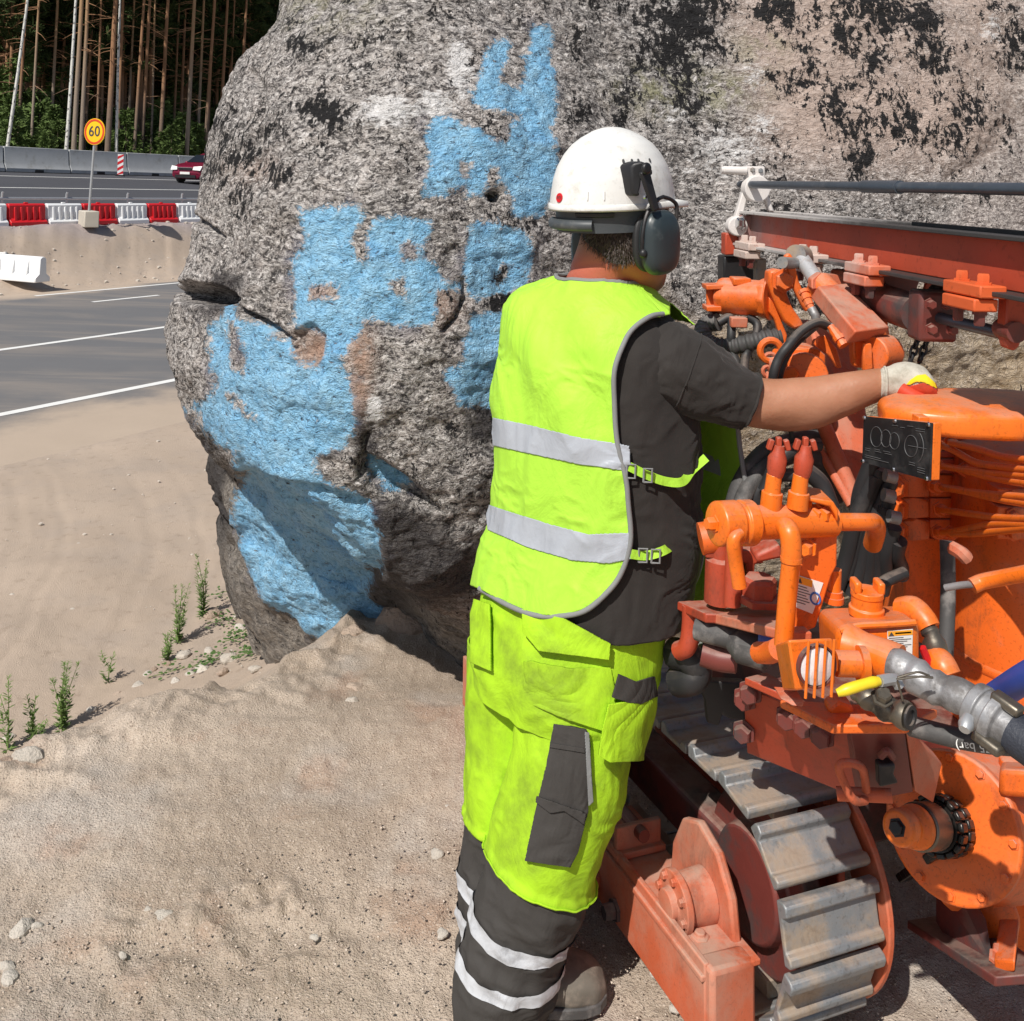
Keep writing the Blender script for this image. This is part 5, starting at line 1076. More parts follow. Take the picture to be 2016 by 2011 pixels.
part('lamp_bracket', MB().hexa([T6(560, 1590, BD - .02), T6(700, 1600, BD - .04), T6(690, 1640, BD - .04), T6(630, 1630, BD - .04)], [q + np.array((0, .05, -.006)) for q in (T6(560, 1590, BD - .02), T6(700, 1600, BD - .04), T6(690, 1640, BD - .04), T6(630, 1630, BD - .04))]), m_orange_dusty, lamp, 30, .003)
# compressed air coupling: taped hose, claw coupling, ball valve with yellow handle
ah = part('air_hose_neck', MB().tube(cr([T6(1190, 1400, BD - .07), T6(1290, 1440, BD - .09), T6(1380, 1500, BD - .11), T6(1500, 1550, BD - .13), T6(1610, 1590, BD - .15), T6(1680, 1640, BD - .16)], 10), [.024, .0265, .025, .023, .0265, .024, .022, .0245, .021, .024, .0245, .023, .022, .020, .0225], 24), m_silver, RIG, 60)
cd = nrm(T6(1850, 1760, BD - .2) - T6(1640, 1610, BD - .155)); c0 = T6(1640, 1612, BD - .155)
part('claw_coupling', MB().lathe([(0, .023), (.0, .031), (.016, .033), (.016, .028), (.028, .028), (.028, .035), (.042, .035), (.045, .026), (.07, .025)], c0, cd, 24), m_silver, ah, 30, .002)
for a in range(3):
    t = a * 2.09 + .6; sd = nrm(np.cross(cd, ez)); u2 = np.cross(cd, sd); part('coupling_claw', MB().box(c0 + cd * .045 + (sd * math.cos(t) + u2 * math.sin(t)) * .033, (.04, .02, .014), cd, sd), m_brass, ah, 30, .004)
part('coupling_pin', MB().lathe([(0, .007), (.014, .010), (.022, .007)], T6(1620, 1690, BD - .2), nrm((-.5, -.6, -.4)), 12), m_galv, ah)
bvv = part('ball_valve', MB().tube(cr([T6(980, 1555, BD - .10), T6(1060, 1590, BD - .12), T6(1180, 1650, BD - .14), T6(1280, 1690, BD - .16)], 6), [.011, .011, .012, .015, .017, .015, .014, .019, .0195, .0155, .0155, .019, .020, .0185], 22), m_brass, RIG, 35)
bd = nrm(T6(1280, 1690, BD - .16) - T6(1180, 1650, BD - .14)) 
part('valve_mouth', MB().lathe([(0, .016), (.003, .016), (.003, .0105), (-.02, .010)], T6(1287, 1693, BD - .163), bd, 20), m_rubber, bvv)
part('valve_nut', MB().bolt(T6(1130, 1590, BD - .16), nrm((0, -.5, .85)), .011, .016), m_brass, bvv, 30)
part('yellow_handle', MB().tube(cr([T6(1115, 1490, BD - .16), T6(1060, 1500, BD - .165), T6(960, 1530, BD - .17), T6(880, 1558, BD - .17)], 6), [.006, .0075, .007, .0075, .0075, .005], 12), m_yellow, bvv)
part('handle_stem', MB().tube(cr([T6(1120, 1490, BD - .16), T6(1200, 1480, BD - .15), T6(1230, 1520, BD - .15)], 4), .008, 8), m_galv, bvv)
for pts in ([(1220, 1470), (1330, 1440), (1400, 1460)], [(1215, 1480), (1330, 1465), (1420, 1470)], [(1220, 1490), (1240, 1560), (1250, 1600)]): part('tie_wire', MB().tube(cr([T6(x, y, BD - .165) for x, y in pts], 5), .0016, 6), m_brass, ah)
bh = part('air_hose', MB().tube(cr([c0 + cd * .06, c0 + cd * .12, c0 + cd * .30 + np.array((.01, -.02, -.005)), c0 + cd * .55 + np.array((.06, -.08, -.03))], 8), .028, 24), simple('ribbed_hose', (.028, .032, .045), .6, 0, .3, 30, None, bump=.8, bs=260), RIG)
hose([T6(1740, 1600, BD - .02), T6(1830, 1540, BD - .05), T6(1932, 1475, BD - .1), T6(2080, 1390, BD - .15)], .020, m_blue_hose)
th_ = hose([T6(1290, 1740, BD - .06), T6(1400, 1770, BD - .08), T6(1560, 1810, BD - .1), T6(1750, 1840, BD - .12), T6(1932, 1850, BD - .14), T6(2060, 1840, BD - .15)], .0145, m_rubberdusty)
def text_on(body, size, M, mat, parent, name):
    cu = bpy.data.curves.new(name, 'FONT'); cu.body = body; cu.size = size; cu.extrude = .0002
    ob = bpy.data.objects.new('tmp', cu); SC.collection.objects.link(ob); bpy.context.view_layer.update()
    me = bpy.data.meshes.new_from_object(ob.evaluated_get(bpy.context.evaluated_depsgraph_get())); bpy.data.objects.remove(ob)
    me.name = name; me.materials.clear(); me.materials.append(mat); me.transform(M); return put(name, me, parent)
ta, tb2 = T6(1932, 1852, BD - .157), T6(1640, 1826, BD - .125)
text_on('MPa (275 bar)', .016, frame(ta + np.array((0, -.006, .0)), tb2 - ta, np.array((.0, -.2, -1.0))), m_sticker, th_, 'hose_print')

# deck plates and hull under the lubricator
part('deck_plate', MB().hexa([T7(820, 85, 1.56), T7(1060, 205, 1.46), T7(1400, 200, 1.42), T7(1540, 130, 1.5)], [q - ez * .014 for q in (T7(820, 85, 1.56), T7(1060, 205, 1.46), T7(1400, 200, 1.42), T7(1540, 130, 1.5))]), m_orange, RIG, 30, .003)
part('deck_plate', MB().hexa([T7(660, -15, 1.74), T7(830, 60, 1.66), T7(900, 40, 1.7), T7(760, -40, 1.78)], [q - ez * .014 for q in (T7(660, -15, 1.74), T7(830, 60, 1.66), T7(900, 40, 1.7), T7(760, -40, 1.78))]), m_red, RIG, 30, .003)
part('deck_block', plate(T7, [(1040, 130), (1090, 90), (1150, 110), (1180, 180), (1060, 180)], 1.5, .03), m_orange, RIG, 30, .006)
hull = part('hull_side', MB().hexa([T7(650, 20, 1.80), T7(1140, 240, 1.62), T7(1230, 560, 1.70), T7(670, 330, 1.90)], [q + np.array((.05, .05, 0)) for q in (T7(650, 20, 1.80), T7(1140, 240, 1.62), T7(1230, 560, 1.70), T7(670, 330, 1.90))]), m_red, RIG, 30, .003)
part('hull_front', MB().hexa([T7(1140, 245, 1.60), T7(1390, 215, 1.56), T7(1430, 510, 1.62), T7(1200, 555, 1.66)], [q + eY * .04 for q in (T7(1140, 245, 1.60), T7(1390, 215, 1.56), T7(1430, 510, 1.62), T7(1200, 555, 1.66))]), m_darkred, RIG, 30, .003)
part('hull_cheek', MB().hexa([T7(1395, 215, 1.56), T7(1560, 380, 1.66), T7(1520, 560, 1.70), T7(1440, 510, 1.62)], [q + eY * .04 for q in (T7(1395, 215, 1.56), T7(1560, 380, 1.66), T7(1520, 560, 1.70), T7(1440, 510, 1.62))]), m_orange_dusty, RIG, 30, .003)
for x, y, q in ((690, 50, 1.77), (860, 165, 1.72), (935, 200, 1.69), (1015, 245, 1.655), (660, 230, 1.85), (665, 80, 1.81)):
    part('hull_bolt', MB().bolt(T7(x, y, q), nrm((-.5, -.85, 0)), .017, .022), m_darkred, hull, 30)
part('grab_handle', MB().tube(cr([T7(1215, 500, 1.60), T7(1195, 400, 1.58), T7(1130, 375, 1.58), T7(1090, 395, 1.58), T7(1120, 480, 1.58), T7(1160, 545, 1.58), T7(1210, 545, 1.60)], 6), .007, 10), m_orange_dusty, hull)
part('tow_bar', MB().tube([T7(1080, 515, 1.62), T7(1330, 525, 1.60)], .011, 12), m_orange_dusty, hull)
lt = part('rubber_latch', plate(T7, [(1270, 385), (1345, 378), (1350, 400), (1340, 430), (1365, 470), (1275, 490)], 1.575, .02), m_black, hull, 30, .004)
part('latch_hook', MB().tube(cr([T7(1280, 345, 1.58), T7(1310, 320, 1.57), T7(1335, 350, 1.58)], 5), .006, 8), m_darkred, lt)
# low black rubber flap behind
part('rubber_flap', plate(T7, [(430, 0), (660, 10), (665, 185), (600, 180), (560, 160), (545, 210), (490, 195), (480, 90)], 1.98, .02), m_rubber, RIG, 30, .004)
hose([T6(-40, 1330, 1.95), T6(40, 1350, 1.92), T6(90, 1420, 1.92), T6(60, 1480, 1.92), T6(-20, 1490, 1.95)], .03)

# ------------------------------------------------------------------ crawler track
TA = math.radians(21); ta_ = np.array((-math.sin(TA), math.cos(TA), 0)); tw = np.array((math.cos(TA), math.sin(TA), 0))
TILT = math.radians(-4); tl = nrm(ta_ * math.cos(TILT) + ez * math.sin(TILT)); tu = np.cross(tw, tl); tu = tu if tu[2] > 0 else -tu
fm = T7(1050, 1200, 1.80); R = .20; Cf = fm + tl * R; LT = 1.15; SW = .215
trk = part('crawler_track', MB().box(Cf + tl * LT / 2 + ez * 0, (LT, .09, .10), tl, tw), m_darkred, RIG, 30, .01)
def shoe_mesh():
    pr = [(-.052, 0), (-.052, .020), (-.046, .028), (-.030, .028), (-.024, .012), (.030, .010), (.036, .020), (.048, .022), (.054, .016), (.054, 0)]
    mb = MB().prism([np.array((a, -SW / 2, b)) for a, b in pr], np.array((0, SW, 0)))
    mb.box((0, 0, -.018), (.07, .06, .035))
    return mb.mesh('track_shoe', m_steel, 25)
sm = shoe_mesh(); per = 2 * LT + 2 * math.pi * R; ns_ = int(per / .113); first = None
for k in range(ns_):
    q = (k + .35) / ns_ * per
    if q < math.pi * R: a = q / R; c = Cf - tl * math.sin(a) * R + tu * math.cos(a) * R; dn = -tl * math.sin(a) + tu * math.cos(a); dt = -tl * math.cos(a) - tu * math.sin(a)
    elif q < math.pi * R + LT: s = q - math.pi * R; c = Cf - tu * R + tl * s; dn = -tu; dt = tl
    elif q < 2 * math.pi * R + LT: a = (q - math.pi * R - LT) / R; c = Cf + tl * LT - tu * math.cos(a) * R + tl * math.sin(a) * R; dn = tl * math.sin(a) - tu * math.cos(a); dt = tl * math.cos(a) + tu * math.sin(a)
    else: s = q - 2 * math.pi * R - LT; c = Cf + tl * (LT - s) + tu * R; dn = tu; dt = -tl
    o = bpy.data.objects.new('track_shoe', sm); SC.collection.objects.link(o); o.parent = trk
    y = np.cross(dn, dt); o.matrix_basis = frame(c + np.array((rnd.uniform(-1, 1), rnd.uniform(-1, 1), 0)) * .0015, dt, y)
    b = o.modifiers.new('bevel', 'BEVEL'); b.width = .003; b.segments = 2; b.limit_method = 'ANGLE'
for kk in (0, 1):
    part('idler_wheel', MB().lathe([(-.05, .05), (-.05, R - .095), (-.02, R - .09), (-.02, R - .03), (.02, R - .03), (.02, R - .09), (.05, R - .095), (.05, .05)], Cf + tl * LT * kk, tw, 28), m_darkred, trk, 35, .006)
# outer side frame (left of the shoes)
so = -tw * (SW / 2 + .075)
sf = part('side_frame', MB().box(Cf + so + tl * (LT / 2 + .02) - tu * .075, (LT + .16, .10, .07), tl, tw), m_orange_dusty, RIG, 30, .005)
part('frame_web', MB().box(Cf + so - tw * .052 + tl * (LT / 2 - .02) - tu * .085, (LT + .26, .012, .15), tl, tw), m_orange_dusty, sf, 30, .003)
part('frame_nose', MB().hexa([Cf + so - tw * .055 - tl * .17 - tu * .16, Cf + so + tw * .055 - tl * .15 - tu * .16, Cf + so + tw * .055 - tl * .15 + tu * -.03, Cf + so - tw * .055 - tl * .17 + tu * -.01],
     [Cf + so - tw * .055 - tl * .12 - tu * .18, Cf + so + tw * .055 - tl * .10 - tu * .18, Cf + so + tw * .055 - tl * .10 + tu * -.03, Cf + so - tw * .055 - tl * .12 + tu * -.01]), m_orange_dusty, sf, 30, .01)
part('frame_top', MB().box(Cf + so + tl * .10 - tu * .036, (.50, .13, .012), tl, tw), m_orange_dusty, sf, 30, .003)
hb = Cf + so * .95 + tu * .0
part('axle_plate', MB().prism([hb + tw * .03 + tl * a + tu * b for a, b in ((-.10, -.04), (-.085, .04), (-.04, .10), (.03, .125), (.09, .10), (.13, .03), (.14, -.04))], tw * .02), m_orange_dusty, sf, 30, .006)
hub = part('axle_hub', MB().lathe([(-.03, .052), (.025, .048), (.030, .058), (.045, .058), (.048, .030), (.062, .028), (.064, .016)], hb, -tw, 28), m_orange_dusty, sf, 35, .002)
for k in range(8):
    t = k * math.pi / 4 + .2; part('hub_bolt', MB().bolt(hb - tw * .045 + (tl * math.cos(t) + tu * math.sin(t)) * .047, -tw, .0075, .010), m_orange_dusty, hub, 30)
part('frame_block', MB().box(hb + tl * -.06 - tu * .055 - tw * .01, (.07, .09, .03), tl, tw).lathe([(0, .02), (.012, .02), (.013, .012), (.02, .012)], hb + tl * -.06 - tu * .04 - tw * .02, tu, 6), m_orange_dusty, sf, 30, .003)
part('guard_box', MB().box(Cf + so + tl * .55 + tu * .03, (.30, .13, .16), tl, tw), m_orange_dusty, sf, 30, .004)
part('tensioner_plate', MB().box(Cf + so + tl * .27 - tu * .02, (.16, .12, .014), tl, tw), m_orange_dusty, sf, 30, .003)
part('tensioner_bracket', MB().box(Cf + so + tl * .21 + tu * .01, (.014, .11, .05), tl, tw).box(Cf + so + tl * .27 + tu * .0, (.10, .03, .03), tl, tw), m_orange_dusty, sf, 30, .003)
part('tensioner_rod', MB().tube([Cf + so + tl * .18 + tu * .02, Cf + so + tl * .5 + tu * .02], .014, 10), m_darkred, sf)
for s, z in ((.20, -.13), (.30, -.12), (.45, -.12), (.66, -.08), (.86, -.12)): part('frame_bolt', MB().bolt(Cf + so - tw * .058 + tl * s + tu * z, -tw, .017, .03), m_orange_dusty if s > .25 else m_darkred, sf, 30)
# curved guard on the other edge of the track
gi = tw * (SW / 2 + .012); G_ = []
for a in np.linspace(-.25, 2.2, 22):
    d = -tl * math.cos(a - .55) + tu * math.sin(a - .55); G_.append([Cf + gi + d * .125, Cf + gi + d * (R + .022), Cf + gi + tw * .014 + d * (R + .022), Cf + gi + tw * .014 + d * .125])
part('track_guard', MB().grid(np.array(G_), True), m_orange_dusty, RIG, 30, .003)
part('guard_web', MB().box(Cf + gi + tw * .012 + tl * .3 + tu * .02, (.75, .02, .22), tl, tw), m_red, RIG, 30, .004)
for a in (.35, 1.0, 1.6): 
    d = -tl * math.cos(a - .3) + tu * math.sin(a - .3); part('guard_bolt', MB().bolt(Cf + gi - tw * .001 + d * .165, -tw, .011, .014), m_orange_dusty, RIG, 30)
# final drive: hub, chain wheel, big housing
hA, hB = T7(1355, 670, 1.66), T7(1700, 655, 1.86)
hx = nrm(hB - hA)
dh = part('drive_hub', MB().lathe([(0, .013), (.0, .024), (.006, .029), (.028, .030), (.034, .024), (.052, .023), (.060, .034), (.076, .035), (.080, .031)], hA, hx, 30), m_orange_clean, RIG, 35, .002)
part('hub_nut', MB().bolt(hA + hx * .002, -hx, .0115, .010), m_black, dh, 30)
part('hub_sleeve', MB().lathe([(.080, .03), (.080, .038), (.145, .038), (.145, .03)], hA, hx, 28), m_brass, dh, 35, .003)
chw = part('chain_wheel', MB().lathe([(.15, .03), (.15, .041), (.215, .041), (.215, .03)], hA, hx, 22), m_grease, RIG, 25)
sdx = nrm(np.cross(hx, ez)); sdz = np.cross(sdx, hx)
for row, hh in ((0, .166), (1, .199)):
    for k in range(16):
        t = 2 * math.pi * k / 16 + row * .1; rdl = sdx * math.cos(t) + sdz * math.sin(t); tg = -sdx * math.sin(t) + sdz * math.cos(t)
        part('roller_link', MB().box(hA + hx * hh + rdl * .0455, (.015, .024, .010), tg, hx), m_grease, chw, 30, .003)
for k in range(9):
    p = hA + hx * .2 - sdz * .044 + (T7(1390, 890, 1.95) - (hA + hx * .2 - sdz * .044)) * (k + .5) / 9
    part('roller_link', MB().box(p, (.024, .04, .016), T7(1390, 890, 1.95) - hB, hx), m_grease, chw, 30, .003)
hc = T7(1760, 640, 1.90)
HP = [(1500, 560), (1530, 430), (1620, 385), (1720, 390), (1850, 440), (1950, 560), (2020, 720), (2080, 1000), (2080, 1330), (1900, 1340), (1800, 1250), (1760, 1120), (1700, 1000), (1600, 880), (1530, 760)]
gh = part('gear_housing', plate(T7, HP, [1.99] * len(HP), .14), m_orange, RIG, 30, .022, 4)
flg = part('drive_flange', MB().lathe([(.222, .05), (.222, .121), (.226, .125), (.244, .125), (.246, .112)], hA, hx, 44), m_orange, RIG, 35, .002)
for k in range(12):
    t = 2 * math.pi * k / 12 + .2; part('flange_bolt', MB().bolt(hA + hx * .222 + (sdx * math.cos(t) + sdz * math.sin(t)) * .111, -hx, .0075, .008), m_orange, flg, 30)
part('drive_drum', MB().lathe([(.244, .108), (.25, .112), (.30, .118), (.36, .130), (.40, .132), (.47, .125), (.50, .10)], hA, hx, 44), m_orange, flg, 40)
part('housing_rim', plate(T7, [(1715, 392), (1850, 440), (1950, 560), (2020, 720), (2080, 1000), (2080, 1330), (2020, 1340), (1960, 1050), (1890, 780), (1800, 560), (1700, 450)], 1.97, .07), m_orange, gh, 30, .012, 3)
part('housing_rib', plate(T7, [(1870, 600), (1910, 680), (1960, 900), (1935, 910), (1890, 720)], 1.95, .03), m_orange, gh, 30, .008)
part('housing_boss', MB().lathe([(0, .05), (.03, .05), (.04, .035)], T7(1770, 1040, 1.88), nrm((-.2, -1, 0)), 24), m_orange, gh, 35, .006)
part('bearing_cap', MB().lathe([(0, .062), (.025, .062), (.032, .05)], T7(1670, 900, 1.88), nrm((-.25, -.95, -.1)), 24), m_orange, gh, 35, .004)
for x, y in ((1590, 890), (1665, 935), (1735, 910)): part('cap_bolt', MB().bolt(T7(x, y, 1.84), nrm((-.25, -.95, 0)), .011, .018), m_orange, gh, 30)
for x, y in ((1990, 800), (1960, 620)): part('housing_bolt', MB().bolt(T7(x, y, 1.88), nrm((-.1, -1, 0)), .009, .010), m_orange, gh, 30)
part('housing_plug', MB().lathe([(0, .042), (.025, .042), (.03, .03)], T7(1925, 425, 1.86), ez, 20), m_orange, gh, 35, .003)
part('housing_top', MB().hexa([T7(1820, 400, 1.75), T7(2100, 420, 1.7), T7(2100, 370, 1.95), T7(1830, 340, 1.95)], [q - ez * .05 for q in (T7(1820, 400, 1.75), T7(2100, 420, 1.7), T7(2100, 370, 1.95), T7(1830, 340, 1.95))]), m_orange, gh, 30, .01)
part('drip_pan', MB().hexa([T7(1400, 1090, 1.98), T7(1800, 1350, 1.68), T7(2050, 1330, 1.66), T7(1700, 1040, 2.0)], [q - ez * .018 for q in (T7(1400, 1090, 1.98), T7(1800, 1350, 1.68), T7(2050, 1330, 1.66), T7(1700, 1040, 2.0))]), m_darkred, gh, 30, .003)
part('pan_side', plate(T7, [(1560, 980), (1640, 960), (1760, 1080), (1800, 1320), (1560, 1150)], [1.9, 1.88, 1.8, 1.74, 1.9], .03), m_darkred, gh, 30, .004)
ft = part('housing_foot', MB().hexa([T7(1795, 1270, 1.72), T7(1890, 1275, 1.68), T7(1890, 1330, 1.68), T7(1800, 1335, 1.72)], [q + np.array((.06, .10, 0)) for q in (T7(1795, 1270, 1.72), T7(1890, 1275, 1.68), T7(1890, 1330, 1.68), T7(1800, 1335, 1.72))]), m_orange, gh, 30, .004)
part('foot_bolt', MB().bolt(T7(1830, 1275, 1.74), ez, .017, .022), m_orange_dusty, ft, 30)
part('belly_plate', MB().box((1.0, 2.35, .42), (.55, .75, .20), ta_, tw), m_darkred, RIG, 30, .01)
# ------------------------------------------------------------------ the worker
MAN = thing('person', 'worker in yellow vest and white hard hat resting a gloved hand on the rig', 'person', (.05, 2.0, 0))
YAW = math.radians(40); FW = np.array((math.cos(YAW), math.sin(YAW), 0)); RT = np.array((math.sin(YAW), -math.cos(YAW), 0))   # facing, his right
def fabric(name, col, wr=.35, rough=.8, dirt=None, weave=900, dlo=.55, dhi=.8, dmax=.5, dsc=7, sheen=.0, var=.08):
    t = NT(name); c = t.mix(t.noise(5, 5), sc3(col, 1 - var), sc3(col, 1 + var))
    if dirt: c = t.mix(t.ramp(t.noise(dsc, 8, .68), dlo, dhi, 0, dmax), c, dirt)
    rn = t.n('ShaderNodeTexNoise'); rn.noise_type = 'RIDGED_MULTIFRACTAL'; rn.inputs['Scale'].default_value = 5.5; rn.inputs['Detail'].default_value = 3; rn.inputs['Distortion'].default_value = .5; t.l(t.map((1, 1, .6), (0, .45, 0)), rn.inputs['Vector'])
    h = t.math('ADD', t.math('MULTIPLY', t.noise(11, 5, .6, t.map((1, 1, .7), (0, .5, 0)), .8), 1.0), t.math('ADD', t.math('MULTIPLY', t.noise(weave, 2), .03), t.math('MULTIPLY', rn.outputs[0], .35)))
    return t.done(c, rough, 0, t.bump(h, wr, .016), .25, **{'Sheen Weight': sheen})
m_vest = fabric('vest_fabric', (.40, .72, .058), .5, .62, (.22, .36, .05), dlo=.62, dhi=.9, dmax=.45)
m_trous = fabric('trouser_fabric', (.37, .63, .02), .5, .8, (.10, .12, .025), dlo=.40, dhi=.74, dmax=.72, dsc=6)
m_grey = fabric('dark_grey_fabric', (.052, .048, .045), .4, .85, (.13, .11, .10), dlo=.6, dhi=.85)
m_shirt = fabric('black_shirt_fabric', (.030, .026, .024), .35, .85, (.07, .06, .055), dlo=.55, dhi=.85, sheen=.1)
m_refl = fabric('reflective_tape', (.40, .43, .48), .3, .35, (.28, .30, .34), dlo=.5, dhi=.75)
m_reflw = fabric('white_reflective_tape', (.50, .515, .545), .5, .4, (.17, .17, .18), dlo=.48, dhi=.68, dmax=.85)
m_pipe = fabric('grey_piping', (.22, .225, .225), .2, .7)
m_boot = simple('dusty_boot_leather', (.13, .115, .095), .8, 0, .25, 12, (.33, .27, .22), 9, .42, .65, 0, 1, .4, 60, dmax=.8)
ts = NT('skin'); nz = ts.noise(9, 5); cs = ts.mix(ts.ramp(nz, .3, .7), (.33, .145, .080), (.42, .20, .12)); cs = ts.mix(ts.ramp(ts.noise(55, 3), .5, .75, 0, .25), cs, (.34, .13, .08))
cs = ts.mix(ts.attr('neckred'), cs, (.46, .115, .070)); cs = ts.mix(ts.attr('beard'), cs, (.12, .075, .055))
m_skin = ts.done(cs, .5, 0, ts.bump(ts.math('ADD', ts.noise(120, 4), ts.math('MULTIPLY', ts.noise(25, 3), .8)), .25, .003), .4, **{'Subsurface Weight': .08})

def loft(rings, m, n, th0=0.0):
    """rings = [(center, half-axis U, half-axis V, power)] -> dense grid (m rows, n around)"""
    C = np.array([r[0] for r in rings], float); U = np.array([r[1] for r in rings], float); V = np.array([r[2] for r in rings], float); pw = np.array([r[3] for r in rings], float)
    s = np.concatenate([[0], np.cumsum(np.linalg.norm(np.diff(C, axis=0), axis=1) + .004)]); q = np.linspace(0, s[-1], m)
    def ip(A):
        from_ = np.empty((m,) + A.shape[1:]); k = np.clip(np.searchsorted(s, q, 'right') - 1, 0, len(s) - 2)
        h = s[k + 1] - s[k]; t = (q - s[k]) / h
        D_ = np.gradient(A, s, axis=0)
        sh = (slice(None),) + (None,) * (A.ndim - 1); t = t[sh]; h = h[sh]
        return (2 * t ** 3 - 3 * t ** 2 + 1) * A[k] + (t ** 3 - 2 * t ** 2 + t) * h * D_[k] + (-2 * t ** 3 + 3 * t ** 2) * A[k + 1] + (t ** 3 - t ** 2) * h * D_[k + 1]
    c, u, v, p = ip(C), ip(U), ip(V), ip(pw)
    th = th0 + np.linspace(0, 2 * math.pi, n + 1)[:-1]
    ct, st = np.cos(th)[None, :], np.sin(th)[None, :]; e = 2 / p[:, None]
    a = np.sign(ct) * np.abs(ct) ** e; b = np.sign(st) * np.abs(st) ** e
    return c[:, None, :] + u[:, None, :] * a[..., None] + v[:, None, :] * b[..., None]
def gnorm(P):
    a = np.roll(P, -1, 1) - np.roll(P, 1, 1); b = np.gradient(P, axis=0); n = np.cross(a, b); n /= np.linalg.norm(n, axis=-1, keepdims=True) + 1e-9
    c = P.mean(1, keepdims=True); 
    if ((P - c) * n).sum() < 0: n = -n
    return n
def limb(pts, radii, flat=1.0, p=2.0, ref=ez, m=80, n=64):
    """tube of rings along a path, slightly flattened"""
    pts = [np.asarray(q, float) for q in pts]; rings = []
    for i, c in enumerate(pts):
        t = nrm(pts[min(i + 1, len(pts) - 1)] - pts[max(i - 1, 0)]); u = nrm(np.cross(ref, t)); v = np.cross(t, u); r = radii[i]
        ru, rv = (r, r * flat) if np.isscalar(r) else r; rings.append((c, u * ru, v * rv, p))
    return loft(rings, m, n)
def folds(P, N, amp, scale, seed, stretch=(1, 1, 1)):
    Q = P * np.array(stretch)
    w = vnoise(P, scale * .5, seed + 9)[..., None] * .5
    d = ridge(Q + w * .25, scale, 2, seed) * .6 + fbm(Q, scale * .45, 2, seed + 3) * .6
    return P + N * (d * amp)[..., None]
class Surf:
    """closed grid surface with lookup from a photo position"""
    def __init__(s, P): s.P = P; s.N = gnorm(P); s.px, s.py = proj(P); s.face = (s.N * (np.array((0, 0, EYE)) - P)).sum(-1) > 0
    def find(s, x, y):
        d = (s.px - x) ** 2 + (s.py - y) ** 2 + np.where(s.face, 0, 1e7); k = np.argmin(d); return np.unravel_index(k, d.shape)
    def at(s, x, y, off=0.0):
        i, j = s.find(x, y); return s.P[i, j] + s.N[i, j] * off
    def patch(s, poly, off, up=3, name='patch', mat=None, parent=None, thick=.0025, both=False):
        """piece of cloth following the surface inside a photo outline"""
        poly = np.asarray(poly, float); bb0, bb1 = poly.min(0) - 14, poly.max(0) + 14
        inb = (s.px > bb0[0]) & (s.px < bb1[0]) & (s.py > bb0[1]) & (s.py < bb1[1]) & (s.face | both)
        ii, jj = np.nonzero(inb); n = s.P.shape[1]
        if len(ii) == 0: return None
        i0, i1 = max(ii.min() - 1, 0), min(ii.max() + 1, s.P.shape[0] - 1)
        # unwrap columns round the widest gap
        cols = np.unique(jj); gaps = np.diff(np.concatenate([cols, [cols[0] + n]])); g = np.argmax(gaps); start = cols[(g + 1) % len(cols)]; cnt = n - gaps[g] + 3
        ji = (start - 1 + np.arange(cnt)) % n
        A = s.P[i0:i1 + 1][:, ji] + s.N[i0:i1 + 1][:, ji] * off
        FQ = s.face[i0:i1 + 1][:, ji].astype(float)
        def upx(B):
            m_, n_ = B.shape[:2]; a = np.linspace(0, m_ - 1, (m_ - 1) * up + 1); b = np.linspace(0, n_ - 1, (n_ - 1) * up + 1)
            ia = np.clip(a.astype(int), 0, m_ - 2); ta = (a - ia); ib = np.clip(b.astype(int), 0, n_ - 2); tb = (b - ib)
            ta = ta.reshape(-1, 1, *([1] * (B.ndim - 2))); tb = tb.reshape(1, -1, *([1] * (B.ndim - 2)))
            return (B[ia][:, ib] * (1 - ta) * (1 - tb) + B[ia + 1][:, ib] * ta * (1 - tb) + B[ia][:, ib + 1] * (1 - ta) * tb + B[ia + 1][:, ib + 1] * ta * tb)
        A = upx(A); FQ = upx(FQ); px, py = proj(A); sd = sdpoly(px, py, poly); keep = (sd < 0) & ((FQ > .3) | both)
        return s.emit(A, keep, name, mat, parent, thick)
    @staticmethod
    def emit(A, keep, name, mat, parent, thick):
        m_, n_ = keep.shape; idx = -np.ones(keep.shape, int); q = keep[:-1, :-1] & keep[1:, :-1] & keep[:-1, 1:] & keep[1:, 1:]
        used = np.zeros(keep.shape, bool); used[:-1, :-1] |= q; used[1:, :-1] |= q; used[:-1, 1:] |= q; used[1:, 1:] |= q
        idx[used] = np.arange(used.sum()); mb = MB(); mb.v = list(map(tuple, A[used].tolist()))
        I, J = np.nonzero(q); mb.f = list(zip(idx[I, J].tolist(), idx[I, J + 1].tolist(), idx[I + 1, J + 1].tolist(), idx[I + 1, J].tolist()))
        o = part(name, mb, mat, parent, 0); o.data.polygons.foreach_set('use_smooth', np.ones(len(o.data.polygons), bool))
        if thick:
            sm_ = o.modifiers.new('thickness', 'SOLIDIFY'); sm_.thickness = thick; sm_.offset = 0
        return o
def grid_part(name, P, mat, parent, caps=True):
    mb = MB(); mb.grid(P, True); m, n = P.shape[:2]
    if caps: mb.f.append(tuple(range(n - 1, -1, -1))); mb.f.append(tuple((m - 1) * n + k for k in range(n)))
    o = part(name, mb, mat, parent, 0); o.data.polygons.foreach_set('use_smooth', np.ones(len(o.data.polygons), bool)); return o
DP = lambda L: [(x * K, y * K) for x, y in L]

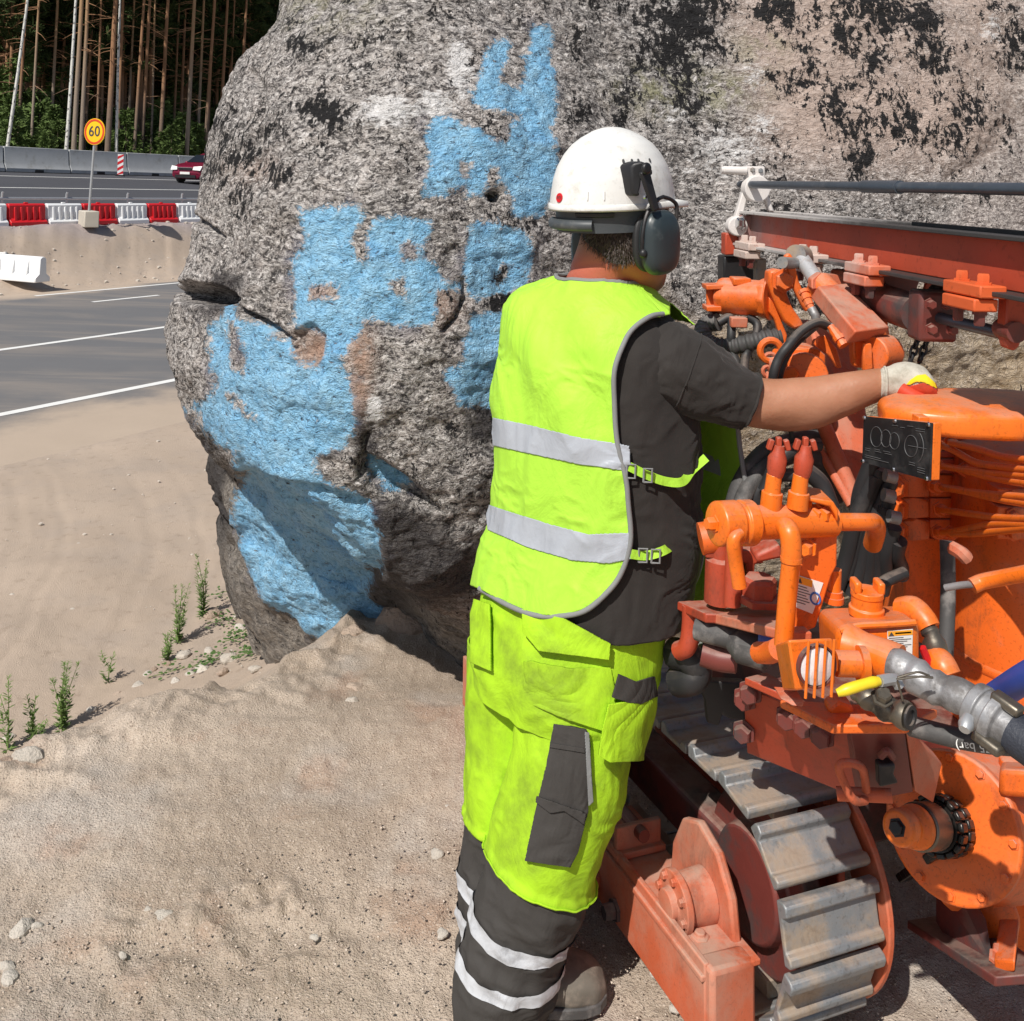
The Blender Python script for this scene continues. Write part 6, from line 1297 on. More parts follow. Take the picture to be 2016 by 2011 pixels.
# --- torso: centre column placed from the photo, sections turned to face right and away
TD = 2.08
def tring(y, xc, a, b, p=2.3, d=TD):
    c = T(xc, y, d); return (c, RT * a, FW * b, p)
TR = [tring(528, 1192, .054, .058, 2), tring(558, 1182, .072, .070, 2), tring(582, 1173, .132, .092, 2.1), tring(608, 1168, .183, .114, 2.2), tring(650, 1172, .212, .138, 2.3), tring(730, 1176, .222, .158), tring(835, 1178, .224, .168), tring(940, 1178, .223, .171), tring(1045, 1172, .226, .172),
      tring(1110, 1156, .232, .174), tring(1170, 1142, .234, .174), tring(1235, 1128, .230, .172), tring(1290, 1122, .220, .170)]
P_t = loft(TR, 230, 220); N_t = gnorm(P_t)
P_shirt = folds(P_t, N_t, .007, 9, 2, (1, 1, .45)); P_shirt = folds(P_shirt, N_t, .003, 22, 12, (1, 1, .6))
zt = P_shirt[..., 2]
hemz = T(1330, 1235, 1.95)[2]
hemr = int(np.argmin(np.abs(P_shirt[:, 0, 2] - .765)))
shirt = grid_part('t_shirt', P_shirt[int(np.argmin(np.abs(P_t[:, 0, 2] - T(1180, 566, TD)[2]))):hemr], m_shirt, MAN, False); shirt.modifiers.new('t', 'SOLIDIFY').thickness = .003
S_shirt = Surf(P_shirt)
# --- vest: back panel clipped by the photo outline of its piping
VEST = DP([(1085, 470), (1200, 470), (1265, 555), (1265, 596), (1226, 601), (1195, 620), (1173, 655), (1162, 700), (1160, 760), (1166, 830), (1178, 900), (1187, 950), (1190, 1010), (1184, 1050), (1168, 1090), (1142, 1122), (1105, 1150), (1060, 1164), (1010, 1160), (960, 1142), (905, 1112), (840, 1085), (800, 900), (850, 500)])
P_v = P_t + N_t * .021
P_v = folds(P_v, N_t, .006, 7.5, 31, (1, 1, .5)); P_v = folds(P_v, N_t, .0042, 15, 33, (1, 1, .45))
# long soft diagonal folds down the back
q = (P_v[..., 2] - 1.15) * .75 + (P_v @ RT) * .66
P_v = P_v + N_t * (.006 * np.sin(q * 34 + 2 * vnoise(P_v, 4, 8)) * sstep(1.05, 1.2, P_v[..., 2]))[..., None]
P_v = P_v + N_t * (.004 * sstep(.98, .80, P_v[..., 2]))[..., None]
S_v = Surf(P_v)
def upgrid(A, up):
    m_, n_ = A.shape[:2]; A2 = np.concatenate([A, A[:, :1]], 1); n_ += 1
    a = np.linspace(0, m_ - 1, (m_ - 1) * up + 1); b = np.linspace(0, n_ - 1, (n_ - 1) * up + 1); ia = np.clip(a.astype(int), 0, m_ - 2); ib = np.clip(b.astype(int), 0, n_ - 2)
    ta = (a - ia)[:, None, None]; tb = (b - ib)[None, :, None]
    return A2[ia][:, ib] * (1 - ta) * (1 - tb) + A2[ia + 1][:, ib] * ta * (1 - tb) + A2[ia][:, ib + 1] * (1 - ta) * tb + A2[ia + 1][:, ib + 1] * ta * tb
A = upgrid(P_v, 2); Nn = upgrid(N_t, 2); pxv, pyv = proj(A); sdv = sdpoly(pxv, pyv, VEST)
vis = (Nn * (np.array((0, 0, EYE)) - A)).sum(-1) > -.02
nL = (Nn @ RT); nF = (Nn @ FW)
hem_left = T(905 * K, 1112 * K, 2.1)[2]
side = (~vis) & (nL < .1) & (nF < .35) & (A[..., 2] > hem_left - .01) & (A[..., 2] < T(1130, 545, TD)[2])
over = (A[..., 2] > T(1226 * K, 612 * K, 2.0)[2]) & (A[..., 2] < T(1130, 545, TD)[2] - .004) & (~vis)
rowc = np.arange(A.shape[0])[:, None] > 2 * int(np.argmin(np.abs(P_t[:, 0, 2] - (T(1180, 563, TD)[2]))))
vest = Surf.emit(A, rowc & ((vis & (sdv < 0)) | side | over), 'safety_vest', m_vest, MAN, .002)
PIPE = DP([(1250, 592), (1226, 600), (1195, 620), (1173, 655), (1162, 700), (1160, 760), (1166, 830), (1178, 900), (1187, 950), (1190, 1010), (1184, 1050), (1168, 1090), (1142, 1122), (1105, 1150), (1060, 1164), (1010, 1160), (960, 1142), (905, 1112)])
part('piping', MB().tube(cr([S_v.at(x, y, .001) for x, y in PIPE], 6), .0052, 10), m_pipe, vest)
r0_ = int(np.argmax(rowc[:, 0])); part('collar_piping', MB().tube([A[r0_, j] for j in range(0, A.shape[1], 4)] + [A[r0_, 0]], .005, 8), m_pipe, vest)
S_v.patch(DP([(930, 788), (1000, 802), (1090, 825), (1168, 837), (1188, 841), (1192, 890), (1170, 888), (1090, 876), (1000, 857), (925, 840)]), .003, 3, 'reflective_band', m_refl, vest, .0015)
S_v.patch(DP([(915, 950), (960, 965), (1040, 990), (1110, 1008), (1188, 1005), (1194, 1055), (1150, 1064), (1080, 1058), (1000, 1035), (920, 1000)]), .003, 3, 'reflective_band', m_refl, vest, .0015)
# front panel, loose, seen past his side
FP = []
for v in np.linspace(0, 1, 50):
    z = 1.30 + (.72 - 1.30) * v; row = []
    i = int(np.argmin(np.abs(P_t[:, 0, 2] - z)))
    for u in np.linspace(0, 1, 30):
        j = int((.085 + .32 * u + .04 * (1 - v)) * P_t.shape[1]); off = .046 + .056 * math.sin(v * 3.1) * (1 - u) + .008 * math.sin(v * 13 + u * 4)
        row.append(P_t[i, j] + N_t[i, j] * off)
    FP.append(row)
FP = np.array(FP); fpm = MB().grid(FP); fo = part('vest_front', fpm, m_vest, vest, 60); sm_ = fo.modifiers.new('t', 'SOLIDIFY'); sm_.thickness = .003
part('front_piping', MB().tube(cr(list(FP[::4, 0]) + list(FP[-1, ::5]), 3), .0052, 8), m_pipe, vest)
for k0, k1 in ((21, 25), (37, 41)):
    part('reflective_band', MB().grid(FP[k0:k1] + np.array((0, -.002, 0)) - FW * .0 + np.array((.002, -.002, 0))), m_refl, vest, 60)
FPp, FPq = FP[26, 0], FP[38, 0]
def strap(pts, w, nm, off=.004):
    pts = cr(pts, 6); mb = MB(); L = []
    for k, p in enumerate(pts):
        t = nrm(pts[min(k + 1, len(pts) - 1)] - pts[max(k - 1, 0)]); s = nrm(np.cross(t, nrm(np.array((0, 0, EYE)) - p))); n_ = np.cross(s, t); L.append([p - s * w, p + s * w, p + s * w + n_ * .002, p - s * w + n_ * .002])
    part(nm, mb.grid(np.array(L), True), m_vest, vest, 40)
strap([S_v.at(1187 * K, 878 * K, .004), S_shirt.at(1215 * K, 893 * K, .012), S_shirt.at(1250 * K, 907 * K, .014), S_shirt.at(1275 * K, 906 * K, .018), D(1305, 888, 1.935), D(1332, 864, 1.955)], .0085, 'side_strap')
strap([S_v.at(1188 * K, 1043 * K, .004), S_shirt.at(1215 * K, 1043 * K, .012), S_shirt.at(1245 * K, 1034 * K, .014), D(1280, 1023, 1.935), D(1308, 1014, 1.955)], .0085, 'side_strap')
for x, y in ((1192, 882), (1213, 893), (1213, 1043), (1228, 1040)):
    c = S_shirt.at(x * K, y * K, .020); part('buckle', MB().tube([c + np.array((a, 0, b)) for a, b in ((-.008, -.013), (.008, -.013), (.008, .013), (-.008, .013), (-.008, -.013))], .0022, 6), m_pipe, vest)
# hanging front corner pocket
part('vest_corner', MB().prism([D(x, y, 2.0) for x, y in ((1275, 1010), (1300, 1030), (1322, 1018), (1325, 1050), (1312, 1095), (1298, 1104), (1280, 1098), (1270, 1080), (1272, 1050))], eY * .012), m_vest, vest, 30, .005)
part('corner_piping', MB().tube(cr([D(x, y, 1.995) for x, y in ((1322, 1018), (1326, 1050), (1313, 1096), (1298, 1106), (1280, 1099))], 5), .004, 8), m_pipe, vest)

# --- hips and legs
HR = [tring(1080, 1140, .190, .150, 2.3, 2.06), tring(1150, 1132, .203, .152, 2.3, 2.06), tring(1210, 1122, .206, .158, 2.3, 2.05), tring(1290, 1110, .206, .165, 2.4, 2.04), tring(1360, 1104, .192, .155, 2.5, 2.03)]
P_h = loft(HR, 70, 140); P_h = folds(P_h, gnorm(P_h), .007, 11, 51)
RL = [(1145, 1270, 1.985, .122), (1145, 1340, 1.975, .124), (1130, 1463, 1.955, .118), (1110, 1552, 1.945, .114), (1080, 1641, 1.94, .108), (1058, 1731, 1.935, .098), (1024, 1820, 1.93, .086), (1004, 1900, 1.925, .087), (988, 1965, 1.92, .084), (985, 2000, 1.92, .082)]
LLg = [(1035, 1270, 2.11, .122), (1030, 1340, 2.10, .122), (1022, 1463, 2.09, .118), (1016, 1552, 2.08, .116), (1014, 1641, 2.07, .112), (998, 1731, 2.06, .106), (990, 1820, 2.05, .098), (985, 1880, 2.045, .098), (985, 1915, 2.045, .09)]
def leg(L, seed):
    P = limb([T(x, y, d) for x, y, d, r in L], [r for *_, r in L], 1.0, 2.15, eY, 210, 130); N = gnorm(P)
    P = folds(P, N, .011, 6.5, seed, (1, 1, .4)); P = folds(P, N, .0040, 17, seed + 5, (1, 1, .5)); lowm = sstep(.36, .18, P[..., 2])
    P = P + N * (lowm * (ridge(P * np.array((1, 1, 1.5)) + (P @ FW)[..., None] * np.array((0, 0, .7)), 13, 2, seed + 40) * .006))[..., None]
    return P
P_r, P_l = leg(RL, 61), leg(LLg, 71)
def leg_split(P, zc, slope): return P[..., 2] > zc + slope * (P @ FW - (P @ FW).mean())
tr = MB(); tr.grid(P_h, True)
trous = part('trousers', tr, m_trous, MAN, 0); trous.data.polygons.foreach_set('use_smooth', np.ones(len(trous.data.polygons), bool))
S_r, S_l = Surf(P_r), Surf(P_l)
cutR = int(S_r.find(1050, 1775)[0]); cutL = int(S_l.find(950, 1655)[0])
for P, cut, off in ((P_r, cutR, .006), (P_l, cutL, .006)):
    N = gnorm(P); up_ = P + N * (off * sstep(cut - 6, cut - 1, np.arange(P.shape[0])))[:, None, None]
    o = grid_part('trouser_leg', up_[:cut + 1], m_trous, trous, False); sm_ = o.modifiers.new('t', 'SOLIDIFY'); sm_.thickness = .004
    o = grid_part('trouser_cuff', P[cut - 4:], m_grey, trous, False); sm_ = o.modifiers.new('t', 'SOLIDIFY'); sm_.thickness = .004
def band(S, i0, i1, tilt, off, mat):
    """reflective ring round a leg between rows, tilted a little"""
    P, N = S.P, S.N; n = P.shape[1]; rows = []
    for k in np.linspace(0, 1, 10):
        r = []
        for j in range(n):
            i = i0 + (i1 - i0) * k + tilt * math.cos(2 * math.pi * j / n + .6); i = min(max(i, 0), P.shape[0] - 1.001); a = int(i); t = i - a
            r.append(P[a, j] * (1 - t) + P[a + 1, j] * t + N[a, j] * off)
        rows.append(r)
    mb = MB().grid(np.array(rows), True); o = part('reflective_band', mb, mat, trous, 0); o.data.polygons.foreach_set('use_smooth', np.ones(len(o.data.polygons), bool))
rw = lambda S, x, y: int(S.find(x, y)[0])
band(S_r, rw(S_r, 1000, 1853), rw(S_r, 1000, 1888), 4, .004, m_reflw); band(S_r, rw(S_r, 985, 1938), rw(S_r, 985, 1968), 4, .004, m_reflw)
band(S_l, rw(S_l, 930, 1737), rw(S_l, 930, 1776), 3, .004, m_reflw); band(S_l, rw(S_l, 930, 1812), rw(S_l, 930, 1851), 3, .004, m_reflw)
part('hem_stitch', MB().tube(list(P_r[cutR - 1] + S_r.N[cutR - 1] * .008) , .002, 5), m_trous, trous)
# pockets: flaps and pieces of dark cloth that follow the leg
Z3 = lambda L: [(860 + x / 2.238, 1150 + y / 2.238) for x, y in L]
S_h = Surf(P_h)
S_r.patch(Z3([(515, 615), (660, 640), (676, 700), (665, 1000), (620, 1180), (585, 1245), (388, 1218), (440, 980), (485, 790)]), .009, 7, 'thigh_pocket', m_grey, trous, .006)
S_r.patch(Z3([(440, 935), (660, 1010), (650, 1060), (560, 1000), (500, 1010), (435, 960)]), .015, 7, 'pocket_flap', m_grey, trous, .003)
S_r.patch(Z3([(650, 650), (672, 655), (690, 960), (668, 980)]), .013, 7, 'pocket_trim', m_pipe, trous, .002)
S_r.patch(Z3([(500, 700), (655, 725), (655, 745), (497, 720)]), .013, 7, 'pocket_seam', m_grey, trous, .003)
S_r.patch(Z3([(755, 530), (990, 490), (975, 700), (930, 775), (760, 785), (712, 755), (725, 650)]), .024, 7, 'holster_pocket', m_trous, trous, .006)
S_r.patch(Z3([(800, 395), (880, 430), (990, 395), (990, 485), (900, 530), (850, 525), (770, 500)]), .026, 7, 'pocket_panel', m_grey, trous, .004)
S_r.patch(Z3([(375, 340), (760, 335), (790, 500), (760, 655), (580, 600), (390, 520)]), .012, 7, 'hip_pocket', m_trous, trous, .005)
S_r.patch(Z3([(375, 150), (560, 170), (765, 270), (760, 335), (450, 295), (380, 210)]), .020, 7, 'pocket_flap', m_trous, trous, .005)
S_h.patch(Z3([(375, 110), (560, 150), (765, 262), (760, 335), (450, 295), (380, 210)]), .020, 7, 'pocket_flap', m_trous, trous, .005)
S_l.patch(Z3([(150, 120), (235, 150), (240, 385), (150, 345)]), .010, 7, 'back_pocket', m_trous, trous, .005)
S_h.patch(Z3([(150, 60), (235, 90), (240, 385), (150, 345)]), .012, 7, 'back_pocket', m_trous, trous, .005)
# --- boots
def boot(heel, yaw, L):
    fd = np.array((math.cos(yaw), math.sin(yaw), 0)); sd = np.array((-math.sin(yaw), math.cos(yaw), 0)); rows = []
    st = [(0, .030, .020, .10), (.02, .040, .005, .115), (.07, .042, .004, .120), (.11, .043, .004, .105), (.15, .046, .004, .090), (.19, .052, .004, .082), (.23, .053, .004, .074), (.262, .044, .006, .060), (.28, .024, .016, .042)]
    for x, w, z0, z1 in st:
        c = heel + fd * x * L / .28 + ez * (z0 + z1) / 2; rows.append((c, sd * w, ez * (z1 - z0) / 2, 2.8))
    P = loft(rows, 60, 40); P = P + gnorm(P) * (vnoise(P, 28, 6) * .0025)[..., None]
    b = grid_part('boot', P, m_boot, MAN)
    so = MB().prism([heel + fd * x * L / .28 + sd * w * s * 1.07 + ez * .001 for s, seq in ((1, st), (-1, st[::-1])) for x, w, *_ in seq], ez * .022)
    part('sole', so, m_rubberdusty, b, 30, .003)
    part('toe_seam', MB().tube([heel + fd * (.17 + .02 * math.cos(t)) * L / .28 + sd * .049 * math.sin(t) + ez * (.088 * abs(math.cos(t)) ** .5 + .01) for t in np.linspace(-1.45, 1.45, 15)], .0018, 5), m_rubber, b)
hR = T(915, 1990, 1.93); hR[2] = 0.0; boot(hR, math.radians(8), .285)
hL = T(960, 1890, 2.06); hL[2] = 0.0; boot(hL, math.radians(62), .28)

# --- arms and head: one body
sh_c = T(1262, 690, 1.955)
SL = [(D(1205, 668, 1.985), .078), (D(1250, 690, 1.96), .086), (D(1310, 712, 1.95), .078), (D(1365, 738, 1.95), .068), (D(1412, 756, 1.95), .0575)]
P_sl = limb([p for p, r in SL], [r for p, r in SL], 1, 2.1, ez, 90, 90); N_ = gnorm(P_sl); P_sl = folds(P_sl, N_, .0065, 12, 81); P_sl = folds(P_sl, N_, .003, 26, 84)
o = grid_part('sleeve', P_sl, m_shirt, shirt, False); sm_ = o.modifiers.new('t', 'SOLIDIFY'); sm_.thickness = .003
part('sleeve_hem', MB().tube(list(P_sl[-1]) + [P_sl[-1][0]], .003, 6), m_shirt, shirt)
part('sleeve_seam', MB().tube([P_sl[38, j] + N_[38, j] * .0005 for j in range(90)], .0016, 5), m_shirt, shirt)
AR = [(D(1250, 690, 1.96), .05), (D(1340, 730, 1.95), .050), (D(1412, 757, 1.95), .0505), (D(1455, 764, 1.95), .0515), (D(1490, 764, 1.95), .0525), (D(1530, 760, 1.95), .0515), (D(1580, 747, 1.945), .045), (D(1630, 733, 1.94), .0365), (D(1675, 722, 1.94), .0305), (D(1700, 719, 1.94), .030)]
P_a = limb([p for p, r in AR], [(r * .86, r) for p, r in AR], 1, 2.0, ez, 120, 60); N_a = gnorm(P_a)
pxa, pya = proj(P_a); P_a = P_a - N_a * (.006 * np.exp(-(((pxa - 1490 * 1.0) / 30) ** 2 + ((pya - 790) / 22) ** 2)) + .004 * np.exp(-(((pxa - 1535) / 40) ** 2 + ((pya - 835) / 16) ** 2)))[..., None]
P_a = P_a + N_a * (.004 * np.exp(-(((pxa - 1450) / 50) ** 2 + ((pya - 770) / 30) ** 2)) + fbm(P_a, 14, 2, 4) * .0012)[..., None]
# head with jaw, nose, ear, mouth and eyes; neck
HC = T(1236, 466, 2.045)
def head_grid():
    # rows from crown to chin in head space (f forward, r right, u up), head about 0.235 tall
    rows = [(.118, 0, .012, .012), (.112, 0, .045, .038), (.095, -.002, .076, .062), (.065, -.004, .094, .073), (.03, -.003, .100, .076), (0, .0, .099, .075), (-.03, .006, .092, .072), (-.06, .016, .082, .067), (-.085, .030, .068, .058), (-.105, .046, .050, .044), (-.118, .056, .028, .028)]
    rings = [(HC + ez * u + FW * f, RT * b, FW * a, 2.1) for u, f, a, b in rows]
    P = loft(rings, 90, 96); L = P - HC; f, r, u = L @ FW, L @ RT, L[..., 2]; d = np.zeros(f.shape)
    def g(F0, R0, U0, sf, sr, su): return np.exp(-(((f - F0) / sf) ** 2 + ((r - R0) / sr) ** 2 + ((u - U0) / su) ** 2))
    nose = .026 * g(.10, 0, -.030, .03, .011, .013) + .015 * g(.10, 0, -.008, .03, .008, .02)
    brow = .006 * g(.09, .03, .022, .03, .02, .008) + .006 * g(.09, -.03, .022, .03, .02, .008) - .007 * g(.09, .032, .004, .03, .014, .010) - .007 * g(.09, -.032, .004, .03, .014, .010)
    lips = .005 * g(.09, 0, -.068, .03, .020, .006) - .004 * g(.1, 0, -.0735, .03, .02, .003) + .004 * g(.09, 0, -.080, .03, .018, .006)
    jaw = .006 * g(.03, .06, -.075, .03, .03, .02) + .006 * g(.03, -.06, -.075, .03, .03, .02) + .006 * g(.085, 0, -.105, .03, .02, .014)
    return P + gnorm(P) * (nose + brow + lips + jaw)[..., None]
P_hd = head_grid()
P_n = limb([T(1176, 590, 2.068), T(1182, 545, 2.055), T(1195, 500, 2.045), T(1206, 455, 2.045)], [(.080, .084), (.068, .072), (.064, .070), (.062, .068)], 1, 2.0, eY, 50, 60)
N_n = gnorm(P_n); P_n = P_n - N_n * (.003 * np.exp(-((proj(P_n)[1] - 512 + .25 * (proj(P_n)[0] - 1200)) / 5) ** 2))[..., None]
bm_b = MB()
def closed(P):
    bm_b.grid(P, True); m, n = P.shape[:2]; o = len(bm_b.v) - m * n
    bm_b.f.append(tuple(o + k for k in range(n - 1, -1, -1))); bm_b.f.append(tuple(o + (m - 1) * n + k for k in range(n)))
closed(P_hd); closed(P_n); closed(P_a)
c_t = P_t.mean(1, keepdims=True); closed((c_t + (P_t - c_t) * .90)[4::6, ::4])
c_h = P_h.mean(1, keepdims=True); closed((c_h + (P_h - c_h) * .92)[::4, ::4])
for P in (P_r, P_l):
    c_ = P.mean(1, keepdims=True); closed((c_ + (P - c_) * .62)[::6, ::4])
LA = [(P_t[40, 110], .055), (P_t[60, 110] + FW * .10 - RT * .04, .05), (P_t[95, 110] + FW * .28 - RT * .02, .045), (P_t[95, 110] + FW * .48 + RT * .06, .032)]
closed(limb([p for p, r in LA], [r for p, r in LA], 1, 2, ez, 50, 28))
# ears
for sg in (1, -1):
    e = HC + RT * .078 * sg - FW * .005 - ez * .005; bm_b.ball(e, .032, 14, (.75, .75, 1.0))
body = part('body', bm_b, m_skin, MAN, 0)
rm = body.modifiers.new('one_skin', 'REMESH'); rm.mode = 'VOXEL'; rm.voxel_size = .0045; rm.use_smooth_shade = True
sm2 = body.modifiers.new('soften', 'SMOOTH'); sm2.iterations = 3; sm2.factor = .5
bpy.context.view_layer.update(); dg = bpy.context.evaluated_depsgraph_get(); me = bpy.data.meshes.new_from_object(body.evaluated_get(dg)); body.modifiers.clear(); old = body.data; body.data = me; me.name = 'body'
co = np.empty(len(me.vertices) * 3); me.vertices.foreach_get('co', co); co = co.reshape(-1, 3); L = co - HC
f, r, u = L @ FW, L @ RT, L[:, 2]
nk = sstep(.02, -.04, f - .02 + .0 * u) * sstep(-.02, -.06, u) * (co[:, 2] > 1.35) * (np.hypot(L[:, 0], L[:, 1]) < .2)
bd_ = sstep(.035, .06, f) * sstep(-.045, -.065, u) * (u > -.14) * (np.hypot(L[:, 0], L[:, 1]) < .16) * .75
for nm, a in (('neckred', nk * .9), ('beard', bd_)):
    at = me.attributes.new(nm, 'FLOAT', 'POINT'); at.data.foreach_set('value', a.astype(np.float32))
for sg in (1, -1): part('eye', MB().ball(HC + FW * .083 + RT * .032 * sg + ez * .004, .0115, 12), m_sticker, body)
# --- hair: short dark strands on the back of the head
m_hair = simple('dark_brown_hair', (.045, .028, .020), .55, 0, .35, 40, (.16, .12, .095), 60, .55, .7, 0, 1, 0)
hm = MB(); N_hd = gnorm(P_hd); Lh = P_hd - HC; fh, rh, uh = Lh @ FW, Lh @ RT, Lh[..., 2]
capm = (fh < .045) & (uh > -.020 + np.clip(fh, -.05, .05) * .6)
hc_ = MB(); hcap = Surf.emit(upgrid(P_hd + N_hd * .004, 1), upgrid(capm[..., None].astype(float), 1)[..., 0] > .5, 'hair', m_hair, MAN, .003)
rg = np.random.default_rng(8); cand = np.argwhere(capm & (uh < .03))
for k in range(3600):
    i, j = cand[rg.integers(len(cand))]; p = P_hd[i, j] + N_hd[i, j] * .004 + rg.normal(0, .002, 3); n = N_hd[i, j]; d = nrm(-ez * .9 + n * .35 + rg.normal(0, .22, 3) + FW * .1); l = rg.uniform(.008, .016); s = nrm(np.cross(d, n)) * .0006
    hm.add([p - s, p + s, p + d * l * .6 + n * .003 + s * .6, p + d * l * .6 + n * .003 - s * .6, p + d * l + n * .002], [(0, 1, 2, 3), (3, 2, 4)])
part('hair_strands', hm, m_hair, hcap, 0)['kind'] = 'stuff'

# --- hard hat
HT = T(1207, 401, 2.045)
tilt = math.radians(-4); hu = nrm(ez * math.cos(tilt) - FW * math.sin(tilt) * -1); hf = nrm(FW - hu * np.dot(FW, hu)); hr = nrm(np.cross(hf, hu)); hr = hr if np.dot(hr, RT) > 0 else -hr
m_hat = simple('scuffed_white_plastic', (.74, .735, .71), .38, 0, .05, 6, (.26, .23, .17), 10, .53, .74, .15, 120, .05, 60, dmax=.6)
def hatP(u_, rr, th): return HT + hu * u_ + hf * rr * .142 * math.cos(th) + hr * rr * .112 * math.sin(th)
rows = []
prof_h = [(0, 1.03), (.012, 1.02), (.03, 1.0), (.055, .965), (.08, .90), (.105, .79), (.125, .66), (.14, .50), (.150, .33), (.155, .17), (.1565, .01)]
pu = np.array([q[0] for q in prof_h]); pr_ = np.array([q[1] for q in prof_h]); tt = np.linspace(0, 1, 44); ku = np.interp(tt, np.linspace(0, 1, 11), pu); kr = np.interp(tt, np.linspace(0, 1, 11), pr_)
for a, b in zip(ku, kr):
    row = []
    for th in np.linspace(0, 2 * math.pi, 97)[:-1]:
        x_ = b
        rid = .012 * math.exp(-((math.sin(th) * b) / .16) ** 2) * sstep(.07, .11, a)
        row.append(hatP(a + .0 + rid * .35, x_ * (1 + .012 * math.exp(-((math.sin(th)) / .25) ** 2)), th))
    rows.append(row)
hat = part('hard_hat', MB().grid(np.array(rows), True), m_hat, MAN, 0); hat.data.polygons.foreach_set('use_smooth', np.ones(len(hat.data.polygons), bool))
sm_ = hat.modifiers.new('t', 'SOLIDIFY'); sm_.thickness = .003; sm_.offset = 0
rows = []
for u_, rr in ((.004, .99), (.008, 1.02), (.004, 1.055), (-.004, 1.062), (-.008, 1.058), (-.004, 1.045), (-.002, 1.0)):
    rows.append([hatP(u_ - .012 * max(0, math.cos(th)) ** 3 * max(rr - 1, 0) * 12, rr + (max(0, math.cos(th)) ** 2.2 * .32 if rr > 1.04 else 0), th) for th in np.linspace(0, 2 * math.pi, 97)[:-1]])
br = part('brim', MB().grid(np.array(rows), True), m_hat, hat, 0); br.data.polygons.foreach_set('use_smooth', np.ones(len(br.data.polygons), bool))
S_hat = Surf(np.array([[hatP(a, b, th) for th in np.linspace(0, 2 * math.pi, 193)[:-1]] for a, b in zip(ku, kr)]))
def on_hat(x, y, off): i, j = S_hat.find(x, y); return S_hat.P[i, j] + S_hat.N[i, j] * off, S_hat.N[i, j]
HZ = lambda x, y: (1050 + x / 4.7, 230 + y / 4.7)
c, n = on_hat(*HZ(255, 745), .0035); dot = part('round_sticker', MB().lathe([(0, .0098), (.0015, .0095)], c, n, 24), m_plred, hat)
text_on('RD', .009, frame(c + n * .0018 - nrm(np.cross(ez, n)) * .006 - ez * .003, np.cross(ez, n), ez), m_stick_ink, dot, 'sticker_print')
for x in (835, 900, 965, 1070):
    c, n = on_hat(*HZ(x, 418), .0022); part('vent_slot', MB().lathe([(0, .005), (.0012, .0048), (.0014, .003)], c, n, 12, ref=ez, sx=1.0, sy=.55), m_stick_ink, hat)
for x in (512, 655):
    c0_, n0 = on_hat(*HZ(x, 690), .002); c1_, _ = on_hat(*HZ(x, 770), .002); part('moulded_rib', MB().tube([c0_, c1_], .0016, 6), m_hat, hat)
# headband under the hat
rows = []
for u_, rr in ((.0, .93), (-.030, .90), (-.046, .90), (-.046, .93), (-.030, .93), (.0, .95)):
    rows.append([hatP(u_ - .006 + (.030 * sstep(.2, .9, math.cos(th)) if u_ < -.01 else 0), rr * (1.0 if True else 1), th) for th in np.linspace(0, 2 * math.pi, 97)[:-1]])
m_hband = simple('grey_plastic_band', (.055, .062, .068), .5, 0, .15, 20, (.14, .14, .13), 14, .55, .8, bump=0)
hb_ = part('headband', MB().grid(np.array(rows), True), m_hband, hat, 60)
bk_c = HT - hf * .132 - hu * .037
part('ratchet_strap', MB().tube(cr([hatP(-.036, .98, th) for th in np.linspace(math.pi - .55, math.pi + .75, 9)], 4), .0115, 10), m_hband, hb_)
part('band_slot', MB().tube(cr([hatP(-.012, .965, th) for th in np.linspace(math.pi - .9, math.pi - .25, 6)], 4), .008, 8), m_black, hb_)
# ear defenders
m_muff = simple('dark_green_grey_plastic', (.028, .040, .046), .36, 0, .2, 12, (.12, .14, .14), 16, .58, .8, 0, 1, .06, 80, dmax=.5)
def muff(sg, c):
    out = RT * sg; rows = []
    for a, w, h, pw in ((-.012, .036, .050, 2.6), (.0, .046, .062, 2.8), (.012, .049, .066, 2.9), (.024, .046, .062, 2.9), (.034, .036, .050, 2.7), (.039, .018, .026, 2.4), (.040, .002, .003, 2)):
        rows.append((c + out * a, hf * w, hu * h, pw))
    P = loft(rows, 36, 72); o = grid_part('ear_muff', P, m_muff, hat)
    rows = [(c - out * .030, hf * .036, hu * .050, 2.6), (c - out * .022, hf * .044, hu * .060, 2.6), (c - out * .012, hf * .045, hu * .061, 2.6), (c - out * .008, hf * .040, hu * .055, 2.6)]
    grid_part('ear_cushion', loft(rows, 16, 60), m_rubber, o); return o
mc = T(1290, 477, 1.958); mo = muff(1, mc)
part('yoke_wire', MB().tube(cr([mc - hf * .049 - ez * .015 + RT * .01, mc - hf * .052 + ez * .02 + RT * .012, mc - hf * .040 + ez * .062 + RT * .012, mc - hf * .012 + ez * .086 + RT * .012, mc + hf * .005 + ez * .092 + RT * .012], 6), .0042, 8), m_black, mo)
part('yoke_wire', MB().tube(cr([mc + hf * .005 + ez * .092 + RT * .012, mc + hf * .030 + ez * .085 + RT * .012, mc + hf * .048 + ez * .072 + RT * .012, mc + hf * .050 + ez * .045 + RT * .012], 6), .0042, 8), m_black, mo)
part('yoke_pivot', MB().ball(mc - hf * .048 - ez * .018 + RT * .012, .010, 10), m_black, mo)
a0 = T(*HZ(1040, 500), 1.893); a1 = T(*HZ(1150, 870), 1.905)
ad = nrm(a1 - a0); asd = nrm(np.cross(ad, RT))
part('muff_arm', MB().hexa([a0 - asd * .013, a0 + asd * .013, a1 + asd * .009, a1 - asd * .009], [q - RT * .010 for q in (a0 - asd * .013, a0 + asd * .013, a1 + asd * .009, a1 - asd * .009)]), m_black, mo, 30, .004, 3)
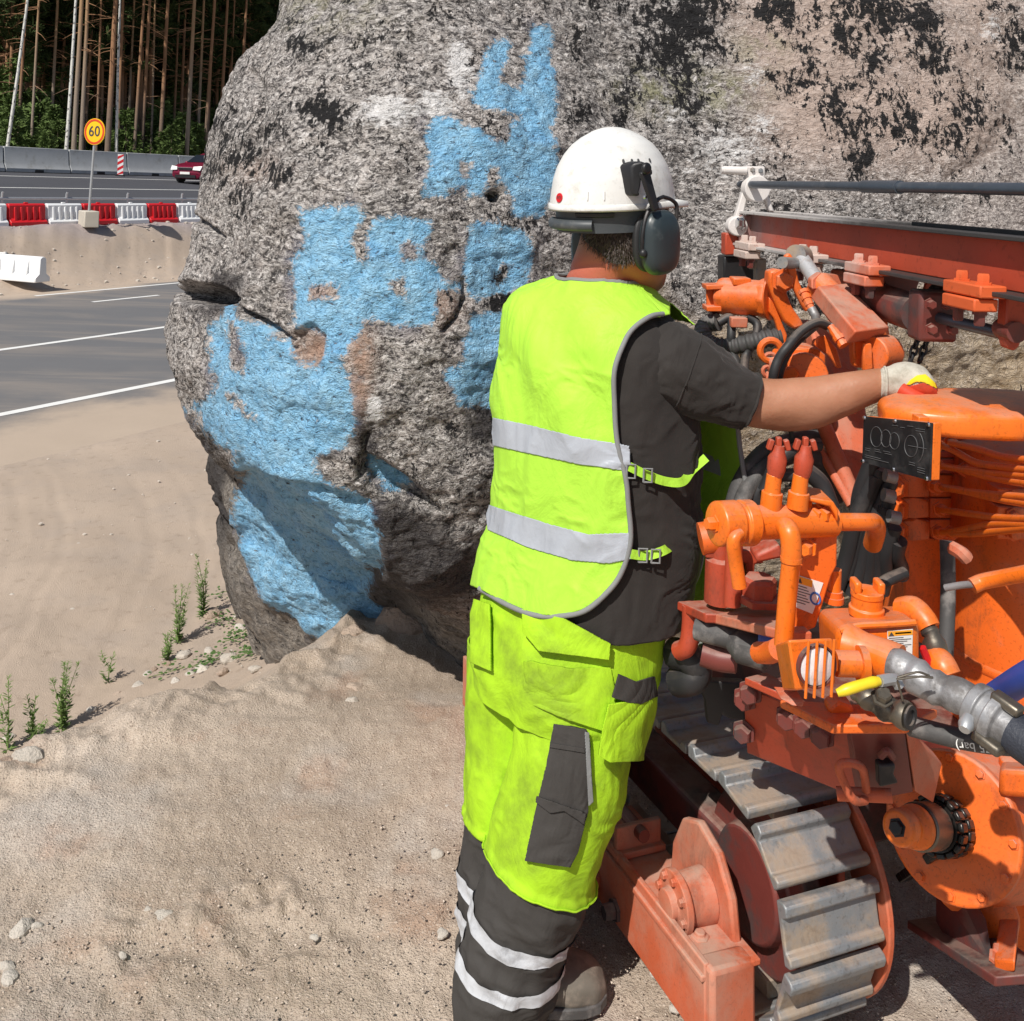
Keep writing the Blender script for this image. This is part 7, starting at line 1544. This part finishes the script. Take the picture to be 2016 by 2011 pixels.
part('arm_socket', MB().prism([T(*HZ(x, y), 1.908) for x, y in ((905, 470), (935, 430), (1010, 410), (1080, 440), (1110, 500), (1115, 545), (1010, 560), (1000, 640), (985, 700), (1000, 740), (920, 730), (905, 600))], RT * -.035), m_black, mo, 30, .006, 3)
part('arm_pivot', MB().lathe([(0, .012), (.006, .012), (.009, .008)], T(*HZ(1035, 480), 1.890), RT, 18), m_black, mo, 35, .002)
part('arm_screw', MB().lathe([(0, .004), (.004, .003)], T(*HZ(1030, 745), 1.905), RT, 10), m_chrome, mo)
mcl = HC - RT * .098 - ez * .03; muff(-1, mcl)

# --- glove: palm on the lid, five bent fingers
m_glove = fabric('glove_knit', (.50, .475, .41), .6, .9, (.26, .23, .18), 700, .45, .70, .7, 26)
m_gly = fabric('glove_yellow', (.78, .62, .02), .3, .8, (.40, .30, .08), 400, .5, .75, .5, 30); m_glr = fabric('glove_red_palm', (.52, .055, .025), .4, .6, (.22, .05, .03), 400, .5, .75, .5, 30)
gl = MB(); lidz = LC[2] + .006
w0, k0 = D(1668, 722, 1.94), D(1728, 722, 1.93)
gm = [(D(1660, 724, 1.94), .033, .030), (D(1676, 721, 1.94), .031, .031), (D(1690, 718, 1.94), .036, .032), (D(1708, 715, 1.935), .045, .032), (D(1730, 717, 1.925), .050, .029), (D(1748, 722, 1.92), .048, .025), (D(1760, 730, 1.915), .036, .018)]
gd_ = nrm(gm[-1][0] - gm[0][0]); gs = nrm(np.cross(gd_, ez)); gu = np.cross(gs, gd_)
P_g = loft([(c, gs * a, gu * b, 2.4) for c, a, b in gm], 60, 60); P_g = P_g + gnorm(P_g) * (fbm(P_g, 30, 2, 3) * .0016)[..., None]
glove = grid_part('glove', P_g, m_glove, MAN)
for k, (sft, ln_, up0) in enumerate(((-.034, .060, 0), (-.012, .070, .003), (.012, .066, .003), (.034, .052, 0))):
    b0 = D(1742, 722, 1.922) + gs * sft; gq = nrm(gd_ * .55 + eY * .8 - ez * .05); q1 = b0 + gq * ln_ * .45 - ez * .004; q2 = b0 + gq * ln_ * .85 - ez * .016; q3 = b0 + gq * ln_ - ez * .026
    part('glove_finger', MB().tube(cr([b0 - gd_ * .02, q1, q2, q3], 5), [.0115, .0118, .0115, .0108, .0100, .0082], 14), m_glove if k < 2 else m_glr, glove)
tb0 = D(1700, 735, 1.90); part('glove_thumb', MB().tube(cr([tb0, D(1722, 748, 1.885), D(1745, 756, 1.88), D(1760, 757, 1.88)], 5), [.014, .0145, .014, .013, .009], 14), m_glr, glove)
S_g = Surf(P_g)
S_g.patch(DP([(1708, 727), (1718, 716), (1730, 708), (1746, 706), (1764, 722), (1768, 734), (1757, 729), (1742, 722), (1728, 722), (1718, 727)]), .0022, 3, 'yellow_coating', m_gly, glove, .001)
S_g.patch(DP([(1696, 748), (1710, 736), (1720, 727), (1742, 722), (1757, 728), (1768, 736), (1772, 768), (1690, 768)]), .0024, 3, 'red_coating', m_glr, glove, .001)
part('glove_cuff', MB().tube(list(P_g[6]) + [P_g[6][0]], .003, 6), m_glove, glove)
# ------------------------------------------------------------------ stones, gravel, weeds, litter
def stone_mesh(seed, n=14):
    rg = np.random.default_rng(seed); mb = MB().ball((0, 0, 0), 1, n, (1, rg.uniform(.65, .95), rg.uniform(.45, .7)))
    V = np.array(mb.v); k = 1 + .38 * vnoise(V, 1.2, seed) + .18 * vnoise(V, 2.6, seed + 5); mb.v = [tuple(q) for q in V * k[:, None]]; return mb.mesh('stone', None, 28)
def m_stone(nm, a, b):
    t = NT(nm); oi = t.n('ShaderNodeObjectInfo'); c = t.mix(oi.outputs['Random'], a, b); c = t.mix(t.noise(3, 5, .7), c, sc3(a, .7), 'MULTIPLY') if False else t.mix(t.ramp(t.noise(3, 5, .7), .4, .7, 0, .4), c, sc3(b, .6))
    return t.done(c, .9, 0, t.bump(t.noise(6, 4), .4, .1), .2)
ms_a = m_stone('pale_stone', (.48, .43, .37), (.58, .53, .47)); ms_b = m_stone('brown_stone', (.34, .25, .19), (.45, .36, .29))
SM = [stone_mesh(s) for s in (1, 2, 3, 4)]
for m_ in SM: m_.materials.append(ms_a)
def put_stone(p, r, mat, k, label, group=None):
    o = bpy.data.objects.new('stone', SM[k % 4]); SC.collection.objects.link(o)
    o.matrix_basis = Matrix.Translation(Vector(tuple(p))) @ Matrix.Rotation(rnd.uniform(0, 6.28), 4, 'Z') @ Matrix.Rotation(rnd.uniform(-.3, .3), 4, 'X') @ Matrix.Scale(r, 4)
    o.material_slots[0].link = 'OBJECT'; o.material_slots[0].material = mat
    return tag(o, label, 'stone', group)
p = land_hit(785, 1246); p[2] += .035; o = put_stone(p, .105, ms_b, 1, 'rounded beige stone lying against the foot of the boulder'); o.scale = (.11, .09, .115)
EDGE = [(690, 1253, .05), (345, 1345, .035), (290, 1330, .03), (420, 1215, .05), (475, 1240, .035), (455, 1300, .05), (300, 1325, .028), (360, 1295, .035), (395, 1320, .04), (440, 1325, .032), (500, 1320, .03), (270, 1355, .03), (230, 1370, .022), (590, 1355, .028), (510, 1365, .024), (700, 1360, .028), (50, 1500, .045), (20, 1455, .03), (640, 1380, .02), (180, 1400, .022), (690, 1385, .02), (330, 1310, .026), (410, 1285, .03), (375, 1330, .024)]
for k, (x, y, r) in enumerate(EDGE):
    g = land_hit(x, y); z = g[2]
    put_stone((g[0], g[1], z + r * .12), r, ms_a if k % 3 else ms_b, k, 'pale stone on the crumbling edge of the sandy bank', 'stones on the bank edge')
for k, (x, y, r) in enumerate([(160, 1775, .014), (45, 1825, .030), (20, 1925, .022), (320, 1805, .020), (15, 1905, .018), (880, 1590, .015), (620, 1845, .010), (860, 1680, .014), (75, 1822, .012), (240, 1880, .012), (735, 1470, .016), (290, 1790, .008), (1290, 1910, .018), (1410, 1990, .015), (1330, 1985, .012), (870, 1838, .012)]):
    g = G(x, y); put_stone((g[0], g[1], -r * .12), r, ms_a, k, 'small pale stone lying loose on the sandy ground', 'loose stones on the sand')
# loose grit: thousands of small pebbles joined as one mass
def grit():
    rg = np.random.default_rng(4); base = []
    for s in range(6):
        mb = MB().ball((0, 0, 0), 1, 6, (1, .8, .55)); V = np.array(mb.v) * (1 + .25 * np.random.default_rng(s).normal(0, 1, (len(mb.v), 1)).clip(-1, 1)); base.append((V, np.array(mb.f)))
    VV, FF, CC = [], [], []; o = 0
    for k in range(11000):
        y = 2050 - (2050 - 1235) * rg.random() ** .8; x = rg.uniform(-60, 2070); g = G(x, y)
        if g[1] > 3.65: continue
        z, s_, md = land(np.array([g[0]]), np.array([g[1]])); 
        if md[0] > .35: continue
        V, Fc = base[rg.integers(6)]; r = .0011 + .0032 * rg.random() ** 4; a = rg.uniform(0, 6.28); c_, s__ = math.cos(a), math.sin(a)
        W_ = V @ np.array(((c_, -s__, 0), (s__, c_, 0), (0, 0, 1))) * r + np.array((g[0], g[1], z[0] + r * .1 + .001)); VV.append(W_); FF.append(Fc + o); o += len(V); CC.append(np.full(len(V), rg.random()))
    me = bpy.data.meshes.new('gravel'); me.from_pydata(np.concatenate(VV).tolist(), [], np.concatenate(FF).tolist())
    at = me.attributes.new('tone', 'FLOAT', 'POINT'); at.data.foreach_set('value', np.concatenate(CC).astype(np.float32))
    t = NT('grit'); c = t.mix(t.attr('tone'), (.33, .26, .205), (.60, .51, .43)); me.materials.append(t.done(c, .9, 0, None, .2))
    me.polygons.foreach_set('use_smooth', np.ones(len(me.polygons), bool))
    tag(put('gravel', me), 'fine loose gravel scattered over the sandy ground', 'gravel', kind='stuff')
grit()
def bank_grit():
    rg = np.random.default_rng(9); mb = MB()
    for k in range(2600):
        s = rg.uniform(18.9, 24.5); t = rg.uniform(8, 36); X, Y, _ = along(s, t, 0); z = float(land(X, Y)[0]); r = .012 + .06 * rg.random() ** 6
        mb.ball((X, Y, z + r * .2), r, 5, (1, .8, .55))
    for k in range(2200):
        s = rg.uniform(0, 8); t = rg.uniform(-2, 12); X, Y, _ = along(s, t, 0); z, _, md = land(np.array([X]), np.array([Y]))
        if md[0] < .1 or Y < 2: continue
        r = .005 + .02 * rg.random() ** 6; mb.ball((X, Y, float(z[0]) + r * .2), r, 5, (1, .8, .55))
    tag(part('gravel', mb, ms_a, None, 50), 'stray gravel scattered on the far bank and low sand', 'gravel', kind='stuff')
bank_grit()
m_weed = foliage('weed_green', (.10, .17, .045), (.20, .28, .09)); m_ivy = foliage('low_leaf_green', (.05, .10, .03), (.10, .17, .05))
def weed(x, y, h, seed, label, z=-.08, w=1.0):
    g = land_hit(x, y); zz = g[2]; b = np.array((g[0], g[1], zz - .01)); rg = np.random.default_rng(seed)
    th = thing('weed', label, 'plant', b, 'weeds on the bank edge'); h = h * 1.35 * max(1.0, b[1] / 3.0); st = MB(); lf = MB()
    for q in range(max(1, int(5 * w))):
        dx = rg.normal(0, .02 * w, 2); hh = h * rg.uniform(.55, 1.0); tip = b + np.array((dx[0] + rg.normal(0, .02), dx[1], hh)); mid = b + np.array((dx[0] * .5, dx[1] * .5, hh * .5)); st.tube([b, mid, tip], [.0028, .002, .001], 5)
        for k in range(int(48 * hh / .2)):
            f = rg.random() ** .8; o = b + (tip - b) * f; a = rg.uniform(0, 6.28); l = (.046 - .026 * f) * rg.uniform(.6, 1.2); d = np.array((math.cos(a), math.sin(a), rg.uniform(.1, .8))); d = nrm(d); s = nrm(np.cross(d, ez)) * l * .15
            lf.add([o, o + d * l * .5 + s, o + d * l, o + d * l * .5 - s], [(0, 1, 2, 3)])
    part('stem', st, m_weed, th, 60); part('leaves', lf, m_weed, th, 0)['kind'] = 'stuff'
for k, (x, y, h, w, lb) in enumerate([(122, 1440, .19, 1.2, 'tall bushy green weed on the left bank edge'), (350, 1268, .15, 1, 'feathery weed left of the boulder foot, upper left of the stones'), (400, 1218, .17, 1, 'slender weed beside the boulder at the bank top'), (213, 1345, .12, .4, 'thin single weed standing between two bushier weeds'), (62, 1455, .13, .5, 'small weed right of the photo edge'), (15, 1480, .20, .5, 'dry thin weed at the left photo edge'), (330, 1300, .07, 1, 'short weed among the bank stones'), (72, 1462, .06, 1.2, 'low bright green tuft on the bank edge')]):
    weed(x, y, h, 20 + k, lb, w=w)
def creeper(x, y, n, seed, label):
    g = land_hit(x, y); zz = g[2]; b = np.array((g[0], g[1], zz)); rg = np.random.default_rng(seed); th = thing('creeper', label, 'plant', b, 'low leafy creepers'); lf = MB()
    for k in range(n):
        o = b + np.array((rg.normal(0, .05), rg.normal(0, .07), 0)); o[2] = float(land(o[0], o[1])[0]) + rg.uniform(.012, .045); a = rg.uniform(0, 6.28); d = nrm((math.cos(a), math.sin(a), rg.uniform(-.2, .5))); s = nrm(np.cross(d, ez)); l = rg.uniform(.012, .026)
        lf.add([o, o + d * l * .35 + s * l * .42, o + d * l * .8 + s * l * .35, o + d * l, o + d * l * .8 - s * l * .35, o + d * l * .35 - s * l * .42], [(0, 1, 2, 3), (0, 3, 4, 5)])
    part('leaves', lf, m_ivy, th, 0)['kind'] = 'stuff'
    part('runner', MB().tube(cr([b + np.array((-.08, -.05, .008)), b + np.array((0, 0, .012)), b + np.array((.07, .06, .01))], 5), .002, 5), m_weed, th)
for k, (x, y, n, lb) in enumerate([(470, 1262, 70, 'dark leafy creeper against the boulder, upper clump'), (490, 1290, 60, 'dark leafy creeper under the boulder corner'), (405, 1312, 55, 'leafy creeper on pale stones left of the boulder'), (440, 1225, 50, 'creeper leaves hugging the left boulder face'), (330, 1330, 25, 'small creeper sprig on the bank edge'), (445, 1170, 26, 'topmost creeper sprig along the boulder edge')]): creeper(x, y, n, 60 + k, lb)
def scrap(name, x, y, z, r, mat, label, cat, seed):
    g = G(x, y, z); rg = np.random.default_rng(seed); mb = MB(); n = 9
    top = [g + np.array((math.cos(a) * r * rg.uniform(.5, 1.2), math.sin(a) * r * rg.uniform(.4, 1), .003 + r * rg.uniform(.05, .35))) for a in np.linspace(0, 6.28, n + 1)[:-1]]
    mb.prism(top, (0, 0, -.002 - r * .05)); tag(part(name, mb, mat, None, 30), label, cat)
scrap('paint_flake', 824, 1341, float(land_hit(824, 1341)[2]) + .004, .018, simple('blue_flake', (.16, .45, .76), .6, 0, .1, 20, None, bump=0), 'light blue paint flake lying on the gravel', 'paint flake', 1)
gl_ = T(265, 527, 22.6); scrap('litter', 265, 527, float(land(gl_[0], gl_[1])[0]) + .02, .10, simple('lime_plastic', (.42, .72, .08), .5, 0, .1, 5, None, bump=0), 'bright green piece of litter on the sand bank', 'litter', 2)
g = G(1300, 1890); th = thing('dry_tuft', 'tuft of dry brown moss on the gravel beside the track', 'plant', g); tm = MB(); rg = np.random.default_rng(2)
for k in range(260):
    o = g + np.array((rg.normal(0, .016), rg.normal(0, .02), .001)); d = nrm((rg.normal(), rg.normal(), .7)); s = nrm(np.cross(d, ez)) * .0009; l = rg.uniform(.006, .016); tm.add([o - s, o + s, o + d * l], [(0, 1, 2)])
part('blades', tm, simple('dry_brown', (.14, .07, .035), .9, 0, .3, 30, None, bump=0), th, 0)['kind'] = 'stuff'
